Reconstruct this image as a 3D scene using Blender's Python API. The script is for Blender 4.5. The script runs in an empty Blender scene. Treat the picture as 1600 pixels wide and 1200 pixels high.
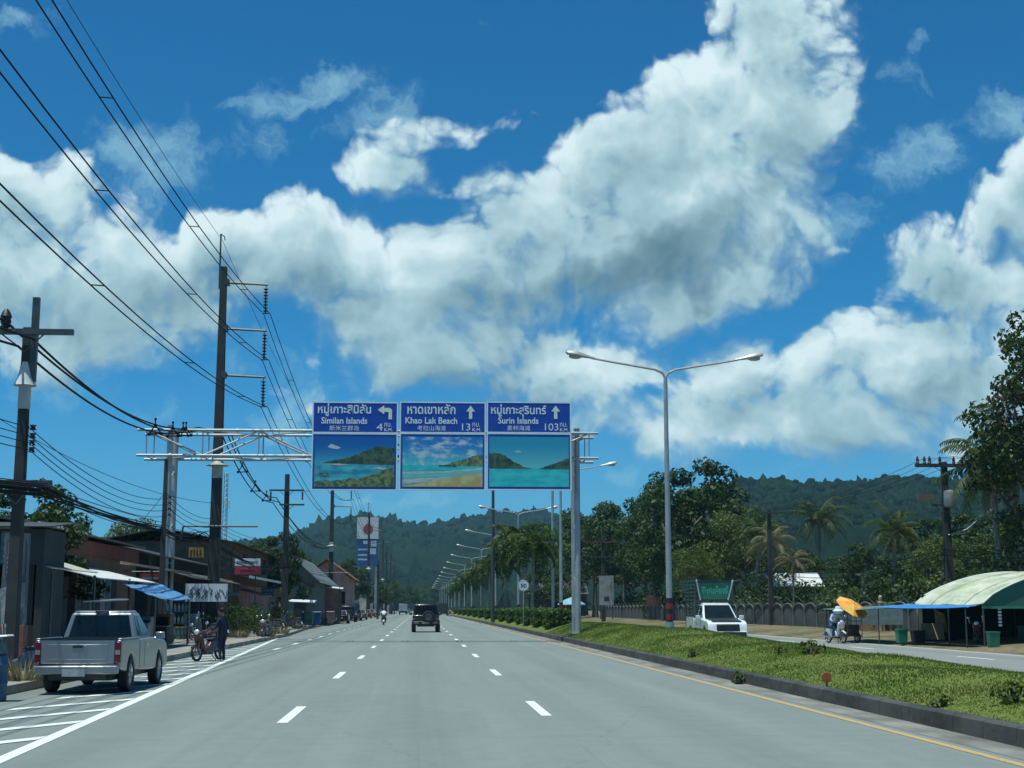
import bpy, bmesh, math, random
import numpy as np
from mathutils import Vector, Matrix, Euler
R = math.radians
scene = bpy.context.scene
COL = scene.collection

# ------------------------------------------------------------------ camera
F_PX, HC = 2200.0, 1.6                 # focal length in pixels of a 1600 px wide frame, eye height in metres
YAW, PITCH = R(3.70), R(9.065)
cam_d = bpy.data.cameras.new('camera'); cam = bpy.data.objects.new('camera', cam_d); COL.objects.link(cam)
cam_d.sensor_width = 36.0; cam_d.lens = F_PX / 1600 * 36.0
cam_d.clip_start = 0.2; cam_d.clip_end = 12000
cam.location = (0, 0, HC)
cam.rotation_euler = (R(90) + PITCH, 0, -YAW)
scene.camera = cam
_f = Vector((math.sin(YAW) * math.cos(PITCH), math.cos(YAW) * math.cos(PITCH), math.sin(PITCH)))
_r = Vector((math.cos(YAW), -math.sin(YAW), 0)); _u = _r.cross(_f)
def ray(px, py): return _f * F_PX + _r * (px - 800) + _u * (600 - py)
def at(px, py, Y):
    d = ray(px, py); t = Y / d.y
    return Vector((d.x * t, Y, HC + d.z * t))
def gr(px, py, z=0.0):
    d = ray(px, py); t = (z - HC) / d.z
    return Vector((d.x * t, d.y * t, z))

# ------------------------------------------------------------------ light
SUN_EL, SUN_AZ = R(77), R(-125)         # azimuth measured from the road's direction, minus is to the left
sun_d = bpy.data.lights.new('sun', 'SUN'); sun = bpy.data.objects.new('sun', sun_d); COL.objects.link(sun)
sun_d.energy = 4.5; sun_d.angle = R(0.5); sun_d.color = (0.94, 1.0, 0.90)
sd = Vector((math.sin(SUN_AZ) * math.cos(SUN_EL), math.cos(SUN_AZ) * math.cos(SUN_EL), math.sin(SUN_EL)))
sun.rotation_euler = sd.to_track_quat('Z', 'Y').to_euler()
sun.location = (0, 0, 60)
scene.view_settings.view_transform = 'Standard'; scene.view_settings.look = 'None'
scene.view_settings.exposure = 0.0; scene.view_settings.gamma = 1.0
scene.render.engine = 'CYCLES'
scene.cycles.use_denoising = True
scene.cycles.max_bounces = 5; scene.cycles.diffuse_bounces = 2; scene.cycles.glossy_bounces = 3
scene.cycles.transparent_max_bounces = 8; scene.cycles.volume_bounces = 0
scene.cycles.sample_clamp_indirect = 4.0

# ------------------------------------------------------------------ node helper
class NT:
    def __init__(s, tree): s.t = tree; s.n = tree.nodes; s.l = tree.links
    def node(s, typ, **kw):
        n = s.n.new(typ)
        for k, v in kw.items(): setattr(n, k, v)
        return n
    def put(s, sock, v):
        if isinstance(v, bpy.types.NodeSocket): s.l.new(v, sock)
        elif v is not None: sock.default_value = v
    def math(s, op, a, b=None, c=None, clamp=False):
        n = s.node('ShaderNodeMath', operation=op, use_clamp=clamp)
        s.put(n.inputs[0], a)
        if b is not None: s.put(n.inputs[1], b)
        if c is not None: s.put(n.inputs[2], c)
        return n.outputs[0]
    def vec(s, op, a, b=None, scale=None):
        n = s.node('ShaderNodeVectorMath', operation=op)
        s.put(n.inputs[0], a)
        if b is not None: s.put(n.inputs[1], b)
        if scale is not None: s.put(n.inputs['Scale'], scale)
        return n.outputs['Value'] if op in ('LENGTH', 'DOT_PRODUCT') else n.outputs['Vector']
    def noise(s, v, scale, detail=4, rough=0.5, out='Fac', dist=0.0, dim='3D'):
        n = s.node('ShaderNodeTexNoise', noise_dimensions=dim); s.put(n.inputs['Vector'], v)
        n.inputs['Scale'].default_value = scale; n.inputs['Detail'].default_value = detail
        n.inputs['Roughness'].default_value = rough; n.inputs['Distortion'].default_value = dist
        return n.outputs[out]
    def ramp(s, v, a, b, lo=0.0, hi=1.0, smooth=True):
        n = s.node('ShaderNodeMapRange', interpolation_type='SMOOTHSTEP' if smooth else 'LINEAR')
        s.put(n.inputs['Value'], v); s.put(n.inputs['From Min'], a); s.put(n.inputs['From Max'], b)
        s.put(n.inputs['To Min'], lo); s.put(n.inputs['To Max'], hi)
        return n.outputs[0]
    def mix(s, f, a, b, blend='MIX'):
        n = s.node('ShaderNodeMix', data_type='RGBA', blend_type=blend)
        s.put(n.inputs[0], f)
        for sock, v in ((n.inputs[6], a), (n.inputs[7], b)):
            if isinstance(v, (tuple, list)) and len(v) == 3: v = (*v, 1)
            s.put(sock, v)
        return n.outputs[2]

# ------------------------------------------------------------------ sky with cumulus
def uv_of(px, py):
    d = ray(px, py); return d.x / d.y, d.z / d.y
CLOUDS = [  # centre and radii (as seen from the road), tilt, weight
    (1225, 60, 105, 110, -50, 1.0), (1110, 165, 130, 95, -35, 1.1), (1235, 170, 105, 120, 0, 1.0), (960, 265, 170, 95, -30, 1.1), (1040, 330, 230, 120, -20, 1.2),
    (870, 360, 150, 115, 0, 1.05), (1170, 340, 110, 90, 0, .9), (720, 430, 210, 85, -5, 1.0), (760, 550, 230, 75, 0, 1.0), (620, 480, 160, 70, 0, .95),
    (900, 580, 180, 62, 0, .85), (1060, 480, 150, 70, -25, .85), (560, 400, 170, 75, 5, .95), (440, 400, 130, 75, 5, 1.0), (1150, 430, 110, 50, -20, .7),
    (325, 370, 56, 52, 0, 1.0), (60, 310, 90, 66, 10, .95), (50, 420, 170, 110, 0, 1.0), (190, 440, 110, 85, 20, .9),
    (130, 540, 170, 58, -8, .95), (310, 450, 90, 85, 0, .85), (690, 190, 95, 26, -14, .55), (610, 265, 66, 34, 0, .5),
    (1500, 410, 120, 85, 0, 1.0), (1600, 345, 100, 64, 0, 1.0), (1450, 575, 230, 85, 0, 1.05), (1330, 590, 90, 76, 0, 1.0),
    (1165, 600, 105, 66, -10, .95), (1590, 520, 110, 110, 0, .95), (1080, 670, 130, 46, 0, .85), (1290, 672, 280, 60, 0, .95), (1540, 660, 150, 60, 0, .85), (1595, 255, 32, 50, 0, .7), (560, 640, 120, 26, 0, .3), (950, 660, 120, 30, 0, .4), (1150, 715, 120, 24, 0, .5)]
WISPS = [(470, 145, 120, 34, -18, 1.0), (375, 170, 50, 24, -20, .8), (225, 235, 85, 60, -30, 1.0), (20, 42, 60, 22, -10, .9), (1430, 240, 80, 50, -20, .9),
    (1560, 180, 60, 50, -30, .9), (1415, 125, 40, 30, 0, .7), (1325, 350, 60, 50, 0, .6), (455, 640, 60, 34, -30, .8),
    (545, 790, 70, 20, 0, .6), (660, 785, 34, 16, -15, .9), (1265, 726, 40, 15, 0, .8), (150, 500, 120, 100, 0, .8), (590, 180, 80, 40, -20, .7), (340, 250, 120, 40, -25, .45), (1440, 80, 18, 20, 0, .7), (420, 585, 90, 40, 0, .4), (130, 620, 120, 30, 10, .5), (1010, 745, 60, 20, 0, .6)]
SHADES = [(1000, 425, 200, 46, -14, 1.0), (1120, 370, 120, 45, -35, .55), (1500, 445, 130, 50, 0, .45), (780, 480, 220, 40, 0, .42), (1260, 650, 230, 50, 0, .45), (130, 500, 170, 60, 0, .3),
    (760, 600, 230, 36, 0, .4), (480, 450, 180, 40, 0, .3), (1500, 610, 170, 40, 0, .4)]

def ell_group(name, blobs, floor):
    g = bpy.data.node_groups.new(name, 'ShaderNodeTree')
    g.interface.new_socket('Vector', in_out='INPUT', socket_type='NodeSocketVector')
    g.interface.new_socket('Value', in_out='OUTPUT', socket_type='NodeSocketFloat')
    t = NT(g); gi = t.node('NodeGroupInput'); go = t.node('NodeGroupOutput')
    acc = None
    for (px, py, rx, ry, ang, w) in blobs:
        u, v = uv_of(px, py)
        sc = 1.0 / F_PX * (1 + 0.09 * (951 - py) / 951)
        m = t.node('ShaderNodeMapping', vector_type='TEXTURE')
        pos = gi.outputs[0]
        if acc is not None:            # a numerically negligible dependency keeps the shader's working set small
            pos = t.vec('ADD', pos, t.vec('SCALE', (1e-6, 0, 0), scale=acc))
        t.put(m.inputs['Vector'], pos)
        m.inputs['Location'].default_value = (u, v, 0); m.inputs['Rotation'].default_value = (0, 0, R(-ang))
        m.inputs['Scale'].default_value = (rx * sc * 1.10, ry * sc * 1.10, 1)
        r2 = t.vec('DOT_PRODUCT', m.outputs[0], m.outputs[0])
        e = t.math('MULTIPLY_ADD', r2, -w * 0.8, w)
        acc = e if acc is None else t.math('SMOOTH_MAX', acc, e, 0.25)
    t.l.new(t.math('MAXIMUM', acc, floor), go.inputs[0])
    return g

def build_world():
    w = bpy.data.worlds.new('World'); scene.world = w; w.use_nodes = True
    w.cycles.sampling_method = 'MANUAL'; w.cycles.sample_map_resolution = 256
    t = NT(w.node_tree); t.n.clear()
    S = 0.1
    sky = t.node('ShaderNodeTexSky', sky_type='NISHITA', sun_disc=False)
    sky.sun_elevation = SUN_EL; sky.sun_rotation = SUN_AZ
    sky.air_density = 1.0; sky.dust_density = 0.3; sky.ozone_density = 3.0; sky.altitude = 0
    gen = t.node('ShaderNodeTexCoord').outputs['Generated']
    sep = t.node('ShaderNodeSeparateXYZ'); t.l.new(gen, sep.inputs[0])
    y = t.math('MAXIMUM', sep.outputs[1], 0.12)
    comb = t.node('ShaderNodeCombineXYZ')
    t.l.new(t.math('DIVIDE', sep.outputs[0], y), comb.inputs[0]); t.l.new(t.math('DIVIDE', sep.outputs[2], y), comb.inputs[1])
    uv = comb.outputs[0]
    ge = ell_group('cloud_cover', CLOUDS, -0.55); gw = ell_group('wisp_cover', WISPS, -1.0); gs = ell_group('cloud_shade', SHADES, 0.0)
    # density as a group, so that it can be sampled again a little nearer the sun for relief
    g = bpy.data.node_groups.new('cloud_density', 'ShaderNodeTree')
    g.interface.new_socket('Vector', in_out='INPUT', socket_type='NodeSocketVector')
    g.interface.new_socket('Density', in_out='OUTPUT', socket_type='NodeSocketFloat')
    d = NT(g); gi = d.node('NodeGroupInput'); go = d.node('NodeGroupOutput')
    p = gi.outputs[0]
    w1 = d.vec('SCALE', d.vec('SUBTRACT', d.noise(p, 9, 3, .5, 'Color', dim='2D'), (.5, .5, .5)), scale=.055)
    w2 = d.vec('SCALE', d.vec('SUBTRACT', d.noise(p, 38, 4, .55, 'Color', dim='2D'), (.5, .5, .5)), scale=.009)
    pw = d.vec('ADD', d.vec('ADD', p, w1), w2)
    e = d.node('ShaderNodeGroup', node_tree=ge); d.l.new(pw, e.inputs[0])
    fb = d.noise(pw, 13, 9, .60, dim='2D')
    vo = d.node('ShaderNodeTexVoronoi', feature='F1', voronoi_dimensions='2D'); d.l.new(pw, vo.inputs['Vector'])
    vo.inputs['Scale'].default_value = 30; vo.inputs['Detail'].default_value = 2; vo.inputs['Roughness'].default_value = .6
    puff = d.math('SUBTRACT', .42, vo.outputs['Distance'])
    dens = d.math('MULTIPLY_ADD', d.math('SUBTRACT', fb, .5), 1.7, e.outputs[0])
    dens = d.math('MULTIPLY_ADD', puff, .55, dens)
    d.l.new(dens, go.inputs[0])
    def dn(v):
        n = t.node('ShaderNodeGroup', node_tree=g); t.l.new(v, n.inputs[0]); return n.outputs[0]
    d0 = dn(uv); d1 = dn(t.vec('ADD', uv, (-.008, .026, 0)))
    under = t.ramp(t.math('SUBTRACT', d1, d0), -.25, .40)      # 1 on the underside of a cloud, where it frays
    a_top = t.ramp(d0, -.20, .36); a_bot = t.ramp(d0, -.30, .85)
    alpha = t.math('ADD', t.math('MULTIPLY', a_top, t.math('SUBTRACT', 1.0, under)), t.math('MULTIPLY', a_bot, under))
    core = t.ramp(d0, .2, 1.3)
    rel = t.math('MULTIPLY_ADD', t.math('SUBTRACT', d0, d1), .34, .52)
    shn = t.node('ShaderNodeGroup', node_tree=gs)
    t.l.new(t.vec('ADD', uv, t.vec('SCALE', t.vec('SUBTRACT', t.noise(uv, 11, 4, .55, 'Color', dim='2D'), (.5, .5, .5)), scale=.10)), shn.inputs[0])
    lit = t.math('SUBTRACT', rel, t.math('MULTIPLY', core, .16))
    lit = t.math('SUBTRACT', lit, t.math('MULTIPLY', shn.outputs[0], .54))
    soft = t.noise(uv, 11, 5, .48, dim='2D')
    lit = t.math('MULTIPLY_ADD', t.math('SUBTRACT', soft, .5), .78, lit)
    litc = t.ramp(lit, -.30, .88, smooth=False)
    cr = t.node('ShaderNodeValToRGB'); t.l.new(litc, cr.inputs[0])
    el = cr.color_ramp.elements
    el[0].position = 0; el[0].color = (.10, .21, .27, 1); el[1].position = 1; el[1].color = (.74, .91, .95, 1)
    for pos, c in ((.35, (.21, .36, .43, 1)), (.68, (.40, .61, .68, 1))):
        k = el.new(pos); k.color = c
    cloud = t.vec('SCALE', cr.outputs[0], scale=1 / S)
    # the lowest sky is paler with distant haze
    skyc_low = t.ramp(sep.outputs[2], .03, .17, .42, 0)
    # wisps
    wn = t.node('ShaderNodeGroup', node_tree=gw)
    ww = t.vec('ADD', uv, t.vec('SCALE', t.vec('SUBTRACT', t.noise(uv, 16, 5, .6, 'Color', dim='2D'), (.5, .5, .5)), scale=.07))
    t.l.new(ww, wn.inputs[0])
    wd = t.math('MULTIPLY_ADD', t.math('SUBTRACT', t.noise(ww, 24, 6, .62, dim='2D'), .5), 2.4, wn.outputs[0])
    wal = t.ramp(wd, .05, 1.5, 0, .62)
    hs = t.node('ShaderNodeHueSaturation'); t.l.new(sky.outputs[0], hs.inputs['Color']); hs.inputs['Saturation'].default_value = 1.06
    tint = t.mix(t.ramp(sep.outputs[2], .0, .26), (SKY_TINT[0] * 1.15, SKY_TINT[1] * .98, SKY_TINT[2] * 1.18), SKY_TINT)
    skyc = t.mix(1.0, hs.outputs[0], tint, 'MULTIPLY')
    skyc = t.mix(skyc_low, skyc, tuple(c / S for c in (.17, .45, .64)))
    base = t.mix(wal, skyc, tuple(c / S for c in (.36, .66, .76)))
    a_low = t.math('MULTIPLY', alpha, t.ramp(sep.outputs[2], 0.02, .10))
    col = t.mix(a_low, base, cloud)
    bg = t.node('ShaderNodeBackground'); t.l.new(col, bg.inputs[0]); bg.inputs[1].default_value = S
    out = t.node('ShaderNodeOutputWorld'); t.l.new(bg.outputs[0], out.inputs[0])
SKY_TINT = (0.12, 0.68, 0.96)
build_world()

# ------------------------------------------------------------------ materials
_MATS = {}
def M(name, col, rough=.6, metal=0.0, var=.18, nscale=3.0, bump=0.0, bscale=40.0, spec=.5, stretch=(1, 1, 1), coat=0.0, trans=0.0):
    """Principled material whose colour wanders a little with a noise in object space."""
    if name in _MATS: return _MATS[name]
    m = bpy.data.materials.new(name); m.use_nodes = True; t = NT(m.node_tree)
    b = t.n['Principled BSDF']
    co = t.node('ShaderNodeTexCoord').outputs['Object']
    if stretch != (1, 1, 1): co = t.vec('MULTIPLY', co, stretch)
    nz = t.noise(co, nscale, 5, .6)
    f = t.ramp(nz, .3, .7)
    c = t.mix(f, tuple(x * (1 - var) for x in col), tuple(min(1, x * (1 + var)) for x in col))
    t.l.new(c, b.inputs['Base Color'])
    b.inputs['Metallic'].default_value = metal
    b.inputs['Specular IOR Level'].default_value = spec
    t.l.new(t.math('MULTIPLY_ADD', nz, .2, rough - .1, clamp=True), b.inputs['Roughness'])
    if coat: b.inputs['Coat Weight'].default_value = coat; b.inputs['Coat Roughness'].default_value = .08
    if bump:
        bn = t.node('ShaderNodeBump'); bn.inputs['Strength'].default_value = bump
        t.l.new(t.noise(co, bscale, 4, .6), bn.inputs['Height']); t.l.new(bn.outputs[0], b.inputs['Normal'])
    _MATS[name] = m; return m

def M_leaf(name, col, col2, trans=.35, nscale=.5):
    """Leaves: two greens mixed by noise and per face position, thin translucent."""
    if name in _MATS: return _MATS[name]
    m = bpy.data.materials.new(name); m.use_nodes = True; t = NT(m.node_tree); t.n.clear()
    co = t.node('ShaderNodeTexCoord').outputs['Object']
    f = t.ramp(t.noise(co, nscale, 6, .75), .32, .68)
    c = t.mix(f, col, col2)
    d = t.node('ShaderNodeBsdfPrincipled'); t.l.new(c, d.inputs['Base Color']); d.inputs['Roughness'].default_value = .55; d.inputs['Specular IOR Level'].default_value = .3
    tr = t.node('ShaderNodeBsdfTranslucent'); t.l.new(t.mix(.5, c, (col2[0] * 1.3, col2[1] * 1.5, col2[2] * .6)), tr.inputs[0])
    ms = t.node('ShaderNodeMixShader'); ms.inputs[0].default_value = trans
    t.l.new(d.outputs[0], ms.inputs[1]); t.l.new(tr.outputs[0], ms.inputs[2])
    o = t.node('ShaderNodeOutputMaterial'); t.l.new(ms.outputs[0], o.inputs[0])
    _MATS[name] = m; return m

# ------------------------------------------------------------------ mesh builder
class MB:
    def __init__(s): s.v = []; s.f = []; s.m = []
    def add(s, vs, fs, m=0):
        o = len(s.v); s.v.extend([tuple(x) for x in vs])
        for f in fs: s.f.append(tuple(i + o for i in f)); s.m.append(m)
        return s
    def box(s, c, d, m=0, rz=0.0, rx=0.0, ry=0.0):
        x, y, z = d[0] / 2, d[1] / 2, d[2] / 2
        vs = [Vector(p) for p in ((-x, -y, -z), (x, -y, -z), (x, y, -z), (-x, y, -z), (-x, -y, z), (x, -y, z), (x, y, z), (-x, y, z))]
        if rz or rx or ry:
            e = Euler((rx, ry, rz)).to_matrix(); vs = [e @ p for p in vs]
        c = Vector(c)
        return s.add([p + c for p in vs], [(0, 3, 2, 1), (4, 5, 6, 7), (0, 1, 5, 4), (1, 2, 6, 5), (2, 3, 7, 6), (3, 0, 4, 7)], m)
    def bx(s, x0, x1, y0, y1, z0, z1, m=0):
        return s.box(((x0 + x1) / 2, (y0 + y1) / 2, (z0 + z1) / 2), (x1 - x0, y1 - y0, z1 - z0), m)
    def hexa(s, b4, t4, m=0):
        return s.add(list(b4) + list(t4), [(0, 3, 2, 1), (4, 5, 6, 7), (0, 1, 5, 4), (1, 2, 6, 5), (2, 3, 7, 6), (3, 0, 4, 7)], m)
    def tube(s, pts, r, n=8, m=0, cap=True, twist=0.0):
        pts = [Vector(p) for p in pts]; k = len(pts)
        rs = list(r) if isinstance(r, (list, tuple)) else [r] * k
        vs = []; up = Vector((0, 0, 1))
        d0 = (pts[1] - pts[0]).normalized()
        a = d0.cross(up) if abs(d0.z) < .95 else d0.cross(Vector((0, 1, 0)))
        a.normalize()
        for i in range(k):
            d = (pts[min(i + 1, k - 1)] - pts[max(i - 1, 0)]).normalized()
            a = (a - d * a.dot(d)).normalized(); b = d.cross(a)
            for j in range(n):
                t = 2 * math.pi * j / n + twist
                vs.append(pts[i] + (a * math.cos(t) + b * math.sin(t)) * rs[i])
        fs = [(i * n + j, i * n + (j + 1) % n, (i + 1) * n + (j + 1) % n, (i + 1) * n + j) for i in range(k - 1) for j in range(n)]
        if cap: fs += [tuple(range(n - 1, -1, -1)), tuple((k - 1) * n + j for j in range(n))]
        return s.add(vs, fs, m)
    def lathe(s, prof, c=(0, 0, 0), n=16, m=0, axis='Z', cap=True):
        vs = []
        for (r, z) in prof:
            for j in range(n):
                t = 2 * math.pi * j / n; a, b = r * math.cos(t), r * math.sin(t)
                p = (a, b, z) if axis == 'Z' else (z, a, b) if axis == 'X' else (b, z, a)
                vs.append((p[0] + c[0], p[1] + c[1], p[2] + c[2]))
        k = len(prof)
        fs = [(i * n + j, i * n + (j + 1) % n, (i + 1) * n + (j + 1) % n, (i + 1) * n + j) for i in range(k - 1) for j in range(n)]
        if cap: fs += [tuple(range(n - 1, -1, -1)), tuple((k - 1) * n + j for j in range(n))]
        return s.add(vs, fs, m)
    def prism(s, poly, axis, a, b, m=0):
        """polygon in the plane across axis, drawn out from a to b"""
        def P(p, h): return (h, p[0], p[1]) if axis == 'X' else (p[0], h, p[1]) if axis == 'Y' else (p[0], p[1], h)
        n = len(poly)
        vs = [P(p, a) for p in poly] + [P(p, b) for p in poly]
        fs = [tuple(range(n - 1, -1, -1)), tuple(range(n, 2 * n))] + [(i, (i + 1) % n, n + (i + 1) % n, n + i) for i in range(n)]
        return s.add(vs, fs, m)
    def quad(s, a, b, c, d, m=0): return s.add([a, b, c, d], [(0, 1, 2, 3)], m)
    def slab(s, q, u0, u1, v0, v1, off, m=0, thick=.012):
        """a thin plate over part of the face q (four corners), standing off it"""
        q = [Vector(p) for p in q]; n = (q[1] - q[0]).cross(q[3] - q[0]).normalized()
        def P(u, v): return (q[0] * (1 - u) + q[1] * u) * (1 - v) + (q[3] * (1 - u) + q[2] * u) * v
        b = [P(u0, v0), P(u1, v0), P(u1, v1), P(u0, v1)]
        return s.hexa([p + n * (off - thick) for p in b], [p + n * off for p in b], m)
    def sphere(s, c, r, nu=10, nv=7, m=0):
        r = (r, r, r) if not isinstance(r, (tuple, list)) else r
        vs = [(c[0], c[1], c[2] - r[2])]
        for i in range(1, nv):
            a = -math.pi / 2 + math.pi * i / nv
            for j in range(nu):
                t = 2 * math.pi * j / nu
                vs.append((c[0] + r[0] * math.cos(a) * math.cos(t), c[1] + r[1] * math.cos(a) * math.sin(t), c[2] + r[2] * math.sin(a)))
        vs.append((c[0], c[1], c[2] + r[2])); L = len(vs) - 1; fs = []
        for j in range(nu):
            fs.append((0, 1 + (j + 1) % nu, 1 + j)); fs.append((L, L - nu + j, L - nu + (j + 1) % nu))
        for i in range(nv - 2):
            for j in range(nu):
                o = 1 + i * nu; fs.append((o + j, o + (j + 1) % nu, o + nu + (j + 1) % nu, o + nu + j))
        return s.add(vs, fs, m)
    def mesh(s, name, mats):
        me = bpy.data.meshes.new(name); me.from_pydata(s.v, [], s.f)
        for m in (mats if isinstance(mats, (list, tuple)) else [mats]): me.materials.append(m)
        me.polygons.foreach_set('material_index', s.m)
        me.update(); return me
    def build(s, name, mats, parent=None, smooth=40, bevel=0.0, seg=2):
        me = s.mesh(name, mats)
        if smooth:
            me.polygons.foreach_set('use_smooth', [True] * len(me.polygons))
            me.set_sharp_from_angle(angle=R(smooth))
        o = bpy.data.objects.new(name, me); COL.objects.link(o)
        if parent is not None: o.parent = parent
        if bevel:
            b = o.modifiers.new('bevel', 'BEVEL'); b.width = bevel; b.segments = seg; b.limit_method = 'ANGLE'; b.angle_limit = R(35)
        return o

def tag(o, label=None, cat=None, group=None, kind=None):
    if label: o['label'] = label
    if cat: o['category'] = cat
    if group: o['group'] = group
    if kind: o['kind'] = kind
    return o
def thing(name, label, cat, loc=(0, 0, 0), rz=0.0, group=None):
    o = bpy.data.objects.new(name, None); COL.objects.link(o)
    o.empty_display_size = .2; o.location = loc; o.rotation_euler = (0, 0, rz)
    return tag(o, label, cat, group)
def kids(o): return [c for c in KID.get(o.name, [])]
KID = {}
def dup(root, loc, rz=0.0, label=None, group=None, scale=None):
    r = root.copy(); COL.objects.link(r); r.location = loc; r.rotation_euler = (0, 0, rz)
    if scale is not None: r.scale = (scale,) * 3 if not isinstance(scale, (tuple, list)) else scale
    if label: r['label'] = label
    if group: r['group'] = group
    for ch in root.children:
        c = ch.copy(); COL.objects.link(c); c.parent = r
        for g in ch.children:
            d = g.copy(); COL.objects.link(d); d.parent = c
    return r
def struct(o): o['kind'] = 'structure'; return o
def stuff(o): o['kind'] = 'stuff'; return o

FONT_CACHE = {}
def text_mesh(txt, height, width=None, depth=.006, bold=False):
    """lettering as (vertices, faces) lying in the x-z plane, left bottom at the origin, facing -y"""
    cu = bpy.data.curves.new('lettering', 'FONT'); cu.body = txt; cu.size = 1; cu.extrude = 0; cu.resolution_u = 3
    if bold: cu.offset = .018
    o = bpy.data.objects.new('lettering_source', cu); COL.objects.link(o)
    dg = bpy.context.evaluated_depsgraph_get()
    me = bpy.data.meshes.new_from_object(o.evaluated_get(dg), depsgraph=dg)
    co = np.empty(len(me.vertices) * 3); me.vertices.foreach_get('co', co); co = co.reshape(-1, 3)
    fs = [tuple(p.vertices) for p in me.polygons]
    bpy.data.objects.remove(o); bpy.data.curves.remove(cu); bpy.data.meshes.remove(me)
    lo, hi = co.min(0), co.max(0)
    sy = height / (hi[1] - lo[1]); sx = width / (hi[0] - lo[0]) if width else sy
    return [((x - lo[0]) * sx, 0, (y - lo[1]) * sy) for x, y, z in co], fs, (hi[0] - lo[0]) * sx

# ------------------------------------------------------------------ common materials
galv = M('galvanized_steel', (.40, .42, .42), .52, .45, .14, 2.0)
steel_dark = M('dark_steel', (.09, .10, .10), .5, .5)
concrete = M('concrete', (.30, .29, .27), .85, 0, .22, 1.5, .2, 18)
pole_conc = M('pole_concrete', (.042, .045, .044), .9, 0, .25, 1.2, .15, 14)
white_paint = M('white_paint', (.78, .79, .77), .5, 0, .06)
black_rubber = M('black_rubber', (.018, .018, .02), .75, 0, .2)
black_plastic = M('black_plastic', (.025, .027, .03), .45, 0, .2)
glass_dark = M('tinted_glass', (.010, .014, .017), .10, 0, .2, spec=.45)
chrome = M('chrome', (.75, .77, .78), .15, 1.0, .05)
red_lens = M('red_lens', (.12, .012, .018), .2, 0, .15)
amber_lens = M('amber_lens', (.75, .28, .03), .3, 0, .1)
clear_lens = M('clear_lens', (.75, .78, .8), .12, .3, .1)
plate_white = M('plate_white', (.62, .63, .64), .5, 0, .08)
cable_black = M('cable_black', (.010, .012, .014), .85, 0, .1, spec=.15)
porcelain = M('brown_porcelain', (.05, .022, .018), .3, 0, .2)

# ------------------------------------------------------------------ ground, roads, markings
def M_asphalt(name, base, tint=(1, 1, 1)):
    m = bpy.data.materials.new(name); m.use_nodes = True; t = NT(m.node_tree); b = t.n['Principled BSDF']
    co = t.node('ShaderNodeTexCoord').outputs['Object']
    fine = t.noise(co, 55, 3, .7); mid = t.noise(co, 2.2, 5, .6); big = t.noise(t.vec('MULTIPLY', co, (1, .12, 1)), .5, 4, .6)
    streak = t.noise(t.vec('MULTIPLY', co, (1, .008, 1)), 2.6, 4, .65)
    f = t.math('MULTIPLY_ADD', t.math('SUBTRACT', fine, .5), .50, 1.0)
    f = t.math('MULTIPLY_ADD', t.math('SUBTRACT', mid, .5), .24, f)
    f = t.math('MULTIPLY_ADD', t.math('SUBTRACT', big, .5), .22, f)
    f = t.math('MULTIPLY_ADD', t.math('SUBTRACT', streak, .5), .26, f)
    sx = t.node('ShaderNodeSeparateXYZ'); t.l.new(co, sx.inputs[0])
    lane = t.math('COSINE', t.math('MULTIPLY', sx.outputs[0], 2 * math.pi / 3.86)); trk = t.math('COSINE', t.math('MULTIPLY', sx.outputs[0], 4 * math.pi / 3.86))
    wob = t.noise(t.vec('MULTIPLY', co, (.3, .02, 1)), 1.0, 3, .6)
    f = t.math('SUBTRACT', f, t.math('MULTIPLY', t.ramp(lane, .55, 1.0), t.math('MULTIPLY', wob, .12)))
    f = t.math('ADD', f, t.math('MULTIPLY', t.ramp(trk, -.5, -1.0), .035))
    # square repair patches
    br_ = t.node('ShaderNodeTexBrick'); t.put(br_.inputs['Vector'], t.vec('MULTIPLY', co, (.26, .055, 1))); br_.inputs['Scale'].default_value = 1.0; br_.inputs['Color1'].default_value = (0, 0, 0, 1); br_.inputs['Color2'].default_value = (1, 1, 1, 1); br_.inputs['Mortar Size'].default_value = .004; br_.inputs['Mortar'].default_value = (.5, .5, .5, 1)
    f = t.math('SUBTRACT', f, t.ramp(br_.outputs['Color'], .80, .90, 0, .045))
    f = t.math('SUBTRACT', f, t.math('MULTIPLY', br_.outputs['Fac'], .05))
    # oily patches, a few
    sp = t.ramp(t.noise(t.vec('MULTIPLY', co, (1, .45, 1)), .9, 5, .6), .66, .76, 0, .30)
    f = t.math('SUBTRACT', f, sp)
    dr = t.ramp(t.noise(t.vec('MULTIPLY', co, (1.6, .5, 1)), 1.3, 3, .5), .74, .77, 0, .38)      # small drips and scuffs
    f = t.math('SUBTRACT', f, dr)
    # cracks and joints
    vo = t.node('ShaderNodeTexVoronoi', feature='DISTANCE_TO_EDGE', voronoi_dimensions='2D'); t.l.new(t.vec('ADD', t.vec('MULTIPLY', co, (.10, .03, 1)), t.vec('SCALE', t.noise(co, .8, 4, .6, 'Color'), scale=.10)), vo.inputs['Vector'])
    vo.inputs['Scale'].default_value = 1.0
    f = t.math('SUBTRACT', f, t.ramp(vo.outputs['Distance'], .0, .003, .11, 0))
    t.l.new(t.vec('SCALE', tuple(base), scale=f), b.inputs['Base Color'])
    b.inputs['Roughness'].default_value = .86; b.inputs['Specular IOR Level'].default_value = .3
    bn = t.node('ShaderNodeBump'); bn.inputs['Strength'].default_value = .25; bn.inputs['Distance'].default_value = .01
    t.l.new(fine, bn.inputs['Height']); t.l.new(bn.outputs[0], b.inputs['Normal'])
    return m
asphalt = M_asphalt('asphalt_main', (.205, .230, .214))
asphalt2 = M_asphalt('asphalt_far', (.235, .245, .225))
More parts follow.
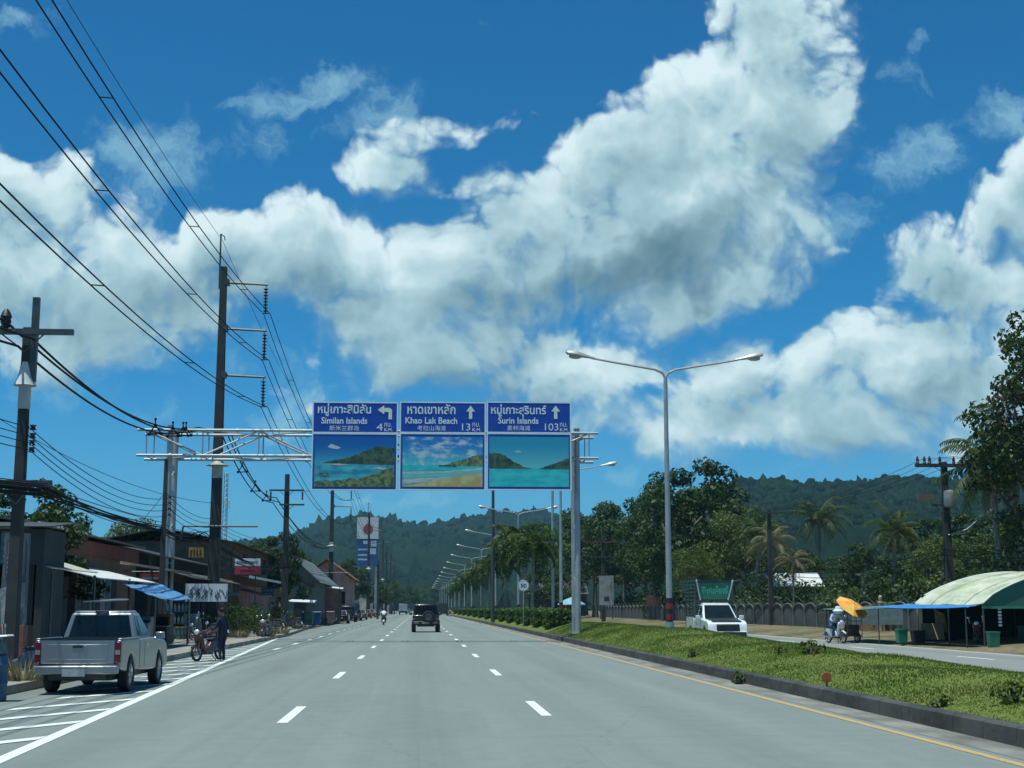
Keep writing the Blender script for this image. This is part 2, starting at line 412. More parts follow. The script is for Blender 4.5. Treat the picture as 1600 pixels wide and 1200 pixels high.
def M_earth():
    m = bpy.data.materials.new('dry_earth'); m.use_nodes = True; t = NT(m.node_tree); b = t.n['Principled BSDF']
    co = t.node('ShaderNodeTexCoord').outputs['Object']
    f1 = t.ramp(t.noise(co, .22, 6, .65), .36, .62); f2 = t.ramp(t.noise(co, 2.5, 5, .7), .3, .7)
    c = t.mix(f2, (.15, .10, .055), (.27, .20, .12)); g = t.mix(f2, (.045, .065, .018), (.13, .125, .045))
    t.l.new(t.mix(f1, c, g), b.inputs['Base Color']); b.inputs['Roughness'].default_value = .95
    bn = t.node('ShaderNodeBump'); bn.inputs['Strength'].default_value = .6; t.l.new(t.noise(co, 9, 5, .7), bn.inputs['Height']); t.l.new(bn.outputs[0], b.inputs['Normal'])
    return m
earth = M_earth()

def strip(prof, ys, name, mat, zf=None):
    """a sheet: cross profile [(x, z)] carried along the stations ys; zf(x, y, z) may reshape it"""
    b = MB(); n = len(prof); vs = []
    for y in ys:
        for x, z in prof:
            X, Z = (zf(x, y, z) if zf else (x, z)); vs.append((X, y, Z))
    fs = [(i * n + j, i * n + j + 1, (i + 1) * n + j + 1, (i + 1) * n + j) for i in range(len(ys) - 1) for j in range(n - 1)]
    b.add(vs, fs); return b.build(name, mat, smooth=30)
def lin(a, b, n): return [a + (b - a) * i / (n - 1) for i in range(n)]

def left_edge(y):   # the kerb line on the left steps outward beyond the first shops
    return -7.7 if y < 85 else -7.7 - 2.3 * min(1, (y - 85) / 60)
GY = lin(-40, 160, 41) + lin(170, 700, 30) + [900, 1300, 2000, 4000, 9000]
def gz(x, y, z):
    return x, z
struct(strip([(-9000, .3), (-300, .3), (-40, .25), (-16, .2), (-9.95, .12), (-7.9, -.1), (20.95, -.1), (21.2, .03), (23.5, .22), (26.5, .38), (40, .45), (120, .6), (400, 1), (9000, 1)], GY, 'ground', earth))
RY = lin(-40, 200, 49) + lin(210, 1500, 40)
b = MB(); n = 2; vs = []
for y in RY: vs += [(left_edge(y), y, 0), (7.0, y, 0)]
b.add(vs, [(2 * i, 2 * i + 1, 2 * i + 3, 2 * i + 2) for i in range(len(RY) - 1)]); struct(b.build('road', asphalt, smooth=0))
b = MB(); vs = []
for y in RY: vs += [(11.8, y, 0), (21.0, y, 0)]
b.add(vs, [(2 * i, 2 * i + 1, 2 * i + 3, 2 * i + 2) for i in range(len(RY) - 1)]); struct(b.build('opposite_road', asphalt2, smooth=0))

# footpath on the left: concrete slab with a kerb stone
paving = M('footpath_concrete', (.27, .255, .225), .9, 0, .3, .8, .3, 12)
fp = [y for y in GY if 20 <= y <= 700] + []
struct(strip([(0, .004), (-.0, .17), (-.16, .18), (-.2, .165), (-3.2, .20), (-6, .24)], fp, 'footpath', paving, lambda x, y, z: (left_edge(y) + x, z)))

# painted markings
def M_line(name, col, wear):
    m = bpy.data.materials.new(name); m.use_nodes = True; t = NT(m.node_tree); b = t.n['Principled BSDF']
    co = t.node('ShaderNodeTexCoord').outputs['Object']
    w = t.ramp(t.noise(co, 14, 6, .75), .30 + wear * .22, .36 + wear * .30)
    t.l.new(t.mix(w, (.24, .25, .23), col), b.inputs['Base Color']); b.inputs['Roughness'].default_value = .7
    return m
line_white = M_line('road_paint_white', (.74, .76, .72), .05); line_old = M_line('road_paint_old', (.60, .62, .58), .45)
line_yellow = M_line('road_paint_yellow', (.56, .35, .11), .45)
def marks(name, quads, mat, z=.005):
    b = MB()
    for q in quads: b.add([(x, y, z) for x, y in q], [(0, 1, 2, 3)])
    return struct(b.build(name, mat, smooth=0))
def dash(x, y, l=3.4, w=.16): return [(x - w / 2, y - l / 2), (x + w / 2, y - l / 2), (x + w / 2, y + l / 2), (x - w / 2, y + l / 2)]
qs = [dash(-1.93, 22.3 + 12.85 * k) for k in range(-2, 45)] + [dash(1.93, 23.4 + 13.0 * k) for k in range(-2, 45)]
qs += [dash(-5.7, 58 + 8.5 * k, 2.6) for k in range(0, 40)]
marks('lane_dashes', qs, line_white)
def xs(y): return -4.42 - .052 * (y - 15.04)
marks('edge_line', [[(xs(y) - .09, y), (xs(y) + .09, y), (xs(y + 2) + .09, y + 2), (xs(y + 2) - .09, y + 2)] for y in range(-10, 78, 2)], line_white)
hs = []
for k in range(-6, 22):
    y1 = 28.6 + 2.55 * k; x1 = xs(y1) - .09
    ln = min(1.45, x1 + 7.45) if k != 0 else 1.25
    if ln < .3: continue
    x0, y0 = x1 - ln, y1 - ln * 1.75
    hs.append([(x0, y0 - .26), (x1, y1 - .26), (x1, y1 + .26), (x0, y0 + .26)])
marks('hatch_lines', hs, line_white, .009)
marks('median_line', [[(6.17, y), (6.30, y), (6.30, y + 5), (6.17, y + 5)] for y in range(-20, 600, 5)], line_yellow)
marks('gutter_line', [[(6.62, y), (6.66, y), (6.66, y + 4), (6.62, y + 4)] for y in range(-20, 80, 4)], line_old, .007)
marks('opposite_dashes', [dash(15.2, 20 + 12 * k, 3.2) for k in range(45)] + [dash(18.2, 22 + 12 * k, 3.2) for k in range(45)], line_white)
marks('opposite_edge_line', [[(20.5, y), (20.62, y), (20.62, y + 10), (20.5, y + 10)] for y in range(0, 500, 10)], line_white)

# gutter apron, kerbs and the grassed median
gutter = M('gutter_concrete', (.20, .195, .17), .9, 0, .45, 1.2, .3, 10, stretch=(1, .35, 1))
struct(strip([(6.45, .004), (6.7, .012), (6.99, .01)], lin(-30, 500, 54), 'gutter', gutter))
def M_kerb():
    m = bpy.data.materials.new('kerb_concrete'); m.use_nodes = True; t = NT(m.node_tree); b = t.n['Principled BSDF']
    co = t.node('ShaderNodeTexCoord').outputs['Object']; s = t.node('ShaderNodeSeparateXYZ'); t.l.new(co, s.inputs[0])
    n1 = t.noise(t.vec('MULTIPLY', co, (1, .4, 1)), 1.6, 6, .7); n2 = t.noise(co, 7, 5, .7)
    c = t.mix(t.ramp(n1, .32, .68), (.026, .028, .026), (.082, .083, .074)); c = t.mix(t.ramp(n2, .60, .72, 0, .6), c, (.19, .185, .165))
    j = t.math('ABSOLUTE', t.math('SUBTRACT', t.math('FRACT', s.outputs[1]), .5))
    c = t.mix(t.ramp(j, .0, .02, .8, 0), c, (.012, .012, .011))
    t.l.new(c, b.inputs['Base Color']); b.inputs['Roughness'].default_value = .93
    bn = t.node('ShaderNodeBump'); bn.inputs['Strength'].default_value = .5; t.l.new(n2, bn.inputs['Height']); t.l.new(bn.outputs[0], b.inputs['Normal']); return m
kerb_m = M_kerb()
def ridge(y): return .56 + .010 * max(0, min(30, y - 24))
struct(strip([(6.97, -.05), (6.99, .215), (7.03, .24), (7.19, .24), (7.22, .16)], lin(-30, 600, 64), 'kerb', kerb_m))
struct(strip([(11.55, .2), (11.57, .285), (11.72, .285), (11.75, .26), (11.77, -.05)], lin(-30, 600, 64), 'far_kerb', kerb_m))
def med(x, y, z):
    u = min(1.0, max(0.0, (x - 7.2) / 4.36))
    r = ridge(y)
    bump = max(0.0, math.sin(math.pi * min(1, u ** 1.12)))
    wob = .05 * math.sin(x * 2.1 + y * .37) * math.sin(y * .21 + x) + .03 * math.sin(y * .9 + 2 * x)
    return x, .225 + (r - .225 + wob) * bump
def medz(x, y): return med(x, y, 0)[1]
def M_turf():
    m = bpy.data.materials.new('turf'); m.use_nodes = True; t = NT(m.node_tree); b = t.n['Principled BSDF']
    co = t.node('ShaderNodeTexCoord').outputs['Object']
    f = t.ramp(t.noise(co, .5, 5, .65), .32, .68); f2 = t.ramp(t.noise(co, 7, 5, .7), .3, .7)
    c = t.mix(f2, (.075, .125, .018), (.13, .18, .036)); d = t.mix(f2, (.11, .13, .025), (.17, .18, .05))
    t.l.new(t.mix(f, c, d), b.inputs['Base Color']); b.inputs['Roughness'].default_value = .9; b.inputs['Specular IOR Level'].default_value = .15
    bn = t.node('ShaderNodeBump'); bn.inputs['Strength'].default_value = .8; t.l.new(t.noise(co, 22, 5, .7), bn.inputs['Height']); t.l.new(bn.outputs[0], b.inputs['Normal'])
    return m
turf = M_turf()
struct(strip([(x, 0) for x in lin(7.21, 11.56, 16)], lin(-20, 100, 121) + lin(105, 600, 60), 'median_ground', turf, med))
# grass blades on the part of the median that lies near
rng = np.random.default_rng(5)
N = 110000
yy = 13 + 69 * rng.random(N) ** 1.25; xx = 7.16 + 4.3 * rng.random(N)
zz = np.array([medz(a, b_) for a, b_ in zip(xx, yy)])
pn = np.sin(xx * 1.7 + yy * .31) + np.sin(yy * .83 - xx * 2.3) + np.sin(yy * 2.1 + xx)
hh = (.018 + .028 * rng.random(N) ** 2) * (1 + .32 * pn) * np.where(xx < 7.6, .8, 1)
hh = np.clip(hh, .02, .2)
ang = rng.random(N) * 2 * math.pi; ln_ = hh * rng.uniform(.1, .9, N); a2 = rng.random(N) * 2 * math.pi
wd = .012 + yy * .00016
P = np.empty((N, 3, 3))
P[:, 0] = np.stack([xx - np.cos(ang) * wd, yy - np.sin(ang) * wd, zz - .01], 1)
P[:, 1] = np.stack([xx + np.cos(ang) * wd, yy + np.sin(ang) * wd, zz - .01], 1)
P[:, 2] = np.stack([xx + np.cos(a2) * ln_, yy + np.sin(a2) * ln_, zz + hh], 1)
me = bpy.data.meshes.new('grass')
me.vertices.add(N * 3); me.vertices.foreach_set('co', P.reshape(-1)); me.loops.add(N * 3); me.loops.foreach_set('vertex_index', np.arange(N * 3))
me.polygons.add(N); me.polygons.foreach_set('loop_start', np.arange(N) * 3); me.update(calc_edges=True)
grass_m = M_leaf('grass_blade', (.085, .155, .020), (.180, .215, .052), .3, .7)
me.materials.append(grass_m)
o = bpy.data.objects.new('grass', me); COL.objects.link(o); stuff(o)

# ------------------------------------------------------------------ foliage library
def quads_mesh(name, C, S, Nn, mats, mi=None, rng=rng, aspect=.55):
    """leaf-size faces: centres C, sizes S, normals Nn (arrays)"""
    n = len(C)
    r = rng.normal(size=(n, 3)); t = np.cross(Nn, r); t /= np.linalg.norm(t, axis=1)[:, None] + 1e-9
    bt = np.cross(Nn, t); S = S[:, None]
    bend = Nn * S * .25
    V = np.empty((n, 4, 3))
    V[:, 0] = C - t * S; V[:, 1] = C - bt * S * aspect + bend; V[:, 2] = C + t * S; V[:, 3] = C + bt * S * aspect + bend
    me = bpy.data.meshes.new(name)
    me.vertices.add(n * 4); me.vertices.foreach_set('co', V.reshape(-1)); me.loops.add(n * 4); me.loops.foreach_set('vertex_index', np.arange(n * 4))
    me.polygons.add(n); me.polygons.foreach_set('loop_start', np.arange(n) * 4); me.update(calc_edges=True)
    for m in mats: me.materials.append(m)
    if mi is not None: me.polygons.foreach_set('material_index', mi)
    return me
def unit(a): return a / (np.linalg.norm(a, axis=1)[:, None] + 1e-9)
def clump_cloud(rng, clumps, per, leaf, radial=.9):
    """clumps: list of (centre, radius); leaves scattered over the outer part of every clump"""
    C, S, Nn = [], [], []
    for c, r in clumps:
        k = max(8, int(per * (r ** 2)))
        d = unit(rng.normal(size=(k, 3))); rr = r * rng.uniform(.45, 1.05, k) ** .6
        p = d * rr[:, None] * np.array([1, 1, .72]) + np.array(c)
        nn = unit(d * radial + rng.normal(size=(k, 3)) * .75 + np.array([0, 0, .35]))
        C.append(p); S.append(leaf * rng.uniform(.55, 1.35, k)); Nn.append(nn)
    return np.concatenate(C), np.concatenate(S), np.concatenate(Nn)
bark = M('bark', (.12, .10, .08), .95, 0, .35, 3, .5, 9)
bark_pale = M('pale_bark', (.24, .22, .19), .9, 0, .3, 3, .4, 9)
leaf_dark = M_leaf('leaf_dark', (.014, .036, .012), (.055, .092, .024), .22)
leaf_mid = M_leaf('leaf_mid', (.026, .058, .014), (.085, .125, .032), .28)
leaf_light = M_leaf('leaf_light', (.05, .09, .02), (.14, .17, .045), .3)
leaf_palm = M_leaf('leaf_palm', (.025, .058, .014), (.10, .135, .036), .25, .8)
leaf_dry = M_leaf('leaf_dry', (.12, .10, .055), (.27, .23, .14), .2, .8)
leaf_foxtail = M_leaf('leaf_foxtail', (.020, .050, .010), (.075, .115, .022), .3, .7)
leaf_purple = M_leaf('leaf_purple', (.07, .035, .04), (.16, .075, .085), .2, .8)

def broadleaf(seed, h, w, trunk_h, mats=leaf_mid, leaf=.34, per=26, open_=.0, name='broadleaf_tree'):
    """a tree of height h and crown width w: trunk with limbs and a crown of leaf clumps; base at the origin"""
    rg = np.random.default_rng(seed); rd = random.Random(seed)
    root = thing(name, '', 'tree')
    tb = MB(); top = h * .62
    pts = [(0, 0, -.3)]; x = y = 0
    for i in range(1, 6):
        x += rd.uniform(-.03, .03) * h * .3; y += rd.uniform(-.03, .03) * h * .3; pts.append((x, y, top * i / 5))
    r0 = h * .021
    tb.tube(pts, [r0 * 1.5] + [r0 * (1 - .14 * i) for i in range(1, 6)], 8)
    clumps = []; nlimb = 9
    ch = h - trunk_h
    for i in range(nlimb):
        t = .45 + .55 * i / nlimb; k = min(4, int(t * 5)); p0 = Vector(pts[k]).lerp(Vector(pts[k + 1]), t * 5 - k)
        a = i * 2.4 + rd.uniform(-.5, .5); reach = w * .5 * rd.uniform(.55, .85) * (1.1 - .35 * i / nlimb)
        p2 = Vector((p0.x + math.cos(a) * reach, p0.y + math.sin(a) * reach, trunk_h + ch * (.25 + .6 * i / nlimb) + rd.uniform(-.06, .08) * h))
        p1 = p0.lerp(p2, .5) + Vector((0, 0, -.03 * h))
        tb.tube([p0, p1, p2], [r0 * .5, r0 * .33, r0 * .12], 5)
        clumps.append((tuple(p2), w * rd.uniform(.13, .2)))
    ncl = int(34 * (1 - open_ * .5))
    for i in range(ncl):
        u = rd.random(); a = rd.uniform(0, 2 * math.pi); zc = trunk_h + ch * (.08 + .86 * u)
        env = math.sqrt(max(.02, 1 - ((u - .42) / .62) ** 2))
        rr = w * .5 * env * rd.uniform(.45, .95)
        clumps.append(((math.cos(a) * rr, math.sin(a) * rr, zc), w * rd.uniform(.07, .15)))
    C, S, Nn = clump_cloud(rg, clumps, per, leaf)
    tr = tb.build('trunk', bark, root)
    me = quads_mesh('crown', C, S, Nn, [mats], rng=rg); o = bpy.data.objects.new('crown', me); COL.objects.link(o); o.parent = root
    return root
def frond(rg, C, base, az, el, length, droop, nl, lw, ll, dry=False, plume=0.0):
    """appends the leaflets of one frond to C = (verts, faces); returns the midrib points"""
    pts = []; p = np.array(base, float); n = 10; e = el
    for i in range(n + 1):
        pts.append(p.copy()); d = np.array([math.cos(az) * math.cos(e), math.sin(az) * math.cos(e), math.sin(e)])
        p = p + d * length / n; e -= droop / n * (1 + .8 * i / n)
    pts = np.array(pts)
    for i in range(nl):
        t = .12 + .88 * i / (nl - 1); k = min(n - 1, int(t * n)); f = t * n - k
        q = pts[k] * (1 - f) + pts[k + 1] * f; d = pts[k + 1] - pts[k]; d /= np.linalg.norm(d)
        side = np.cross(d, [0, 0, 1]); side /= np.linalg.norm(side) + 1e-9
        L = ll * (math.sin(math.pi * (.12 + .83 * t)) * .75 + .3)
        for s in (-1, 1):
            dv = side * s * .8 + d * .45 + np.array([0, 0, rg.uniform(-.75, -.25) if not plume else rg.uniform(-plume, plume)])
            dv /= np.linalg.norm(dv); wv = np.cross(dv, side * s) if plume else d
            wv = wv / (np.linalg.norm(wv) + 1e-9)
            o = len(C[0]); tip = q + dv * L + np.array([0, 0, -.22 * L])
            C[0].extend([tuple(q - wv * lw), tuple(q + wv * lw), tuple(q + dv * L * .55 + wv * lw * .9), tuple(tip), tuple(q + dv * L * .55 - wv * lw * .9)])
            C[1].append((o, o + 1, o + 2, o + 3, o + 4))
    return [tuple(x) for x in pts]
def palm(seed, h, nf=20, fl=3.0, mat=leaf_palm, lean=.06, dead=4, name='coconut_palm', plume=0.0, nl=24, trunk_r=.14, tm=None, lw=.035, ll=.6):
    rg = np.random.default_rng(seed); rd = random.Random(seed)
    root = thing(name, '', 'palm tree')
    la = rd.uniform(0, 6.28); pts = [(math.cos(la) * lean * h * (i / 6) ** 1.6, math.sin(la) * lean * h * (i / 6) ** 1.6, -.3 + (h + .3) * i / 6) for i in range(7)]
    tb = MB(); tb.tube(pts, [trunk_r * 1.5, trunk_r * 1.1] + [trunk_r] * 4 + [trunk_r * .85], 8); tb.build('trunk', tm or bark_pale, root)
    top = pts[-1]; C = ([], []); D = ([], []); rb = MB()
    for i in range(nf):
        el = R(82 - 95 * (i / nf) + rd.uniform(-10, 10)); az = i * 2.399 + rd.uniform(-.3, .3)
        pt = frond(rg, C, top, az, el, fl * rd.uniform(.8, 1.1), R(75 if not plume else 95) * rd.uniform(.7, 1.25), nl, lw, ll * fl / 3, plume=plume)
        rb.tube(pt, [.03, .028, .026, .024, .022, .02, .018, .016, .012, .008, .004], 3, cap=False)
    o = MB(); o.add(C[0], C[1]); off = len(o.v)
    o.add(rb.v, rb.f, 1)
    o.build('crown', [mat, leaf_dry if not plume else leaf_light], root, smooth=0)
    if dead:
        for i in range(dead):
            frond(rg, D, (top[0], top[1], top[2] - .15), rd.uniform(0, 6.28), R(-25 - rd.random() * 35), fl * .8, R(55), nl, .03, ll * .7)
        d = MB(); d.add(*D); d.build('dead_fronds', leaf_dry, root, smooth=0)
    return root
def shrub(seed, w, h, mat, leaf=.16, name='shrub', per=60, n=16, flat=False):
    rg = np.random.default_rng(seed); rd = random.Random(seed)
    root = thing(name, '', 'shrub'); tb = MB(); cl = []
    for i in range(n):
        a = rd.uniform(0, 6.28); r = w * .5 * math.sqrt(rd.random()) * .85; z = h * rd.uniform(.25, .82) * (1 - .35 * (r / (w * .5)) ** 2)
        cl.append(((math.cos(a) * r, math.sin(a) * r, z), min(w, h) * rd.uniform(.16, .28)))
        if i < 7: tb.tube([(0, 0, -.05), (math.cos(a) * r * .4, math.sin(a) * r * .4, z * .55), (math.cos(a) * r, math.sin(a) * r, z)], [.04, .03, .01], 4)
    tb.build('stems', bark, root)
    C, S, Nn = clump_cloud(rg, cl, per, leaf); C[:, 2] = np.maximum(C[:, 2], .03)
    me = quads_mesh('foliage', C, S, Nn, [mat], rng=rg); o = bpy.data.objects.new('foliage', me); COL.objects.link(o); o.parent = root
    return root

# ------------------------------------------------------------------ gantry and its three sign boards
GYD = 69.0; XL, XR = -12.2, 7.68; ZT, ZB = 10.17, 8.93; GD = 1.6
gantry = thing('sign_gantry', 'galvanized steel lattice gantry spanning the road and carrying three blue boards', 'gantry', (XL, GYD, 0))
def gl(x, y, z): return (x - XL, y - GYD, z)
for x in (XL, XR):
    for y in (GYD, GYD + GD):
        b = MB(); zb = .15 if x < 0 else .35
        b.tube([gl(x, y, zb), gl(x, y, ZT + .22)], .14, 14); b.tube([gl(x, y, ZT + .22), gl(x, y, ZT + .25)], .16, 14)
        b.box(gl(x, y, zb + .06), (.55, .55, .05))
        for a in range(4): b.tube([gl(x + .2 * (1 if a % 2 else -1), y + .2 * (1 if a > 1 else -1), zb), gl(x + .2 * (1 if a % 2 else -1), y + .2 * (1 if a > 1 else -1), zb + .16)], .025, 6)
        b.build('post', galv, gantry)
    for k in range(6):
        b = MB(); z0 = 1.2 + k * 1.3; b.tube([gl(x, GYD, z0), gl(x, GYD + GD, z0 + (.65 if k % 2 else -.0))], .035, 6); b.build('post_brace', galv, gantry)
X0, X1 = -13.75, 8.72
for y, z in ((GYD - .18, ZT), (GYD + GD + .18, ZT), (GYD - .18, ZB), (GYD + GD + .18, ZB)):
    b = MB(); b.tube([gl(X0, y, z), gl((X0 + X1) / 2, y, z + .03), gl(X1, y, z)], .068, 10)
    for i in range(7):
        xx_ = X0 + (X1 - X0) * (i + .5) / 7; b.tube([gl(xx_ - .05, y, z), gl(xx_ + .05, y, z)], .105, 10)
    b.build('truss_chord', galv, gantry)
nb = 8; bw = (X1 - X0 - .9) / nb
for i in range(nb):
    xa = X0 + .45 + i * bw; xb = xa + bw
    b = MB()
    for y in (GYD - .18, GYD + GD + .18):
        p, q = ((xa, ZT), (xb, ZB)) if i % 2 == 0 else ((xa, ZB), (xb, ZT))
        b.tube([gl(p[0], y, p[1]), gl(q[0], y, q[1])], .05, 6)
        b.tube([gl(xa, y, ZB), gl(xa, y, ZT)], .034, 6)
        if i == nb - 1: b.tube([gl(xb, y, ZB), gl(xb, y, ZT)], .026, 6)
    for z in (ZB, ZT):
        b.tube([gl(xa, GYD - .18, z), gl(xb, GYD + GD + .18, z)] if i % 2 else [gl(xb, GYD - .18, z), gl(xa, GYD + GD + .18, z)], .034, 6)
        b.tube([gl(xa, GYD - .18, z), gl(xa, GYD + GD + .18, z)], .034, 6)
    b.build('lattice_brace', galv, gantry)

sign_blue = M('sign_blue', (.008, .066, .40), .45, 0, .08)
sign_blue2 = M('sign_frame_blue', (.010, .095, .40), .45, 0, .08)
sign_white = M('sign_white', (.80, .86, .84), .5, 0, .06)
arrow_m = M('arrow_cream', (.78, .84, .70), .5, 0, .05)
def M_pic(name, fn):
    m = bpy.data.materials.new(name); m.use_nodes = True; t = NT(m.node_tree); b = t.n['Principled BSDF']
    co = t.node('ShaderNodeTexCoord').outputs['Object']; b.inputs['Roughness'].default_value = .4
    t.l.new(fn(t, co), b.inputs['Base Color']); return m
def two(a, c, sc, stretch=(1, 1, 1), lo=.4, hi=.6, det=5):
    return lambda t, co: t.mix(t.ramp(t.noise(t.vec('MULTIPLY', co, stretch), sc, det, .62), lo, hi), a, c)
def grad(cb, ct, z0, z1, cloud=0.0, sc=1.2):
    def f(t, co):
        s = t.node('ShaderNodeSeparateXYZ'); t.l.new(co, s.inputs[0])
        c = t.mix(t.ramp(s.outputs[2], z0, z1), cb, ct)
        if cloud: c = t.mix(t.ramp(t.noise(t.vec('MULTIPLY', co, (1, 1, 2.6)), sc, 6, .6), .44, .64, 0, cloud), c, (.72, .78, .76))
        return c
    return f
# prints
pic_sky1 = M_pic('printed_sky_deep', grad((0.073, 0.545, 0.629), (0.008, 0.126, 0.419), .7, 2.4))
pic_sky2 = M_pic('printed_sky_cloudy', grad((0.106, 0.629, 0.629), (0.021, 0.232, 0.568), .9, 2.4, .8))
pic_sky3 = M_pic('printed_sky_pale', grad((0.178, 0.608, 0.629), (0.025, 0.336, 0.503), .7, 2.4))
pic_cloud = M_pic('printed_cloud', two((0.336, 0.629, 0.629), (0.629, 0.629, 0.629), 2.5))
pic_hill = M_pic('printed_hill', two((0.025, 0.067, 0.045), (0.095, 0.147, 0.067), 3.2))
pic_sea1 = M_pic('printed_bay', two((0.106, 0.568, 0.568), (0.021, 0.252, 0.419), 1.0, (1, 1, 3), .35, .65))
pic_sea2 = M_pic('printed_shallows', two((0.126, 0.629, 0.587), (0.209, 0.503, 0.462), 1.6, (1, 1, 4)))
pic_sea3 = M_pic('printed_lagoon', two((0.025, 0.503, 0.545), (0.062, 0.629, 0.629), 1.1, (1, 1, 3)))
pic_bush = M_pic('printed_bushes', two((0.041, 0.106, 0.045), (0.252, 0.283, 0.106), 4.5))
pic_sand = M_pic('printed_sand', two((0.545, 0.400, 0.147), (0.629, 0.568, 0.252), 2.0))
pic_surf = M_pic('printed_surf', two((0.419, 0.503, 0.419), (0.629, 0.629, 0.629), 2.5, (1, 1, 5)))
pic_rock = M_pic('printed_islet', two((0.062, 0.126, 0.062), (0.274, 0.315, 0.126), 4.0))

Y_S = GYD - .52
def make_board(px0, px1, label, thai, eng, chi, dist, arrow, scene_polys, thai_w, eng_w, chi_w, round_right):
    a = at(px0, 766, Y_S); c = at(px1, 628.5, Y_S); w = c.x - a.x; h = c.z - a.z
    root = thing('direction_sign', label, 'road sign', (a.x, Y_S, a.z), 0, 'blue boards on the gantry')
    zs = h * (765.5 - 677.5) / 137.0         # the seam between lettering panel and picture panel
    m = .075
    def panel(name, z0, z1, mat):
        b = MB(); b.bx(.0, w, 0, .05, z0, z1); pn_ = b.build(name, mat, root)
        return pn_
    p1 = panel('direction_panel', zs, h, sign_blue)
    e = MB(); t = .062
    for x0, x1, z0, z1 in ((0, w, h - t, h), (0, w, zs, zs + t), (0, t, zs + t, h - t), (w - t, w, zs + t, h - t)): e.bx(x0, x1, -.012, .001, z0, z1)
    e.build('border', sign_white, p1)
    p2 = panel('picture_panel', 0, zs - .004, sign_blue2)
    e = MB()
    for x0, x1, z0, z1 in ((0, w, 0, t), (0, w, zs - .05, zs - .004), (0, t, t, zs - .05), (w - t, w, t, zs - .05)): e.bx(x0, x1, -.012, .001, z0, z1)
    e.build('border', sign_white, p2)
    # printed picture: shapes in unit coordinates, one sheet over the other
    mx, mz0, mz1 = .16, .18, zs - .18
    if round_right: mx = .13
    b = MB(); mats = []
    for i, (mat, poly) in enumerate(scene_polys):
        mats.append(mat); y = -.004 - .003 * i
        b.add([(mx + u * (w - 2 * mx), y, mz0 + v * (mz1 - mz0)) for u, v in poly], [tuple(range(len(poly)))], i)
    b.build('picture', mats, p2, smooth=0)
    # lettering
    def letter(txt, x, z, hh_, ww, bold, name='lettering'):
        vs, fs, _ = text_mesh(txt, hh_, ww, bold=bold)
        q = MB(); q.add([(x + vx, -.014, z + vz) for vx, _y, vz in vs], fs); return q.build(name, sign_white, p1, smooth=0)
    th = h - zs
    def U(px): return (px - px0) / (px1 - px0) * w
    def V(py): return zs + (677.5 - py) / 48.5 * th
    letter(thai[0], U(thai[1]), V(thai[4]), V(thai[3]) - V(thai[4]), U(thai[2]) - U(thai[1]), True)
    letter(eng[0], U(eng[1]), V(663), V(653) - V(663), U(eng[2]) - U(eng[1]), True)
    letter(chi[0], U(chi[1]), V(673.5), V(665.5) - V(673.5), U(chi[2]) - U(chi[1]), False)
    letter(dist[0], U(dist[1]), V(673), V(662) - V(673), U(dist[2]) - U(dist[1]), False, 'distance')
    letter('กม.', U(dist[3]), V(667), V(660.8) - V(667), U(dist[4]) - U(dist[3]), False, 'unit')
    letter('K.M.', U(dist[3]), V(674), V(669) - V(674), U(dist[4]) - U(dist[3]) + .05, True, 'unit')
    q = MB(); q.prism([(U(x), V(y)) for x, y in arrow], 'Y', -.016, .0); q.build('arrow', arrow_m, p1, smooth=0)
    # brackets behind
    for fx in (.2, .8):
        q = MB(); q.bx(w * fx - .04, w * fx + .04, .05, .26, .1, h - .1); q.build('bracket', galv, root)
    return root
def up_arrow(cx): return [(cx - 2.6, 655), (cx - 2.6, 643.5), (cx - 7, 643.5), (cx, 634.5), (cx + 7, 643.5), (cx + 2.6, 643.5), (cx + 2.6, 655)]
left_arrow = [(607, 655.5), (607, 644.2), (600, 644.2), (600, 648), (589.5, 641.2), (600, 634), (600, 638), (608.5, 638), (612.5, 640.5), (612.5, 655.5)]
full = [(0, 0), (1, 0), (1, 1), (0, 1)]
rd = random.Random(3)
def wav(pts, n=7, amp=.012):
    out = []
    for (u0, v0), (u1, v1) in zip(pts, pts[1:]):
        for k in range(n): out.append((u0 + (u1 - u0) * k / n, v0 + (v1 - v0) * k / n + rd.uniform(-amp, amp)))
    return out + [pts[-1]]
P1 = [(pic_sky1, full), (pic_cloud, [(.16, .80), (.2, .86), (.27, .82), (.33, .78), (.28, .75), (.2, .77)]),
      (pic_sea1, [(0, .05), (1, .05), (1, .5), (0, .5)]),
      (pic_hill, [(.10, .47), (1, .44)] + wav([(1, .78), (.86, .80), (.78, .81), (.55, .66), (.35, .55), (.10, .48)])),
      (pic_surf, [(.10, .455), (.3, .425), (.45, .44), (.3, .465)]), (pic_surf, [(.72, .37), (.95, .33), (1, .35), (.8, .40)]),
      (pic_rock, [(.0, .24), (.2, .22), (.16, .29), (.06, .28)]),
      (pic_bush, [(0, 0), (1, 0)] + wav([(1, .42), (.9, .36), (.78, .27), (.6, .16), (.4, .14), (.2, .11), (0, .10)], 6, .03))]
P2 = [(pic_sky2, full), (pic_sea2, [(0, .1), (1, .1), (1, .43), (0, .43)]), (pic_sea3, [(0, .31), (1, .34), (1, .42), (0, .43)]),
      (pic_rock, [(.47, .42), (.75, .42), (1, .42)] + wav([(1, .66), (.88, .62), (.75, .53), (.62, .50), (.56, .45)], 5)),
      (pic_hill, [(.45, .41), (.68, .40), (.66, .43), (.45, .435)]),
      (pic_surf, [(0, .05), (1, .20), (1, .38), (.5, .31), (0, .30)]),
      (pic_sea2, [(0, .16), (.5, .2), (1, .27), (1, .34), (.5, .28), (0, .25)]),
      (pic_sand, [(0, 0), (1, 0)] + wav([(1, .28), (.7, .22), (.4, .12), (.15, .05), (0, .02)], 4, .006))]
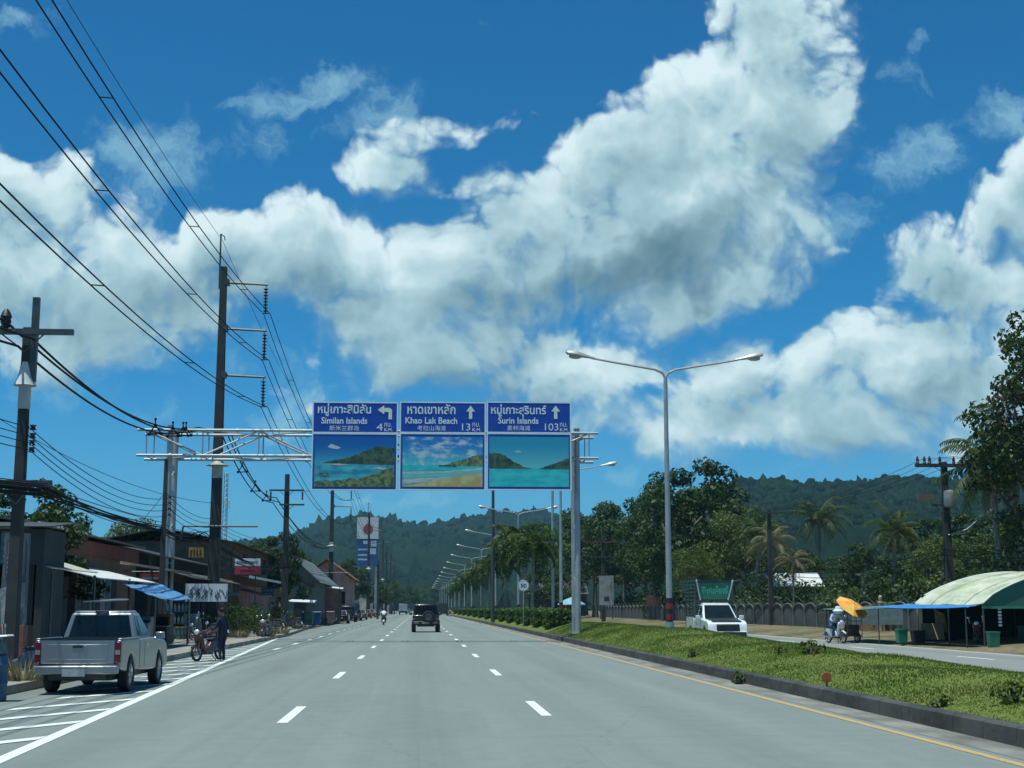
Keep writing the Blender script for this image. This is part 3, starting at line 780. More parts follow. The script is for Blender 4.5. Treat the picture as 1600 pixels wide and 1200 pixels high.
P3 = [(pic_sky3, full), (pic_cloud, [(.30, .70), (.36, .73), (.41, .70), (.36, .68)]), (pic_sea3, [(0, 0), (1, 0), (1, .36), (0, .36)]),
      (pic_hill, [(0, .36), (.56, .36)] + wav([(.46, .38), (.33, .48), (.2, .62), (.12, .67), (0, .67)], 5)),
      (pic_hill, [(.62, .36), (1, .36)] + wav([(1, .58), (.88, .5), (.76, .44), (.66, .38)], 5))]
make_board(485.5, 622.3, 'blue gantry board with a left arrow, 4 km, above a printed bay', ('หมู่เกาะสิมิลัน', 494, 579, 631.5, 651.5), ('Similan Islands', 500, 573),
           ('斯米兰群岛', 513, 560), ('4', 588, 598, 600.5, 612), left_arrow, P1, 0, 0, 0, False)
make_board(623.2, 759.3, 'blue gantry board with an up arrow, 13 km, above a printed sandy beach', ('หาดเขาหลัก', 635, 711, 632.5, 648), ('Khao Lak Beach', 632, 714),
           ('考拉山海滩', 651, 696), ('13', 721.5, 734.5, 738, 750), up_arrow(735), P2, 0, 0, 0, False)
make_board(760.2, 892.3, 'blue gantry board with an up arrow, 103 km, above a printed lagoon', ('หมู่เกาะสุรินทร์', 767, 853, 633, 652.5), ('Surin Islands', 778, 841),
           ('素林海滩', 792, 828), ('103', 851, 872, 874.5, 886), up_arrow(868), P3, 0, 0, 0, True)

# ------------------------------------------------------------------ double-arm street lamps in the median
def make_lamp():
    root = thing('street_lamp', '', 'street lamp', (0, 0, 0), 0, 'double-arm lamps along the median')
    H = 9.65
    b = MB(); b.tube([(0, 0, -.1), (0, 0, 4), (0, 0, H)], [.125, .105, .075], 12); b.tube([(0, 0, .0), (0, 0, .25)], .17, 12); b.build('post', galv, root)
    b = MB()
    for k in range(5): b.tube([(0, 0, .15 + k * .2), (0, 0, .35 + k * .2)], .131, 12, m=k % 2)
    b.build('reflector_band', [M('band_black', (.02, .02, .022), .6), M('band_red', (.30, .025, .02), .5)], root)
    for s in (-1, 1):
        arm = [(0, 0, H - .05), (s * .1, 0, H + .16), (s * .42, 0, H + .30), (s * 1.2, 0, H + .43), (s * 2.0, 0, H + .56), (s * 2.9, 0, H + .72)]
        a = MB(); a.tube(arm, [.055, .052, .048, .044, .042, .04], 8); ao = a.build('arm', galv, root)
        a = MB(); x = s * 2.75; zz_ = H + .70; secs = [(0, .06, .06), (.2, .085, .08), (.38, .13, .11), (.62, .19, .15), (.9, .20, .16), (1.08, .14, .11), (1.14, .03, .03)]
        vs = []; nn = 10
        for d, wy, wz in secs:
            cx_, cz_ = x + s * d, zz_ + d * .19
            for j in range(nn):
                t = 2 * math.pi * j / nn; vs.append((cx_, wy * math.cos(t), cz_ + wz * math.sin(t) * (1 if math.sin(t) > 0 else .45)))
        fs = [(i * nn + j, i * nn + (j + 1) % nn, (i + 1) * nn + (j + 1) % nn, (i + 1) * nn + j) for i in range(len(secs) - 1) for j in range(nn)] + [tuple(range(nn)), tuple(len(secs) * nn - nn + j for j in range(nn))]
        a.add(vs, fs); ho = a.build('lamp_head', M('lamp_housing', (.42, .43, .41), .45, .3), root)
        a = MB(); a.sphere((x + s * .76, 0, zz_ + (.76 * .19) - .07), (.27, .11, .10), 10, 6); a.build('lens', M('lamp_lens', (.35, .37, .36), .12, 0, .1), ho)
    return root
lamp0 = make_lamp()
lamp_words = ['tall double-arm street lamp with banded base, nearest the camera on the grass', 'double-arm street lamp behind the right gantry post', 'double-arm street lamp behind the round speed sign', 'double-arm street lamp among the first median palms', 'double-arm street lamp beyond the first median palms']
for i in range(16):
    y = 53.6 + 41.5 * i
    lab = lamp_words[i] if i < len(lamp_words) else 'distant double-arm street lamp in the row shrinking towards the hills'
    if i < 3: x = 9.45
    else: x = 9.45
    loc = (x, y, medz(x, y) - .02)
    if i == 0: lamp0.location = loc; lamp0['label'] = lab
    else: dup(lamp0, loc, 0, lab, 'double-arm lamps along the median' if i < 5 else 'distant double-arm lamps towards the hills')

# ------------------------------------------------------------------ speed sign
root = thing('speed_sign', 'round white speed limit sign reading 50 on a thin post in the median', 'road sign', (7.5, 103, medz(7.6, 103)))
zc = at(809, 915, 103).z - medz(7.6, 103)
b = MB(); b.tube([(0, 0, -.2), (0, 0, zc + .3)], .035, 8); b.build('post', galv, root)
b = MB(); b.lathe([(.0, -.03), (.40, -.03), (.41, -.02), (.41, -.01)], (0, 0, zc), 24, axis='Y'); disc = b.build('disc', sign_white, root)
b = MB()
for k in range(32):
    t0, t1 = 2 * math.pi * k / 32, 2 * math.pi * (k + 1) / 32
    b.add([(r_ * math.cos(t), -.036, zc + r_ * math.sin(t)) for r_, t in ((.40, t0), (.40, t1), (.35, t1), (.35, t0))], [(0, 1, 2, 3)])
b.build('rim', M('faded_ring', (.40, .36, .36), .5), disc, smooth=0)
vs, fs, wv_ = text_mesh('50', .30, .44, bold=True); q = MB(); q.add([(x - .22, -.038, z + zc - .15) for x, _, z in vs], fs); q.build('number', black_plastic, disc, smooth=0)

# ------------------------------------------------------------------ utility poles
PX = -10.6
def square_pole(b, h, w0, w1, m=0, z0=-.3):
    b.hexa([(-w0, -w0, z0), (w0, -w0, z0), (w0, w0, z0), (-w0, w0, z0)], [(-w1, -w1, h), (w1, -w1, h), (w1, w1, h), (-w1, w1, h)], m)
def insulator(root, x, z, n, mat=porcelain, step=.17, r=.13):
    b = MB(); b.tube([(x, 0, z), (x, 0, z - .22)], .02, 6)
    for i in range(n): b.lathe([(.03, 0), (r, -.03), (r * .9, -.06), (.04, -.10), (.035, -step)], (x, 0, z - .2 - i * step), 10)
    b.tube([(x - .2, 0, z - .2 - n * step), (x + .2, 0, z - .2 - n * step)], .03, 6)
    return b.build('insulator', mat, root)
ARMZ = (18.55, 16.05, 13.55)
def make_tower():
    root = thing('transmission_pole', '', 'power pole', (0, 0, 0), 0, 'tall concrete transmission poles')
    b = MB(); square_pole(b, 19.4, .31, .165); b.build('pole', pole_conc, root, bevel=.03)
    b = MB(); b.tube([(-.22, 0, 18.2), (-.22, 0, 21.2)], .045, 6); b.tube([(-.22, 0, 21.2), (-.02, 0, 21.05), (.0, 0, 20.85)], .03, 6); b.build('earth_wire_mast', steel_dark, root)
    for i, z in enumerate(ARMZ):
        b = MB(); b.tube([(.12, 0, z), (2.35, 0, z - .1)], [.075, .06], 6); b.box((.2, 0, z), (.22, .5, .3)); b.build('crossarm', steel_dark, root)
        insulator(root, 2.25, z - .1, 8)
    b = MB(); square_pole(b, 1.15, .243, .232, z0=0)
    for v in range(len(b.v)): b.v[v] = (b.v[v][0] * 1.06, b.v[v][1] * 1.06, b.v[v][2] + 8.1)
    b.build('painted_band', M('band_grey_white', (.42, .42, .39), .7), root)
    b = MB(); b.lathe([(.26, 0), (.36, -.12), (.62, -.24)], (0, 0, 9.0), 12, cap=False); b.build('climbing_guard', M('guard_grey', (.36, .38, .36), .6, .3), root)
    b = MB(); b.tube([(-1.6, -.3, 5.6), (2.2, -.3, 5.6)], .06, 6); b.tube([(-1.6, -.3, 5.6), (-1.7, -.3, 4.9)], .05, 6); b.build('lower_arm', steel_dark, root)
    return root
tw0 = make_tower()
TY = [74, 170, 268, 370, 470]
tw_lab = ['tall concrete transmission pole with three insulator arms beside the gantry', 'second concrete transmission pole in front of the red-roofed house', 'concrete transmission pole in front of the tall petrol station sign',
          'distant concrete transmission pole right of the petrol station sign', 'farthest concrete transmission pole of the left-hand row']
for i, y in enumerate(TY):
    x = PX if i < 2 else PX + .9
    loc = (x, y, .2)
    if i == 0: tw0.location = loc; tw0['label'] = tw_lab[0]
    else: dup(tw0, loc, 0, tw_lab[i])

def medium_pole(name, label, x, y, h, w=.17, arms=(), pin=None, guard=False, spools=None, group='smaller poles along the left footpath'):
    root = thing(name, label, 'power pole', (x, y, .15), 0, group)
    b = MB(); square_pole(b, h, w * 1.25, w * .8); b.build('pole', pole_conc, root, bevel=.02)
    for (z, x0, x1, th) in arms:
        b = MB(); b.bx(x0, x1, -.3, -.16, z - th, z + th)
        b.tube([(x0 * .45, -.25, z), (0, -.22, z - .5)], .02, 5); b.tube([(x1 * .45, -.25, z), (0, -.22, z - .5)], .02, 5)
        b.build('crossarm', steel_dark, root)
    if pin:
        b = MB(); b.bx(.1, .26, -.1, .06, h - 1.4, h + pin); b.build('earth_wire_mast', steel_dark, root)
    if guard:
        b = MB(); b.lathe([(w * 1.0, .3), (w * 1.2, .1), (w * 1.6, -.12), (w * 2.2, -.3)], (0, 0, h - 1.2), 14, cap=False)
        b.build('climbing_guard', M('guard_white', (.62, .62, .58), .6), root)
        b = MB(); square_pole(b, h - 1.55, w * 1.16, w * .93, z0=0)
        bb = MB(); bb.hexa([(sx * w * .97, sy * w * .97, h - 2.1) for sx, sy in ((-1, -1), (1, -1), (1, 1), (-1, 1))], [(sx * w * .93, sy * w * .93, h - 1.35) for sx, sy in ((-1, -1), (1, -1), (1, 1), (-1, 1))])
        bb.build('painted_band', M('band_pale', (.45, .46, .42), .7), root)
    if spools:
        b = MB()
        b.bx(w * .9, w * 1.1, -.05, .05, spools[-1] - .2, spools[0] + .2)
        for z in spools: b.lathe([(.04, -.07), (.09, -.06), (.05, 0), (.09, .06), (.04, .07)], (w * 1.1 + .12, -.02, z), 10)
        b.build('spool_rack', porcelain, root)
    return root
ya = 36.0; pa = at(15, 1040, ya)
zA = lambda py: at(40, py, ya).z - .15
near_pole = medium_pole('utility_pole', 'dark concrete utility pole with a pale flared guard at the left edge', pa.x, ya, zA(512), .13, [(zA(521), -1.5, 1.2, .07), (zA(757), -1.1, .85, .085)], pin=.78, guard=True, spools=[zA(668), zA(681), zA(692), zA(703)])
b = MB(); b.lathe([(.05, 0), (.13, .04), (.1, .1), (.14, .16), (.12, .24), (.15, .30), (.1, .42), (.04, .5)], (-.5, -.23, zA(516)), 10); b.build('insulator', M('insulator_dark', (.018, .015, .015), .5), near_pole)
p2 = at(249, 1000, 62)
lv_pole = medium_pole('utility_pole', 'slim dark concrete pole right behind the left gantry posts', p2.x, 62, 7.9, .095, spools=[6.2, 5.95, 5.7, 5.45])
p3 = at(443, 985, 104)
mv = medium_pole('utility_pole', 'concrete pole with two short crossarms among the trees left of the road', p3.x, 104, 11.2, .20, [(10.0, -1.25, 1.25, .06), (8.95, -.5, 1.3, .06)])
b = MB()
for sx in (-1.15, 1.15): b.tube([(sx, -.23, 9.9), (sx, -.23, 9.3)], .06, 6)
b.build('insulator', porcelain, mv)
for i, (px, y, h) in enumerate(((603, 330, 15), (616, 420, 14), (637, 520, 13), (590, 225, 9))):
    q = at(px, 960, y); medium_pole('utility_pole', ['distant thin pole just right of the petrol station sign', 'distant thin pole above the far shophouses', 'farthest thin pole above the end of the road', 'low thin pole in front of the petrol station sign'][i], q.x, y, h, .16, [(h - .6, -1.1, 1.1, .06), (h - 1.8, -.9, .9, .05)])
for i, (px, y) in enumerate(((770, 140), (864, 118))):
    q = at(px, 950, y); root = thing('steel_mast', ['dark slim mast rising behind the middle of the median palms to the middle board', 'pale slim mast rising behind the right-hand board near the gantry post'][i], 'mast', (q.x, y, medz(min(q.x, 11), y) - .05), 0, 'slim masts behind the gantry boards')
    b = MB(); b.tube([(0, 0, 0), (0, 0, at(px, 690, y).z)], [.20, .12] if i == 0 else [.13, .10], 8); b.build('post', steel_dark if i == 0 else galv, root)
    b = MB(); b.box((0, 0, .05), (.6, .6, .1)); b.build('base_plate', galv, root)

# lattice phone mast far behind the tall pole
q = at(349, 900, 420); root = thing('phone_mast', 'grey lattice phone mast far behind the tall transmission pole', 'mast', (q.x, 420, .5))
b = MB(); hh_ = at(349, 742, 420).z
for sx, sy in ((-1, -1), (1, -1), (0, 1)): b.tube([(sx * .9, sy * .9, 0), (sx * .5, sy * .5, hh_)], .11, 5)
for k in range(28):
    z0, z1 = hh_ * k / 28, hh_ * (k + 1) / 28; r_ = .9 - .4 * k / 28
    b.tube([(-r_, -r_, z0), (r_, -r_, z1)], .06, 4); b.tube([(r_, -r_, z0), (0, r_, z1)], .06, 4); b.tube([(r_, -r_, z1), (-r_, -r_, z1)], .05, 4)
b.build('lattice', M('mast_grey', (.25, .27, .28), .5, .4), root)
for k in range(3):
    b = MB(); b.box((-1.1 + 1.1 * k, -1.0, hh_ * .80 - k * .6), (.45, .3, 2.2)); b.build('antenna', M('antenna_white', (.6, .6, .6)), root)

# ------------------------------------------------------------------ cables
def cable(label, pts, r, sag=0.0, name='power_cable', n=28, group=None, twin=None):
    """pts: supports; every span hangs as a parabola. twin: second conductor's offset, with spacers"""
    b = MB()
    for off in ([(0, 0, 0)] + ([twin] if twin else [])):
        path = []
        for (p, q), s in zip(zip(pts, pts[1:]), sag if isinstance(sag, (list, tuple)) else [sag] * (len(pts) - 1)):
            for i in range(n + 1):
                t = i / n
                if path and i == 0: continue
                path.append((p[0] + (q[0] - p[0]) * t + off[0], p[1] + (q[1] - p[1]) * t + off[1], p[2] + (q[2] - p[2]) * t - 4 * s * t * (1 - t) + off[2]))
        b.tube(path, r, 5)
    if twin:
        for (p, q), s in zip(zip(pts, pts[1:]), sag if isinstance(sag, (list, tuple)) else [sag] * (len(pts) - 1)):
            for t in (.15, .3, .45, .6, .75, .9):
                c = [p[k] + (q[k] - p[k]) * t for k in range(3)]; c[2] -= 4 * s * t * (1 - t)
                b.tube([c, [c[k] + twin[k] for k in range(3)]], r * .8, 4)
    o = b.build(name, cable_black, smooth=60); tag(o, label, 'cable', group); return o
XI = PX + 2.25
for i, z in enumerate(ARMZ):
    zi = z - .1 - .2 - 8 * .17 + .2
    # the span towards the camera passes overhead to a pole behind it
    sup = [(XI - .1, -22, zi), (XI - .1, 74, zi), (XI - .1, 170, zi), (XI + .8, 268, zi), (XI + .8, 370, zi), (XI + .8, 470, zi)]
    cable(['twin conductor hanging from the top insulator arm of the tall pole', 'twin conductor hanging from the middle insulator arm of the tall pole', 'twin conductor hanging from the lowest insulator arm of the tall pole'][i], sup, .021, 2.45, group='high voltage conductors', twin=(.36, 0, -.02))
cable('thin earth wire running over the mast on top of the tall pole', [(PX - .1, -22, 21), (PX - .1, 74, 21), (PX - .1, 170, 21), (PX + .8, 268, 21), (PX + .8, 370, 21)], .012, 1.6)
# insulated medium voltage cables on spacers
tA = at(42, 523, ya - .25); tB = at(320, 668, 73.5)
ofs = [(-.02, 0, 0), (.22, 0, -.32), (-.26, 0, -.36)]
for i, (dx, dy, dz) in enumerate(ofs):
    s0 = Vector((tA.x + (-.55, .15, -.2)[i], ya - .25, tA.z + (.35, -.1, -.3)[i])); s1 = Vector((tB.x - .3 + dx, 73.5, tB.z + dz * .3)); s2 = Vector((PX + .4 + dx, 74.5, tB.z + dz * .3 - .2)); s3 = Vector((p3.x - .7 + dx, 103.5, 9.6 + dz))
    pre = Vector((s0.x - .6, -10, s0.z + .2))
    cable(['upper black insulated cable sagging from the near crossarm to the tall pole', 'right-hand black insulated cable sagging from the near crossarm to the tall pole', 'left-hand black insulated cable sagging from the near crossarm to the tall pole'][i], [pre, s0, s1, s2, s3, Vector((PX + .5, 169, 9.4 + dz))], .034, [1.2, .95, .0, .9, 1.5], group='medium voltage cables')
def cable_pt(t, k=1.0):
    s0 = Vector((tA.x - .3, ya - .25, tA.z)); s1 = Vector((tB.x - .3, 73.5, tB.z))
    p = s0.lerp(s1, t); p.z -= 4 * .95 * t * (1 - t); return p
def spacer(label, c):
    b = MB(); a = [(0, 0, .20), (.24, 0, -.10), (-.26, 0, -.14)]
    pts = [Vector(c) + Vector(k) for k in ((-.02, 0, .10), (.24, 0, -.26), (-.26, 0, -.28))]
    for p, q_ in ((0, 1), (1, 2), (2, 0)): b.tube([pts[p], pts[q_]], .03, 5)
    for p in pts: b.sphere(p, .075, 8, 5)
    b.tube([pts[0], pts[0] + Vector((0, 0, .22))], .03, 5); b.sphere(pts[0] + Vector((0, 0, .25)), .06, 8, 5)
    o = b.build('cable_spacer', cable_black); tag(o, label, 'cable spacer', 'spacers on the black cables')
for t, l in ((.62, 'first cable spacer from the near pole on the sagging black cables'), (.755, 'cable spacer midway along the sagging black cables'), (.845, 'left one of two close cable spacers near the gantry'), (.872, 'right one of two close cable spacers near the gantry')):
    spacer(l, cable_pt(t))
for t, l in ((.25, 'cable spacer seen through the gantry lattice'), (.5, 'cable spacer just below the gantry lattice'), (.75, 'cable spacer nearest the pole with two short crossarms')):
    s2 = Vector((PX + .4, 74.5, tB.z - .3)); s3 = Vector((p3.x - .7, 103.5, 9.5)); c = s2.lerp(s3, t); c.z -= 3.6 * t * (1 - t); spacer(l, c)
# low voltage wires
for i, py in enumerate((668, 681, 692, 703)):
    s0 = at(46, py, ya); s1 = Vector((p2.x + .25, 62, 6.35 - .25 * i)); s2 = Vector((PX - .2, 74, 6.2 - .22 * i)); s3 = Vector((p3.x, 104, 6.6 - .22 * i))
    cable('thin low voltage wire on the small spools, %s of four' % ['topmost', 'second highest', 'second lowest', 'lowest'][i], [Vector((s0.x - .2, -10, s0.z + .1)), s0, s1, s2, s3, Vector((PX - .2, 170, 6.6 - .2 * i))], .0125, [.6, .62, .25, .5, 1.0], group='low voltage wires')
# telecom bundle
rd = random.Random(8)
for i in range(9):
    s0 = at(74 - 6 * (i % 3), 756 + 2.2 * i, ya - .3); dz = rd.uniform(-.35, .2)
    s1 = Vector((p2.x - .1, 61.9, 5.15 + dz * .7)); s2 = Vector((PX - 1.0 + .25 * (i % 4), 73.7, 5.7 - .06 * i + dz * .3)); s3 = Vector((p3.x + .2, 104, 4.9 + dz)); s4 = Vector((PX, 170, 5.4 + dz))
    cable('black telephone cable of the thick drooping bundle along the shops', [Vector((s0.x - .2, -10, s0.z)), s0, s1, s2, s3, s4], .013 + .008 * (i % 3), [.7, .02 + .32 * rd.random() ** 1.5, .25, .7, 1.2], name='telephone_cable', group='telephone cable bundle')
cable('wire crossing from the tall pole over the shop roofs to the left', [Vector((PX, 74, 7.0)), at(0, 655, 50)], .012, .6, name='service_wire')
cable('wire crossing from the slim pole to the dark shop roof', [Vector((p2.x, 62, 6.6)), at(180, 845, 75)], .012, .3, name='service_wire')

# ------------------------------------------------------------------ vehicles (local: +y forwards, origin on the ground at the middle)
def wheel(root, x, y, r=.35, w=.22, rim_m=None, name='wheel'):
    s = 1 if x > 0 else -1
    e = thing(name, None, None, (x, y, r)); e.parent = root
    b = MB(); b.lathe([(r * .66, -w * .48), (r * .92, -w * .5), (r, -w * .38), (r, w * .38), (r * .92, w * .5), (r * .66, w * .48)], n=26, axis='X', cap=False); b.build('tyre', black_rubber, e)
    b = MB(); b.lathe([(r * .67, s * -.10), (r * .66, s * w * .40), (r * .58, s * w * .44), (r * .52, s * w * .30), (r * .18, s * w * .28), (r * .16, s * w * .36), (.0, s * w * .37)], n=24, axis='X', cap=False)
    for k in range(6):
        t = math.pi * k / 3; b.box((s * w * .34, math.cos(t) * r * .36, math.sin(t) * r * .36), (.03, r * .40, r * .15), rx=t)
    b.build('rim', rim_m or M('alloy', (.42, .43, .44), .35, .8, .1), e); return e
def arch(cy, r, z0, n=9):
    """points of a wheel opening, from front to rear along the bottom edge"""
    a0 = math.asin(max(-1, min(1, (z0 - .34) / r)))
    return [(cy + r * math.cos(t), .34 + r * math.sin(t)) for t in lin(a0, math.pi - a0, n)]
def paint(name, col, metal=.0, rough=.35): return M(name, col, rough, metal, .05, .8, coat=.5)

def make_pickup(name, label, pm, cat='pickup truck', wheels=None):
    root = thing(name, label, cat)
    fw = 1.62; rw = -1.42; hw = .865
    # cab and bonnet side profile (y, z), going clockwise from the sill's rear end
    low = [(-.62, .40), (-.62, 1.06), (.98, 1.06), (1.30, 1.04), (2.20, .98), (2.42, .90), (2.50, .74), (2.52, .46), (2.30, .36)] + arch(fw, .44, .36) + [(.60, .36)]
    b = MB(); b.prism(low, 'X', -hw, hw); b.build('body', pm, root, bevel=.05, seg=3)
    bed = [(-2.42, .50), (-2.42, 1.07), (-.66, 1.07), (-.66, .42)] + arch(rw, .44, .42) + [(-2.2, .46)]
    for s in (-1, 1):
        b = MB(); b.prism(bed, 'X', s * hw if s < 0 else hw - .10, s * (hw - .10) if s < 0 else hw); b.build('bed_side', pm, root, bevel=.03, seg=2)
        b = MB(); b.bx(s * .82 - .05, s * .82 + .05, -2.4, -.68, 1.072, 1.10); b.build('bed_rail', pm, root, bevel=.01)
    b = MB(); b.bx(-.76, .76, -2.38, -.66, .58, .64); b.bx(-.76, .76, -.70, -.665, .64, 1.08); b.build('bed_floor', black_plastic, root)
    b = MB(); b.bx(-.74, .74, -2.47, -2.40, .60, 1.08); tg = b.build('tailgate', pm, root, bevel=.02)
    b = MB(); b.bx(-.60, .60, -2.478, -2.468, .68, .98); b.build('tailgate_panel', pm, tg, bevel=.008)
    b = MB(); b.bx(-.10, .10, -2.49, -2.47, .91, .96); b.build('handle', black_plastic, tg)
    b = MB(); b.bx(-.74, .74, -2.475, -2.41, 1.082, 1.10); b.build('trim', black_plastic, tg)
    b = MB(); b.bx(-.84, .84, -2.62, -2.44, .40, .57); rb = b.build('rear_bumper', pm, root, bevel=.035)
    b = MB(); b.bx(-.80, .80, -2.60, -2.46, .572, .588); b.build('step_plate', chrome, rb)
    b = MB(); b.bx(-.26, .20, -2.635, -2.622, .36, .50); pl = b.build('licence_plate', M('plate_dirty', (.40, .41, .42), .6), root)
    for s in (-1, 1):
        b = MB(); b.bx(s * .80 - .065, s * .80 + .066, -2.475, -2.36, .62, 1.03); tl = b.build('tail_light', red_lens, root, bevel=.012)
        b = MB(); b.bx(s * .80 - .05, s * .80 + .05, -2.482, -2.47, .78, .87); b.build('reversing_lens', M('lens_dull', (.30, .24, .24), .3), tl)
    # cabin
    z0, z1 = 1.05, 1.60
    B4 = [(-.80, -.62, z0), (.80, -.62, z0), (.78, 1.05, z0), (-.78, 1.05, z0)]
    T4 = [(-.65, -.50, z1), (.65, -.50, z1), (.62, .28, z1), (-.62, .28, z1)]
    b = MB(); b.hexa(B4, T4); b.hexa(T4, [(-.58, -.40, z1 + .045), (.58, -.40, z1 + .045), (.56, .20, z1 + .045), (-.56, .20, z1 + .045)]); b.build('cabin', pm, root, bevel=.05, seg=3)
    rear = [B4[0], B4[1], T4[1], T4[0]]; front = [B4[2], B4[3], T4[3], T4[2]]; right = [B4[1], B4[2], T4[2], T4[1]]; left = [B4[3], B4[0], T4[0], T4[3]]
    b = MB(); b.slab(rear, .07, .93, .08, .90, .008); b.build('rear_window', glass_dark, root, bevel=.02)
    b = MB(); b.slab(front, .05, .95, .06, .93, .008); b.build('windscreen', glass_dark, root, bevel=.02)
    for q, s in ((right, 1), (left, -1)):
        e = MB(); u = (.36, .88) if s > 0 else (.12, .64); v = (.06, .28) if s > 0 else (.72, .94)
        dq = MB(); x = s * (hw + .001); dq.bx(x - .006, x + .006, -.12, .92, .46, 1.03); d = dq.build('door', pm, root, bevel=.006)
        dq = MB(); dq.bx(s * (hw + .02) - .012, s * (hw + .02) + .012, -.04, .13, .90, .94); d2 = dq.build('handle', chrome, d)
        e.slab(q, u[0], u[1], .08, .88, .006); e.build('side_window', glass_dark, d, bevel=.015)
        e = MB(); e.slab(q, v[0], v[1], .10, .86, .006); e.build('quarter_window', glass_dark, root, bevel=.015)
        e = MB(); e.box((s * .99, .92, 1.10), (.20, .09, .15)); e.box((s * .88, .93, 1.05), (.08, .04, .04)); e.build('mirror', pm, root, bevel=.02)
    b = MB(); b.bx(-.14, .14, -.53, -.48, 1.60, 1.635); b.build('brake_light', red_lens, root)
    # nose
    b = MB(); b.bx(-.50, .50, 2.46, 2.535, .66, .86); g_ = b.build('grille', black_plastic, root, bevel=.01)
    b = MB()
    for z in (.71, .79): b.bx(-.48, .48, 2.536, 2.545, z - .015, z + .015)
    b.build('grille_bar', chrome, g_)
    b = MB(); b.bx(-.84, .84, 2.44, 2.62, .36, .60); b.build('front_bumper', pm, root, bevel=.05)
    b = MB(); b.bx(-.46, .46, 2.61, 2.63, .40, .52); b.build('air_intake', black_plastic, root)
    b = MB(); b.bx(-.22, .22, 2.632, 2.645, .50, .60); b.build('licence_plate', plate_white, root)
    for s in (-1, 1):
        b = MB(); b.hexa([(s * .52, 2.40, .66), (s * .83, 2.30, .68), (s * .83, 2.10, .68), (s * .52, 2.2, .66)], [(s * .52, 2.44, .85), (s * .84, 2.26, .92), (s * .84, 2.05, .92), (s * .52, 2.2, .85)])
        h_ = b.build('headlight', clear_lens, root)
        b = MB(); b.sphere((s * .70, 2.62, .48), (.06, .03, .06)); b.build('fog_lamp', clear_lens, root)
    b = MB(); b.bx(-.62, .62, -2.2, 2.2, .26, .42); b.bx(-.55, .55, -2.55, -2.1, .30, .42); b.build('chassis', black_plastic, root)
    for x in (-.76, .76):
        wheel(root, x, fw); wheel(root, x, rw)
    return root
silver = paint('silver_paint', (.28, .295, .30), .55, .36)
truck = make_pickup('pickup_truck', 'silver two-door pickup truck parked on the hatched strip', silver)
truck.location = (-6.42, 29.9, 0); truck.rotation_euler = (0, 0, R(-.6)); truck.scale = (.93, .95, .95)

whitep = paint('white_body_paint', (.74, .77, .75), 0, .35)
tr2 = make_pickup('pickup_truck', 'white pickup truck carrying a tall cage behind the grassy median', whitep)
tr2.location = (12.75, 61.0, 0); tr2.rotation_euler = (0, 0, R(180)); tr2.scale = (.95, 1.0, 1.12)
bq = MB(); bq.hexa([(-.72, 1.12, 1.062), (.72, 1.12, 1.062), (.66, 2.36, .955), (-.66, 2.36, .955)], [(-.70, 1.14, 1.085), (.70, 1.14, 1.085), (.64, 2.34, .975), (-.64, 2.34, .975)]); bq.build('bonnet_dark_reflection', black_plastic, tr2, bevel=.01)  # black sheet paints the dark reflection onto the white bonnet
bq = MB(); bq.bx(-.50, .50, 2.55, 2.60, .62, .84); bq.bx(-.78, .78, 2.63, 2.66, .36, .58); bq.build('front_shade', black_plastic, tr2, bevel=.02)  # black plates paint the shade on the grille and front bumper
# cage on its bed
cage_m = M('cage_green', (.035, .085, .075), .5, .2)
b = MB()
cx0, cx1, cy0, cy1, cz0, cz1 = -.84, .84, -2.45, -.2, 1.10, 2.50
for x in (cx0, cx1):
    for k in range(10): b.bx(x - .015, x + .015, cy0, cy1, cz0 + .06 + k * .145, cz0 + .13 + k * .145)
    for y in (cy0, -1.7, -.95, cy1): b.bx(x - .03, x + .03, y - .03, y + .03, cz0, cz1)
for y in (cy0, cy1):
    for k in range(10):
        if y == cy1 and k < 4: continue
        b.bx(cx0, cx1, y - .015, y + .015, cz0 + .06 + k * .145, cz0 + .11 + k * .145)
for y in lin(cy0, cy1, 7): b.bx(cx0, cx1, y - .02, y + .02, cz1 - .02, cz1 + .02)
cg = b.build('cargo_cage', cage_m, tr2)
b = MB()
b.hexa([(-.66, -.20, 1.80), (.66, -.20, 1.80), (.66, -.16, 1.80), (-.66, -.16, 1.80)], [(-.80, -.02, 2.42), (.80, -.02, 2.42), (.80, .02, 2.42), (-.80, .02, 2.42)])
sb = b.build('name_board', M('board_green_dark', (.02, .16, .11), .4), tr2)
b = MB(); rd = random.Random(2)
for i in range(13):                      # the board's lettering is too blurred in the photograph to read: pale green strokes
    x = -.62 + i * .095; h0 = 1.98 + rd.uniform(-.02, .03); h1 = h0 + rd.uniform(.18, .27)
    yf = lambda z: -.16 + (z - 1.80) * .29 + .012
    for p, q_ in (((x, h0), (x, h1)), ((x, h1), (x + .06, h1 - .01)), ((x + .06, h1), (x + .06, h0 + rd.uniform(0, .12)))):
        b.tube([(p[0], yf(p[1]), p[1]), (q_[0], yf(q_[1]), q_[1])], .016, 4)
b.build('lettering', M('lettering_mint', (.10, .62, .42), .4), sb)
for s in (-1, 1):
    b = MB(); b.tube([(s * .64, -.16, 1.76), (s * .84, .03, 2.52)], .035, 6); b.build('board_post', white_paint, tr2)

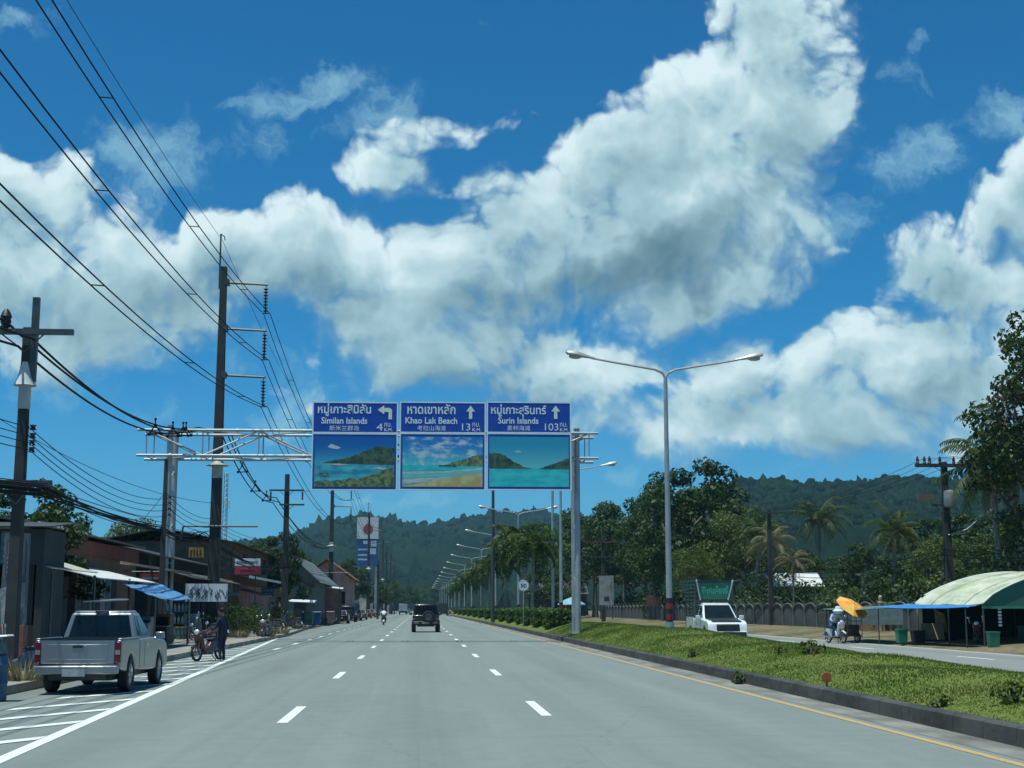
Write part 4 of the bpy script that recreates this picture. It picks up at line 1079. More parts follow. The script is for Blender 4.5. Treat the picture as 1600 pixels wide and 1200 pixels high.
def make_suv(name, label, pm):
    root = thing(name, label, 'off-road car'); fw, rw, hw = 1.25, -1.15, .82
    low = [(-1.92, .52), (-1.95, 1.10), (.72, 1.12), (1.75, 1.05), (1.86, .95), (1.86, .52)] + arch(fw, .48, .46) + [(.5, .44), (-.5, .44)] + arch(rw, .48, .46)
    b = MB(); b.prism(low, 'X', -hw, hw); b.build('body', pm, root, bevel=.05)
    B4 = [(-.80, -1.93, 1.09), (.80, -1.93, 1.09), (.79, .80, 1.09), (-.79, .80, 1.09)]; T4 = [(-.70, -1.86, 1.78), (.70, -1.86, 1.78), (.67, .42, 1.78), (-.67, .42, 1.78)]
    b = MB(); b.hexa(B4, T4); b.hexa(T4, [(-.62, -1.75, 1.84), (.62, -1.75, 1.84), (.6, .35, 1.84), (-.6, .35, 1.84)]); b.build('cabin', pm, root, bevel=.05)
    for q, n, u0, u1 in (([B4[0], B4[1], T4[1], T4[0]], 'rear_window', .08, .92), ([B4[2], B4[3], T4[3], T4[2]], 'windscreen', .06, .94)):
        b = MB(); b.slab(q, u0, u1, .10, .88, .008); b.build(n, glass_dark, root)
    for q in ([B4[1], B4[2], T4[2], T4[1]], [B4[3], B4[0], T4[0], T4[3]]):
        for u0, u1 in ((.05, .32), (.36, .63), (.67, .92)): b = MB(); b.slab(q, u0, u1, .12, .86, .007); b.build('side_window', glass_dark, root)
    e = thing('spare_wheel', None, None, (.16, -2.08, 1.0)); e.parent = root
    b = MB(); b.lathe([(.22, -.12), (.34, -.12), (.37, -.06), (.37, .06), (.34, .12)], n=24, axis='Y', cap=False); b.build('tyre', black_rubber, e)
    b = MB(); b.lathe([(.0, -.08), (.2, -.09), (.24, -.10), (.25, .0)], n=20, axis='Y', cap=False); b.build('rim', M('dark_rim', (.12, .13, .13), .4, .6), e)
    b = MB(); b.bx(-.86, .86, -2.12, -1.93, .50, .70); b.build('rear_bumper', black_plastic, root, bevel=.03)
    b = MB(); b.bx(-.22, .22, -2.135, -2.122, .54, .67); b.build('licence_plate', M('plate_grey', (.30, .31, .31)), root)
    for s in (-1, 1):
        b = MB(); b.bx(s * .58 - .14, s * .58 + .14, -2.14, -2.122, .56, .66); b.build('tail_light', M('dull_lens', (.22, .16, .16), .3), root)
        b = MB(); b.bx(s * .72 - .08, s * .72 + .08, -1.985, -1.945, .82, .90); b.build('reflector', M('dull_lens', (.22, .16, .16), .3), root)
        b = MB(); b.tube([(s * .62, -1.7, 1.86), (s * .66, -1.7, 1.98), (s * .66, .2, 1.98), (s * .62, .2, 1.86)], .025, 6); b.build('roof_rail', black_plastic, root)
        b = MB(); b.bx(s * .76 - .13, s * .76 + .13, -1.70, -1.67, .14, .50); b.build('mud_flap', black_rubber, root)
        b = MB(); b.box((s * .95, .62, 1.18), (.2, .09, .16)); b.build('mirror', pm, root, bevel=.02)
        b = MB(); b.sphere((s * .60, 1.86, .82), (.12, .04, .12)); b.build('headlight', clear_lens, root)
    b = MB()
    for y in (-1.5, -.75, 0): b.bx(-.68, .68, y - .03, y + .03, 1.985, 2.01)
    b.build('roof_bar', black_plastic, root)
    b = MB(); b.bx(-.55, .55, -1.7, 1.7, .36, .5); b.build('chassis', black_plastic, root)
    for x in (-.75, .75):
        for y in (fw, rw): wheel(root, x, y, .39, .26, M('dark_rim', (.12, .13, .13), .4, .6))
    return root
blackp = paint('black_body_paint', (.016, .018, .021), .2, .3)
suv = make_suv('off_road_car', 'black boxy off-road car with a spare wheel driving ahead in the middle lane', blackp)
suv.location = (.42, 100, 0); suv.scale = (1.10, 1.10, 1.06)

def make_car(name, label, pm, kind='hatch', cat='car'):
    root = thing(name, label, cat); hw = .84; fw, rw = 1.28, -1.27
    low = [(-2.05, .40), (-2.08, .85), (-1.9, .98), (1.0, .98), (1.95, .86), (2.08, .70), (2.08, .38)] + arch(fw, .39, .34) + [(.5, .28), (-.5, .28)] + arch(rw, .39, .34)
    b = MB(); b.prism(low, 'X', -hw, hw); b.build('body', pm, root, bevel=.07, seg=3)
    yb = -1.85 if kind != 'sedan' else -1.35
    B4 = [(-.78, yb - .1, .96), (.78, yb - .1, .96), (.77, 1.15, .96), (-.77, 1.15, .96)]; T4 = [(-.58, yb + .35, 1.46), (.58, yb + .35, 1.46), (.56, .35, 1.46), (-.56, .35, 1.46)]
    b = MB(); b.hexa(B4, T4); b.build('cabin', pm, root, bevel=.06, seg=3)
    b = MB(); b.slab([B4[0], B4[1], T4[1], T4[0]], .08, .92, .10, .88, .008); b.build('rear_window', glass_dark, root)
    b = MB(); b.slab([B4[2], B4[3], T4[3], T4[2]], .06, .94, .08, .92, .008); b.build('windscreen', glass_dark, root)
    for q in ([B4[1], B4[2], T4[2], T4[1]], [B4[3], B4[0], T4[0], T4[3]]):
        for u0, u1 in ((.10, .46), (.50, .84)): b = MB(); b.slab(q, u0, u1, .10, .86, .007); b.build('side_window', glass_dark, root)
    for s in (-1, 1):
        b = MB(); b.bx(s * .70 - .11, s * .70 + .11, -2.11, -2.0, .74, .90); b.build('tail_light', red_lens, root, bevel=.01)
        b = MB(); b.bx(s * .66 - .15, s * .66 + .15, 1.98, 2.09, .62, .76); b.build('headlight', clear_lens, root, bevel=.02)
    b = MB(); b.bx(-.24, .24, -2.10, -2.085, .55, .66); b.build('licence_plate', plate_white, root)
    for x in (-.74, .74):
        for y in (fw, rw): wheel(root, x, y, .31, .2)
    return root
greyp = paint('grey_body_paint', (.10, .105, .11), .4, .35); redp = paint('maroon_body_paint', (.10, .02, .02), .2, .35)
c1 = make_car('parked_car', 'black hatchback parked nearest on the left, beyond the rubbish bins', blackp); c1.location = (-8.6, 158, 0)
tk = dup(truck, (-8.75, 196, 0), 0, 'silver pickup truck parked among the dark cars far on the left')
c2 = make_car('parked_car', 'dark grey saloon parked behind the far pickup truck on the left', greyp, 'sedan'); c2.location = (-8.6, 212, 0)
c3 = make_car('parked_car', 'maroon hatchback parked at the far left kerb beside the white-shirted rider', redp); c3.location = (-8.8, 238, 0)
c4 = dup(c2, (-8.9, 262, 0), 0, 'dark saloon parked just beyond the maroon hatchback')
c5 = dup(c1, (-8.6, 300, 0), 0, 'small black hatchback parked last in the left-hand row')
c6 = dup(suv, (-8.7, 176, 0), 0, 'black boxy off-road car parked in the left-hand row')
def make_lorry(name, label, cab_m, box_m):
    root = thing(name, label, 'lorry')
    b = MB(); b.bx(-1.15, 1.15, -3.2, 1.3, .95, 2.9); b.build('cargo_box', box_m, root, bevel=.03)
    b = MB(); b.prism([(1.4, .6), (1.4, 2.6), (2.6, 2.6), (3.0, 1.6), (3.05, .6)], 'X', -1.05, 1.05); b.build('cab', cab_m, root, bevel=.06)
    b = MB(); b.slab([(1.05, 3.0, 1.6), (-1.05, 3.0, 1.6), (-1.05, 2.6, 2.6), (1.05, 2.6, 2.6)], .06, .94, .05, .9, .01); b.build('windscreen', glass_dark, root)
    b = MB(); b.bx(-.9, .9, -3.1, 2.6, .5, .95); b.build('chassis', black_plastic, root)
    b = MB(); b.bx(-1.1, 1.1, -3.28, -3.2, .6, .8); b.build('rear_bumper', black_plastic, root)
    for s in (-1, 1): b = MB(); b.bx(s * .9 - .15, s * .9 + .15, -3.30, -3.28, .62, .78); b.build('tail_light', red_lens, root)
    for x in (-.95, .95):
        for y in (-2.1, 2.1): wheel(root, x, y, .45, .28)
    return root
l1 = make_lorry('lorry', 'silver box lorry far ahead in the left lane', silver, M('lorry_silver', (.42, .44, .44), .4, .4)); l1.location = (-4.6, 395, 0)
l2 = make_lorry('lorry', 'dark box lorry far ahead, half hidden to the right of the black off-road car', blackp, M('lorry_dark', (.03, .035, .035), .5)); l2.location = (5.4, 330, 0)
l3 = dup(l2, (-1.0, 640, 0), 0, 'dark lorry farthest ahead near the vanishing point')
c7 = dup(c2, (-3.9, 470, 0), 0, 'distant dark saloon car ahead between the silver lorry and the off-road car')

# motorcycles
def make_scooter(name, label, pm, loc, rz=0.0, lean=0.0, shield=True, side_stand=True, group=None, steer=0.0):
    root = thing(name, label, 'motorcycle', loc, rz, group); root.rotation_euler = (0, lean, rz)
    for y, n in ((.62, 'front_wheel'), (-.62, 'rear_wheel')):
        e = thing(n, None, None, (0, y, .28)); e.parent = root
        b = MB(); b.lathe([(.215, -.035), (.25, -.045), (.28, -.02), (.28, .02), (.25, .045), (.215, .035)], n=22, axis='X', cap=False); b.build('tyre', black_rubber, e)
        b = MB(); b.lathe([(.215, -.02), (.20, 0), (.215, .02)], n=22, axis='X', cap=False); b.lathe([(0, -.06), (.05, -.05), (.05, .05), (0, .06)], n=10, axis='X')
        for k in range(6): t = k * math.pi / 3; b.tube([(0, 0, 0), (0, .21 * math.cos(t), .21 * math.sin(t))], .012, 4)
        b.build('rim', M('alloy', (.42, .43, .44), .35, .8, .1), e)
    b = MB(); b.prism([(-.75, .55), (-.70, .72), (-.1, .70), (.05, .50), (.30, .42), (.34, .30), (-.2, .28), (-.45, .42)], 'X', -.12, .12); b.build('body', pm, root, bevel=.05, seg=3)
    b = MB(); b.prism([(-.82, .74), (-.80, .80), (-.35, .79), (-.02, .73), (-.04, .69), (-.7, .70)], 'X', -.13, .13); b.build('seat', black_plastic, root, bevel=.03)
    if shield:
        b = MB(); b.prism([(.30, .36), (.42, .38), (.58, .92), (.50, 1.0), (.42, .95)], 'X', -.17, .17); b.build('leg_shield', pm, root, bevel=.05, seg=3)
    b = MB(); b.prism([(.42, .50), (.62, .60), (.84, .50), (.86, .44), (.62, .54), (.44, .44)], 'X', -.05, .05); b.build('front_mudguard', pm, root, bevel=.015)
    b = MB()
    for s in (-1, 1): b.tube([(s * .07, .62, .28), (s * .07, .46, .80)], .022, 6)
    b.build('fork', steel_dark, root)
    b = MB(); b.tube([(-.34, .34, 1.02), (-.12, .46, .98), (.12, .46, .98), (.34, .34, 1.02)], .018, 6); hb = b.build('handlebar', steel_dark, root)
    b = MB(); b.sphere((0, .55, .97), (.11, .07, .09)); b.build('headlight', clear_lens, root)
    for s in (-1, 1):
        b = MB(); b.tube([(s * .27, .38, 1.02), (s * .30, .40, 1.20)], .01, 5); b.sphere((s * .32, .40, 1.24), (.075, .02, .05)); b.build('mirror', M('mirror_silver', (.6, .63, .63), .15, .7), root)
        b = MB(); b.sphere((s * .14, .52, .84), (.04, .04, .035)); b.build('indicator', amber_lens, root)
    b = MB(); b.bx(-.07, .07, -.84, -.80, .60, .68); b.build('tail_light', red_lens, root)
    b = MB(); b.hexa([(-.09, -.94, .36), (.09, -.94, .36), (.09, -.92, .36), (-.09, -.92, .36)], [(-.09, -.86, .54), (.09, -.86, .54), (.09, -.84, .54), (-.09, -.84, .54)]); b.build('licence_plate', plate_white, root)
    b = MB(); b.tube([(.14, -.1, .28), (.16, -.5, .30), (.17, -.85, .36)], [.03, .045, .05], 8); b.build('exhaust', chrome, root)
    b = MB(); b.bx(-.10, .10, -.15, .25, .22, .40); b.tube([(-.1, 0, .25), (-.22, -.12, .0)], .015, 5); b.build('engine', steel_dark, root)
    return root
sc_red = paint('scooter_maroon', (.09, .03, .03)); sc_grey = paint('scooter_grey', (.10, .10, .11)); sc_white = paint('scooter_white', (.66, .68, .68))
q = gr(327, 1033); s1 = make_scooter('motorcycle', 'dark maroon motorcycle parked nose towards the camera beside the standing person', sc_red, (q.x - .05, q.y + .2, 0), R(150), R(6)); s1.scale = (.92, .92, .92)
q = gr(416, 1000); s2 = make_scooter('motorcycle', 'dark motorcycle with bright mirrors parked at the kerb beyond the standing person', sc_grey, (q.x, q.y, 0), R(172), R(5))
s3 = make_scooter('motorcycle', 'grey scooter ridden by the white-shirted person far ahead', sc_grey, (-3.5, 140, 0), R(0))
q = at(1306, 996, 66); MX = q.x
s4 = make_scooter('motorcycle', 'white-fronted motorcycle with a goods sidecar in the opposite lane', sc_white, (MX, 66, .0), R(196))
# goods sidecar on its left side (a part: it is bolted to the motorcycle)
b = MB(); L = lambda x, y, z: (-x, y, z)
for z in (.32, .62, 1.02): 
    b.tube([L(.35, -.75, z), L(1.15, -.75, z), L(1.15, .45, z), L(.35, .45, z), L(.35, -.75, z)], .018, 5)
for x, y in ((.35, -.75), (1.15, -.75), (1.15, .45), (.35, .45)): b.tube([L(x, y, .25), L(x, y, 1.05 if x < 1 else 1.62)], .02, 5)
sd_ = b.build('sidecar_frame', steel_dark, s4)
b = MB(); b.bx(-1.13, -.37, -.73, .43, .34, .37); b.bx(-1.10, -.45, -.6, .3, .38, .85); b.build('goods_box', M('goods_brown', (.06, .035, .03), .7), sd_, bevel=.03)
e = thing('sidecar_wheel', None, None, (-1.28, -.15, .26)); e.parent = s4
b = MB(); b.lathe([(.2, -.035), (.23, -.04), (.26, 0), (.23, .04), (.2, .035)], n=20, axis='X', cap=False); b.build('tyre', black_rubber, e)
b = MB(); b.lathe([(0, -.05), (.06, -.04), (.2, -.01), (.2, .01), (.06, .04), (0, .05)], n=16, axis='X'); b.build('rim', M('alloy', (.42, .43, .44), .35, .8, .1), e)

# ------------------------------------------------------------------ people
skin = M('skin', (.30, .17, .11), .6, 0, .1); hair = M('hair', (.012, .010, .010), .6)
def person(label, loc, rz, J, mats, head_m=None, helmet=None, hair_on=True, hand_grip=False, bag=None):
    """J: joint positions; one skinned body, materials by the limb that is nearest"""
    root = thing('person', label, 'person', loc, rz)
    V = []; Rr = []; E = []; Mt = []
    def add(p, r, par=None):
        V.append(Vector(p)); Rr.append(r); i = len(V) - 1
        if par is not None: E.append((par, i))
        return i
    pel = add(J['pelvis'], .145)
    wa = add(J['waist'], .135, pel); ch = add(J['chest'], .155, wa); nk = add(J['neck'], .062, ch)
    hd = Vector(J['head']); nd = (hd - Vector(J['neck'])).normalized()
    h0 = add(hd - nd * .05, .085, nk); h1 = add(hd + nd * .04, .105, h0); h2 = add(hd + nd * .12, .075, h1)
    seg = [(0, 1, 1), (1, 2, 1), (2, 3, 1)]
    face = Vector(J.get('look', (0, 1, 0))).normalized()
    ns = add(hd + nd * .01 + face * .115, .02, h1)
    for s in ('l', 'r'):
        sh = add(J['sh_' + s], .068, ch); el = add(J['el_' + s], .047, sh); wr = add(J['wr_' + s], .032, el)
        d = (Vector(J['wr_' + s]) - Vector(J['el_' + s])).normalized(); palm_ = add(Vector(J['wr_' + s]) + d * .07, .036, wr)
        side = d.cross(face); side = side.normalized() if side.length > .1 else Vector((1, 0, 0)); cur = (face * .5 - Vector((0, 0, .6))).normalized()
        for k in range(4):
            o_ = side * (-.03 + .02 * k); f1 = add(V[palm_] + d * .035 + o_, .010, palm_); f2 = add(V[f1] + d * (.028 + .006 * (k in (1, 2))) + cur * .012, .009, f1); add(V[f2] + d * .012 + cur * .024, .008, f2)
        t1 = add(V[palm_] - side * .04 - d * .01, .011, palm_); add(V[t1] + d * .035 + cur * .01, .009, t1)
        hp = add(J['hip_' + s], .10, pel); kn = add(J['kn_' + s], .066, hp); an = add(J['an_' + s], .043, kn)
        toe = Vector(J['toe_' + s]); ft = add(Vector(J['an_' + s]).lerp(toe, .35) + Vector((0, 0, -.02)), .045, an); add(toe, .036, ft)
    me = bpy.data.meshes.new('body'); me.from_pydata([tuple(v) for v in V], E, [])
    o = bpy.data.objects.new('body', me); COL.objects.link(o)
    o.modifiers.new('skin', 'SKIN'); ss = o.modifiers.new('sub', 'SUBSURF'); ss.levels = 2; ss.render_levels = 2
    sv = me.skin_vertices[0].data
    for i, r in enumerate(Rr): sv[i].radius = (r, r); sv[i].use_root = (i == 0)
    dg = bpy.context.evaluated_depsgraph_get(); m2 = bpy.data.meshes.new_from_object(o.evaluated_get(dg), depsgraph=dg)
    bpy.data.objects.remove(o); bpy.data.meshes.remove(me); m2.name = 'body'
    for m in mats: m2.materials.append(m)          # 0 skin, 1 shirt, 2 trousers, 3 shoes
    def dist(p, a, b_):
        ab = b_ - a; t = max(0, min(1, (p - a).dot(ab) / max(1e-9, ab.length_squared))); return (p - (a + ab * t)).length
    slv = J.get('sleeve', 1.0)
    segs = [(J['pelvis'], J['waist'], 2), (J['waist'], J['chest'], 1), (J['chest'], J['neck'], 1), (J['neck'], tuple(hd), 0)]
    for s in ('l', 'r'):
        a, c = Vector(J['el_' + s]), Vector(J['wr_' + s])
        segs += [(J['sh_' + s], J['el_' + s], 1), (J['chest'], J['sh_' + s], 1)]
        if slv >= 1: segs += [(a, a.lerp(c, .93), 1), (a.lerp(c, .96), c + (c - a).normalized() * .18, 0)]
        else: segs += [(a, c + (c - a).normalized() * .18, 0)]
        segs += [(J['pelvis'], J['hip_' + s], 2), (J['hip_' + s], J['kn_' + s], 2), (J['kn_' + s], J['an_' + s], 2), (Vector(J['an_' + s]) - Vector((0, 0, .04)), J['toe_' + s], 3)]
    segs = [(Vector(a), Vector(c), k) for a, c, k in segs]
    for p in m2.polygons:
        c = p.center; p.material_index = min(segs, key=lambda s_: dist(c, s_[0], s_[1]))[2]; p.use_smooth = True
    bo = bpy.data.objects.new('body', m2); COL.objects.link(bo); bo.parent = root
    if helmet:
        b = MB(); b.sphere(hd + nd * .055, (.145, .155, .15), 14, 9); b.build('helmet', helmet, root)
        b = MB(); c = hd + nd * .03 + face * .115; b.sphere(c, (.105, .05, .07), 10, 6); b.build('visor', glass_dark, root)
    elif hair_on:
        b = MB(); b.sphere(hd + nd * .075 - face * .02, (.108, .118, .10), 14, 9); b.build('hair', hair, root)
    for s in (-1, 1):
        pass
    if not helmet:
        sd2 = face.cross(nd).normalized(); b = MB()
        for s in (-1, 1): b.sphere(hd + nd * .03 + face * .092 + sd2 * .036 * s, .014, 8, 5)
        b.build('eyes', M('eye_dark', (.02, .015, .012), .2), root)
        b = MB(); b.tube([hd - nd * .045 + face * .09 - sd2 * .028, hd - nd * .048 + face * .098, hd - nd * .045 + face * .09 + sd2 * .028], .007, 5); b.build('mouth', M('lips', (.22, .08, .07), .5), root)
    return root
stand = dict(pelvis=(0, 0, .95), waist=(0, .01, 1.08), chest=(0, .02, 1.30), neck=(0, .03, 1.47), head=(0, .06, 1.61), look=(-.35, .9, -.25),
    sh_l=(-.18, .02, 1.40), el_l=(-.25, .08, 1.13), wr_l=(-.27, .28, 1.02), sh_r=(.18, .02, 1.40), el_r=(.24, -.02, 1.12), wr_r=(.22, .12, .90),
    hip_l=(-.09, 0, .90), kn_l=(-.10, .04, .50), an_l=(-.10, -.02, .09), toe_l=(-.11, .15, .035), hip_r=(.09, 0, .90), kn_r=(.11, .06, .50), an_r=(.12, 0, .09), toe_r=(.14, .17, .035))
navy = M('navy_cloth', (.012, .020, .040), .9, 0, .2); black_c = M('black_cloth', (.016, .018, .02), .9); shoe = M('shoe_dark', (.05, .05, .05), .6); shoe_w = M('shoe_pale', (.45, .45, .43), .6)
white_c = M('white_cloth', (.72, .76, .80), .9, 0, .08, 4); blue_c = M('pale_blue_cloth', (.42, .55, .68), .9, 0, .12, 4); jeans = M('blue_jeans', (.035, .085, .14), .9, 0, .25, 6); khaki = M('grey_trousers', (.10, .10, .10), .9)
q = gr(345, 1034); person('person in dark navy clothes and pale shoes standing beside the maroon motorcycle', (q.x + .05, q.y - .15, 0), R(60), stand, [skin, navy, navy, shoe_w]).scale = (.92, .92, .92)
def ride(lean=.25, tw=0.0):
    return dict(pelvis=(0, -.28, .86), waist=(0, -.26 + lean * .2, .99), chest=(tw, -.20 + lean * .5, 1.20), neck=(tw, -.14 + lean * .7, 1.37), head=(tw, -.06 + lean * .8, 1.51), look=(0, 1, -.05),
        sh_l=(-.18 + tw, -.19 + lean * .5, 1.30), el_l=(-.30, .06, 1.08), wr_l=(-.31, .26, 1.03), sh_r=(.18 + tw, -.19 + lean * .5, 1.30), el_r=(.30, .06, 1.08), wr_r=(.31, .26, 1.03),
        hip_l=(-.11, -.24, .82), kn_l=(-.20, .16, .68), an_l=(-.19, .04, .31), toe_l=(-.19, .22, .26), hip_r=(.11, -.24, .82), kn_r=(.20, .16, .68), an_r=(.19, .04, .31), toe_r=(.19, .22, .26))
person('white-shirted person in a dark helmet riding the grey scooter far ahead', (-3.5, 140, 0), 0, ride(.15), [skin, white_c, khaki, shoe], helmet=M('helmet_dark', (.03, .035, .04), .25))
J = ride(.35, -.03)
pr = person('person in pale shirt and white sun hat riding the sidecar motorcycle', (MX, 66, 0), R(196), J, [skin, blue_c, jeans, shoe], hair_on=False)
b = MB(); hx = Vector(J['head']) + Vector((0, .0, .07))
b.lathe([(.26, -.10), (.25, -.07), (.15, .0), (.135, .08), (.09, .13), (.0, .145)], tuple(hx), 16); b.lathe([(.19, -.22), (.2, -.1), (.16, -.02)], (hx.x, hx.y - .05, hx.z), 14, cap=False); b.build('sun_hat', M('hat_white', (.62, .66, .66), .9), pr)
# parasol over the sidecar, tilted
pz = thing('parasol', 'orange and yellow parasol tilted over the goods sidecar', 'parasol', (MX + 1.12, 66.25, 1.02))
b = MB(); b.tube([(0, 0, -.5), (-.1, 0, .78)], .018, 6); b.build('shaft', steel_dark, pz)
b = MB(); n = 8; rim = []; c = Vector((-.12, 0, .80)); ex = Vector((.86, 0, -.42)).normalized(); ey = Vector((0, 1, 0)); ez = ex.cross(ey) * 1
ez = Vector((.34, -.52, .78)).normalized(); ex = Vector((.78, 0, -.34)).normalized(); ey = ez.cross(ex)
for k in range(n):
    t0, t1 = 2 * math.pi * k / n, 2 * math.pi * (k + 1) / n
    P_ = lambda t, r_, d_: c + ex * (r_ * math.cos(t)) + ey * (r_ * math.sin(t)) + ez * d_
    b.add([P_(t0, .82, -.20), P_(t1, .82, -.20), P_(t1, .45, -.05), P_(t0, .45, -.05)], [(0, 1, 2, 3)], k % 2)
    b.add([P_(t0, .45, -.05), P_(t1, .45, -.05), c + ez * .03], [(0, 1, 2)], k % 2)
b.build('canopy', [M('parasol_orange', (.80, .30, .04), .7, 0, .1), M('parasol_yellow', (.80, .46, .09), .7, 0, .1)], pz, smooth=25)
b = MB(); b.tube([c, c + ez * .12], .015, 5); b.build('ferrule', steel_dark, pz)
# distant rider on the right of the dark lorry
s5 = dup(s3, (6.0, 285, 0), 0, 'distant motorcycle ridden near the median beyond the black off-road car')
person('distant person in dark clothes riding a motorcycle near the median', (6.0, 285, 0), 0, ride(.15), [skin, M('rust_cloth', (.20, .10, .07), .9), black_c, shoe], helmet=M('helmet_dark', (.03, .035, .04), .25))

# ------------------------------------------------------------------ hills and their forest
def interp(tab, x):
    for (x0, y0), (x1, y1) in zip(tab, tab[1:]):
        if x <= x1:
            if x <= x0: return y0
            t = (x - x0) / (x1 - x0); t = t * t * (3 - 2 * t) * .5 + t * .5; return y0 + (y1 - y0) * t
    return tab[-1][1]
SIL1 = [(-900, 905), (-300, 880), (100, 868), (300, 858), (400, 846), (470, 832), (520, 812), (565, 806), (610, 812), (665, 820), (710, 812), (760, 803), (830, 800), (900, 806), (1000, 830), (1200, 860), (1700, 880), (2600, 910)]
SIL2 = [(860, 930), (960, 880), (1040, 810), (1110, 760), (1160, 744), (1210, 741), (1260, 748), (1330, 746), (1400, 738), (1450, 737), (1520, 742), (1600, 738), (1800, 745), (2300, 790), (3000, 900)]
HILL_M = bpy.data.materials.new('hillside'); HILL_M.use_nodes = True; t = NT(HILL_M.node_tree); _b = t.n['Principled BSDF']; co = t.node('ShaderNodeTexCoord').outputs['Object']
_c = t.mix(t.ramp(t.noise(co, .012, 6, .65), .35, .65), (.005, .012, .007), (.011, .024, .010)); _c = t.mix(t.ramp(t.noise(co, .13, 4, .7), .50, .72, 0, .8), _c, (.024, .040, .016))
t.l.new(_c, _b.inputs['Base Color']); _b.inputs['Roughness'].default_value = 1; _b.inputs['Specular IOR Level'].default_value = 0
hrng = np.random.default_rng(21)
def hill(name, sil, Yc, y0, y1, x0, x1, nx, ny):
    xs_ = lin(x0, x1, nx); ys_ = lin(y0, y1, ny); Z = {}
    def zf(x, y):
        px = 656 + x / Yc * F_PX; crest = HC + (951 - interp(sil, px)) / F_PX * Yc - 6
        t = (y - y0) / (Yc - y0) if y <= Yc else 1 - (y - Yc) / (y1 - Yc)
        t = max(0, t); s = t * t * (3 - 2 * t) if y > Yc else t ** 1.15
        spur = .10 * math.sin(x * .011 + 1.3 * math.sin(y * .004)) + .06 * math.sin(x * .027 + y * .009)
        return max(-5, crest * s * (1 + spur * math.sin(math.pi * min(1, t)) ** 1.0 * (1 - t * .85))) 
    jx, jz = (x1 - x0) / nx * .35, (x1 - x0) / nx * .80
    J_ = hrng.normal(size=(ny, nx, 3))
    b = MB(); b.add([(x + jx * J_[i, j, 0], y + jx * J_[i, j, 1], zf(x, y) - 1 + jz * J_[i, j, 2]) for i, y in enumerate(ys_) for j, x in enumerate(xs_)], [(i * nx + j, i * nx + j + 1, (i + 1) * nx + j + 1, (i + 1) * nx + j) for i in range(ny - 1) for j in range(nx - 1)])
    struct(b.build(name, HILL_M, smooth=180)); return zf
zf1 = hill('hills', SIL1, 1900, 900, 2600, -1500, 1500, 430, 150)
zf2 = hill('hills', SIL2, 1150, 420, 1700, 90, 1400, 330, 150)
rg = np.random.default_rng(11); rd = random.Random(11)
_b = MB(); _b.sphere((0, 0, 0), 1.0, 7, 4)
TV = np.array(_b.v); TF = np.array([t_ for f_ in _b.f for t_ in ([f_] if len(f_) == 3 else [(f_[0], f_[1], f_[2]), (f_[0], f_[2], f_[3])])], np.int32)
def canopy(name, zf, n, xr, yr, size, leafs, lab):
    C, S, Nn = [], [], []
    for i in range(n):
        y = yr[0] + (yr[1] - yr[0]) * rd.random() ** .85; px = rd.uniform(*xr); x = (px - 656) / F_PX * y * 1.0
        z = zf(x, y)
        if z < 3: continue
        r = size * rd.uniform(.55, 1.35); tall = rd.random() < .08
        k = leafs
        jit = 1 + .20 * rg.normal(size=(len(TV), 1))
        C.append(TV * jit * r * np.array([1, 1, rd.uniform(.8, 1.35)]) + np.array([x, y, z + (r * 1.1 if tall else r * .1)])); S.append(rd.random() < .3)
    nv = len(TV); V = np.concatenate(C); F = np.concatenate([TF + nv * i for i in range(len(C))])
    me = bpy.data.meshes.new(name); me.vertices.add(len(V)); me.vertices.foreach_set('co', V.reshape(-1)); me.loops.add(F.size); me.loops.foreach_set('vertex_index', F.reshape(-1))
    me.polygons.add(len(F)); me.polygons.foreach_set('loop_start', np.arange(len(F)) * 3); me.update(calc_edges=True); me.polygons.foreach_set('use_smooth', np.ones(len(F), bool))
    me.polygons.foreach_set('material_index', np.repeat(np.array(S, np.int32), len(TF)))
    for m_ in [M('canopy_dark', (.009, .021, .010), 1.0, 0, .4, .2, spec=0), M('canopy_light', (.014, .028, .012), 1.0, 0, .4, .2, spec=0)]: me.materials.append(m_)
    o = bpy.data.objects.new(name, me); COL.objects.link(o); stuff(o)
canopy('hillside_forest', zf1, 3000, (330, 1100), (1500, 1925), 4.0, 26, '')
canopy('hillside_forest', zf2, 3600, (960, 1640), (800, 1168), 2.6, 26, '')

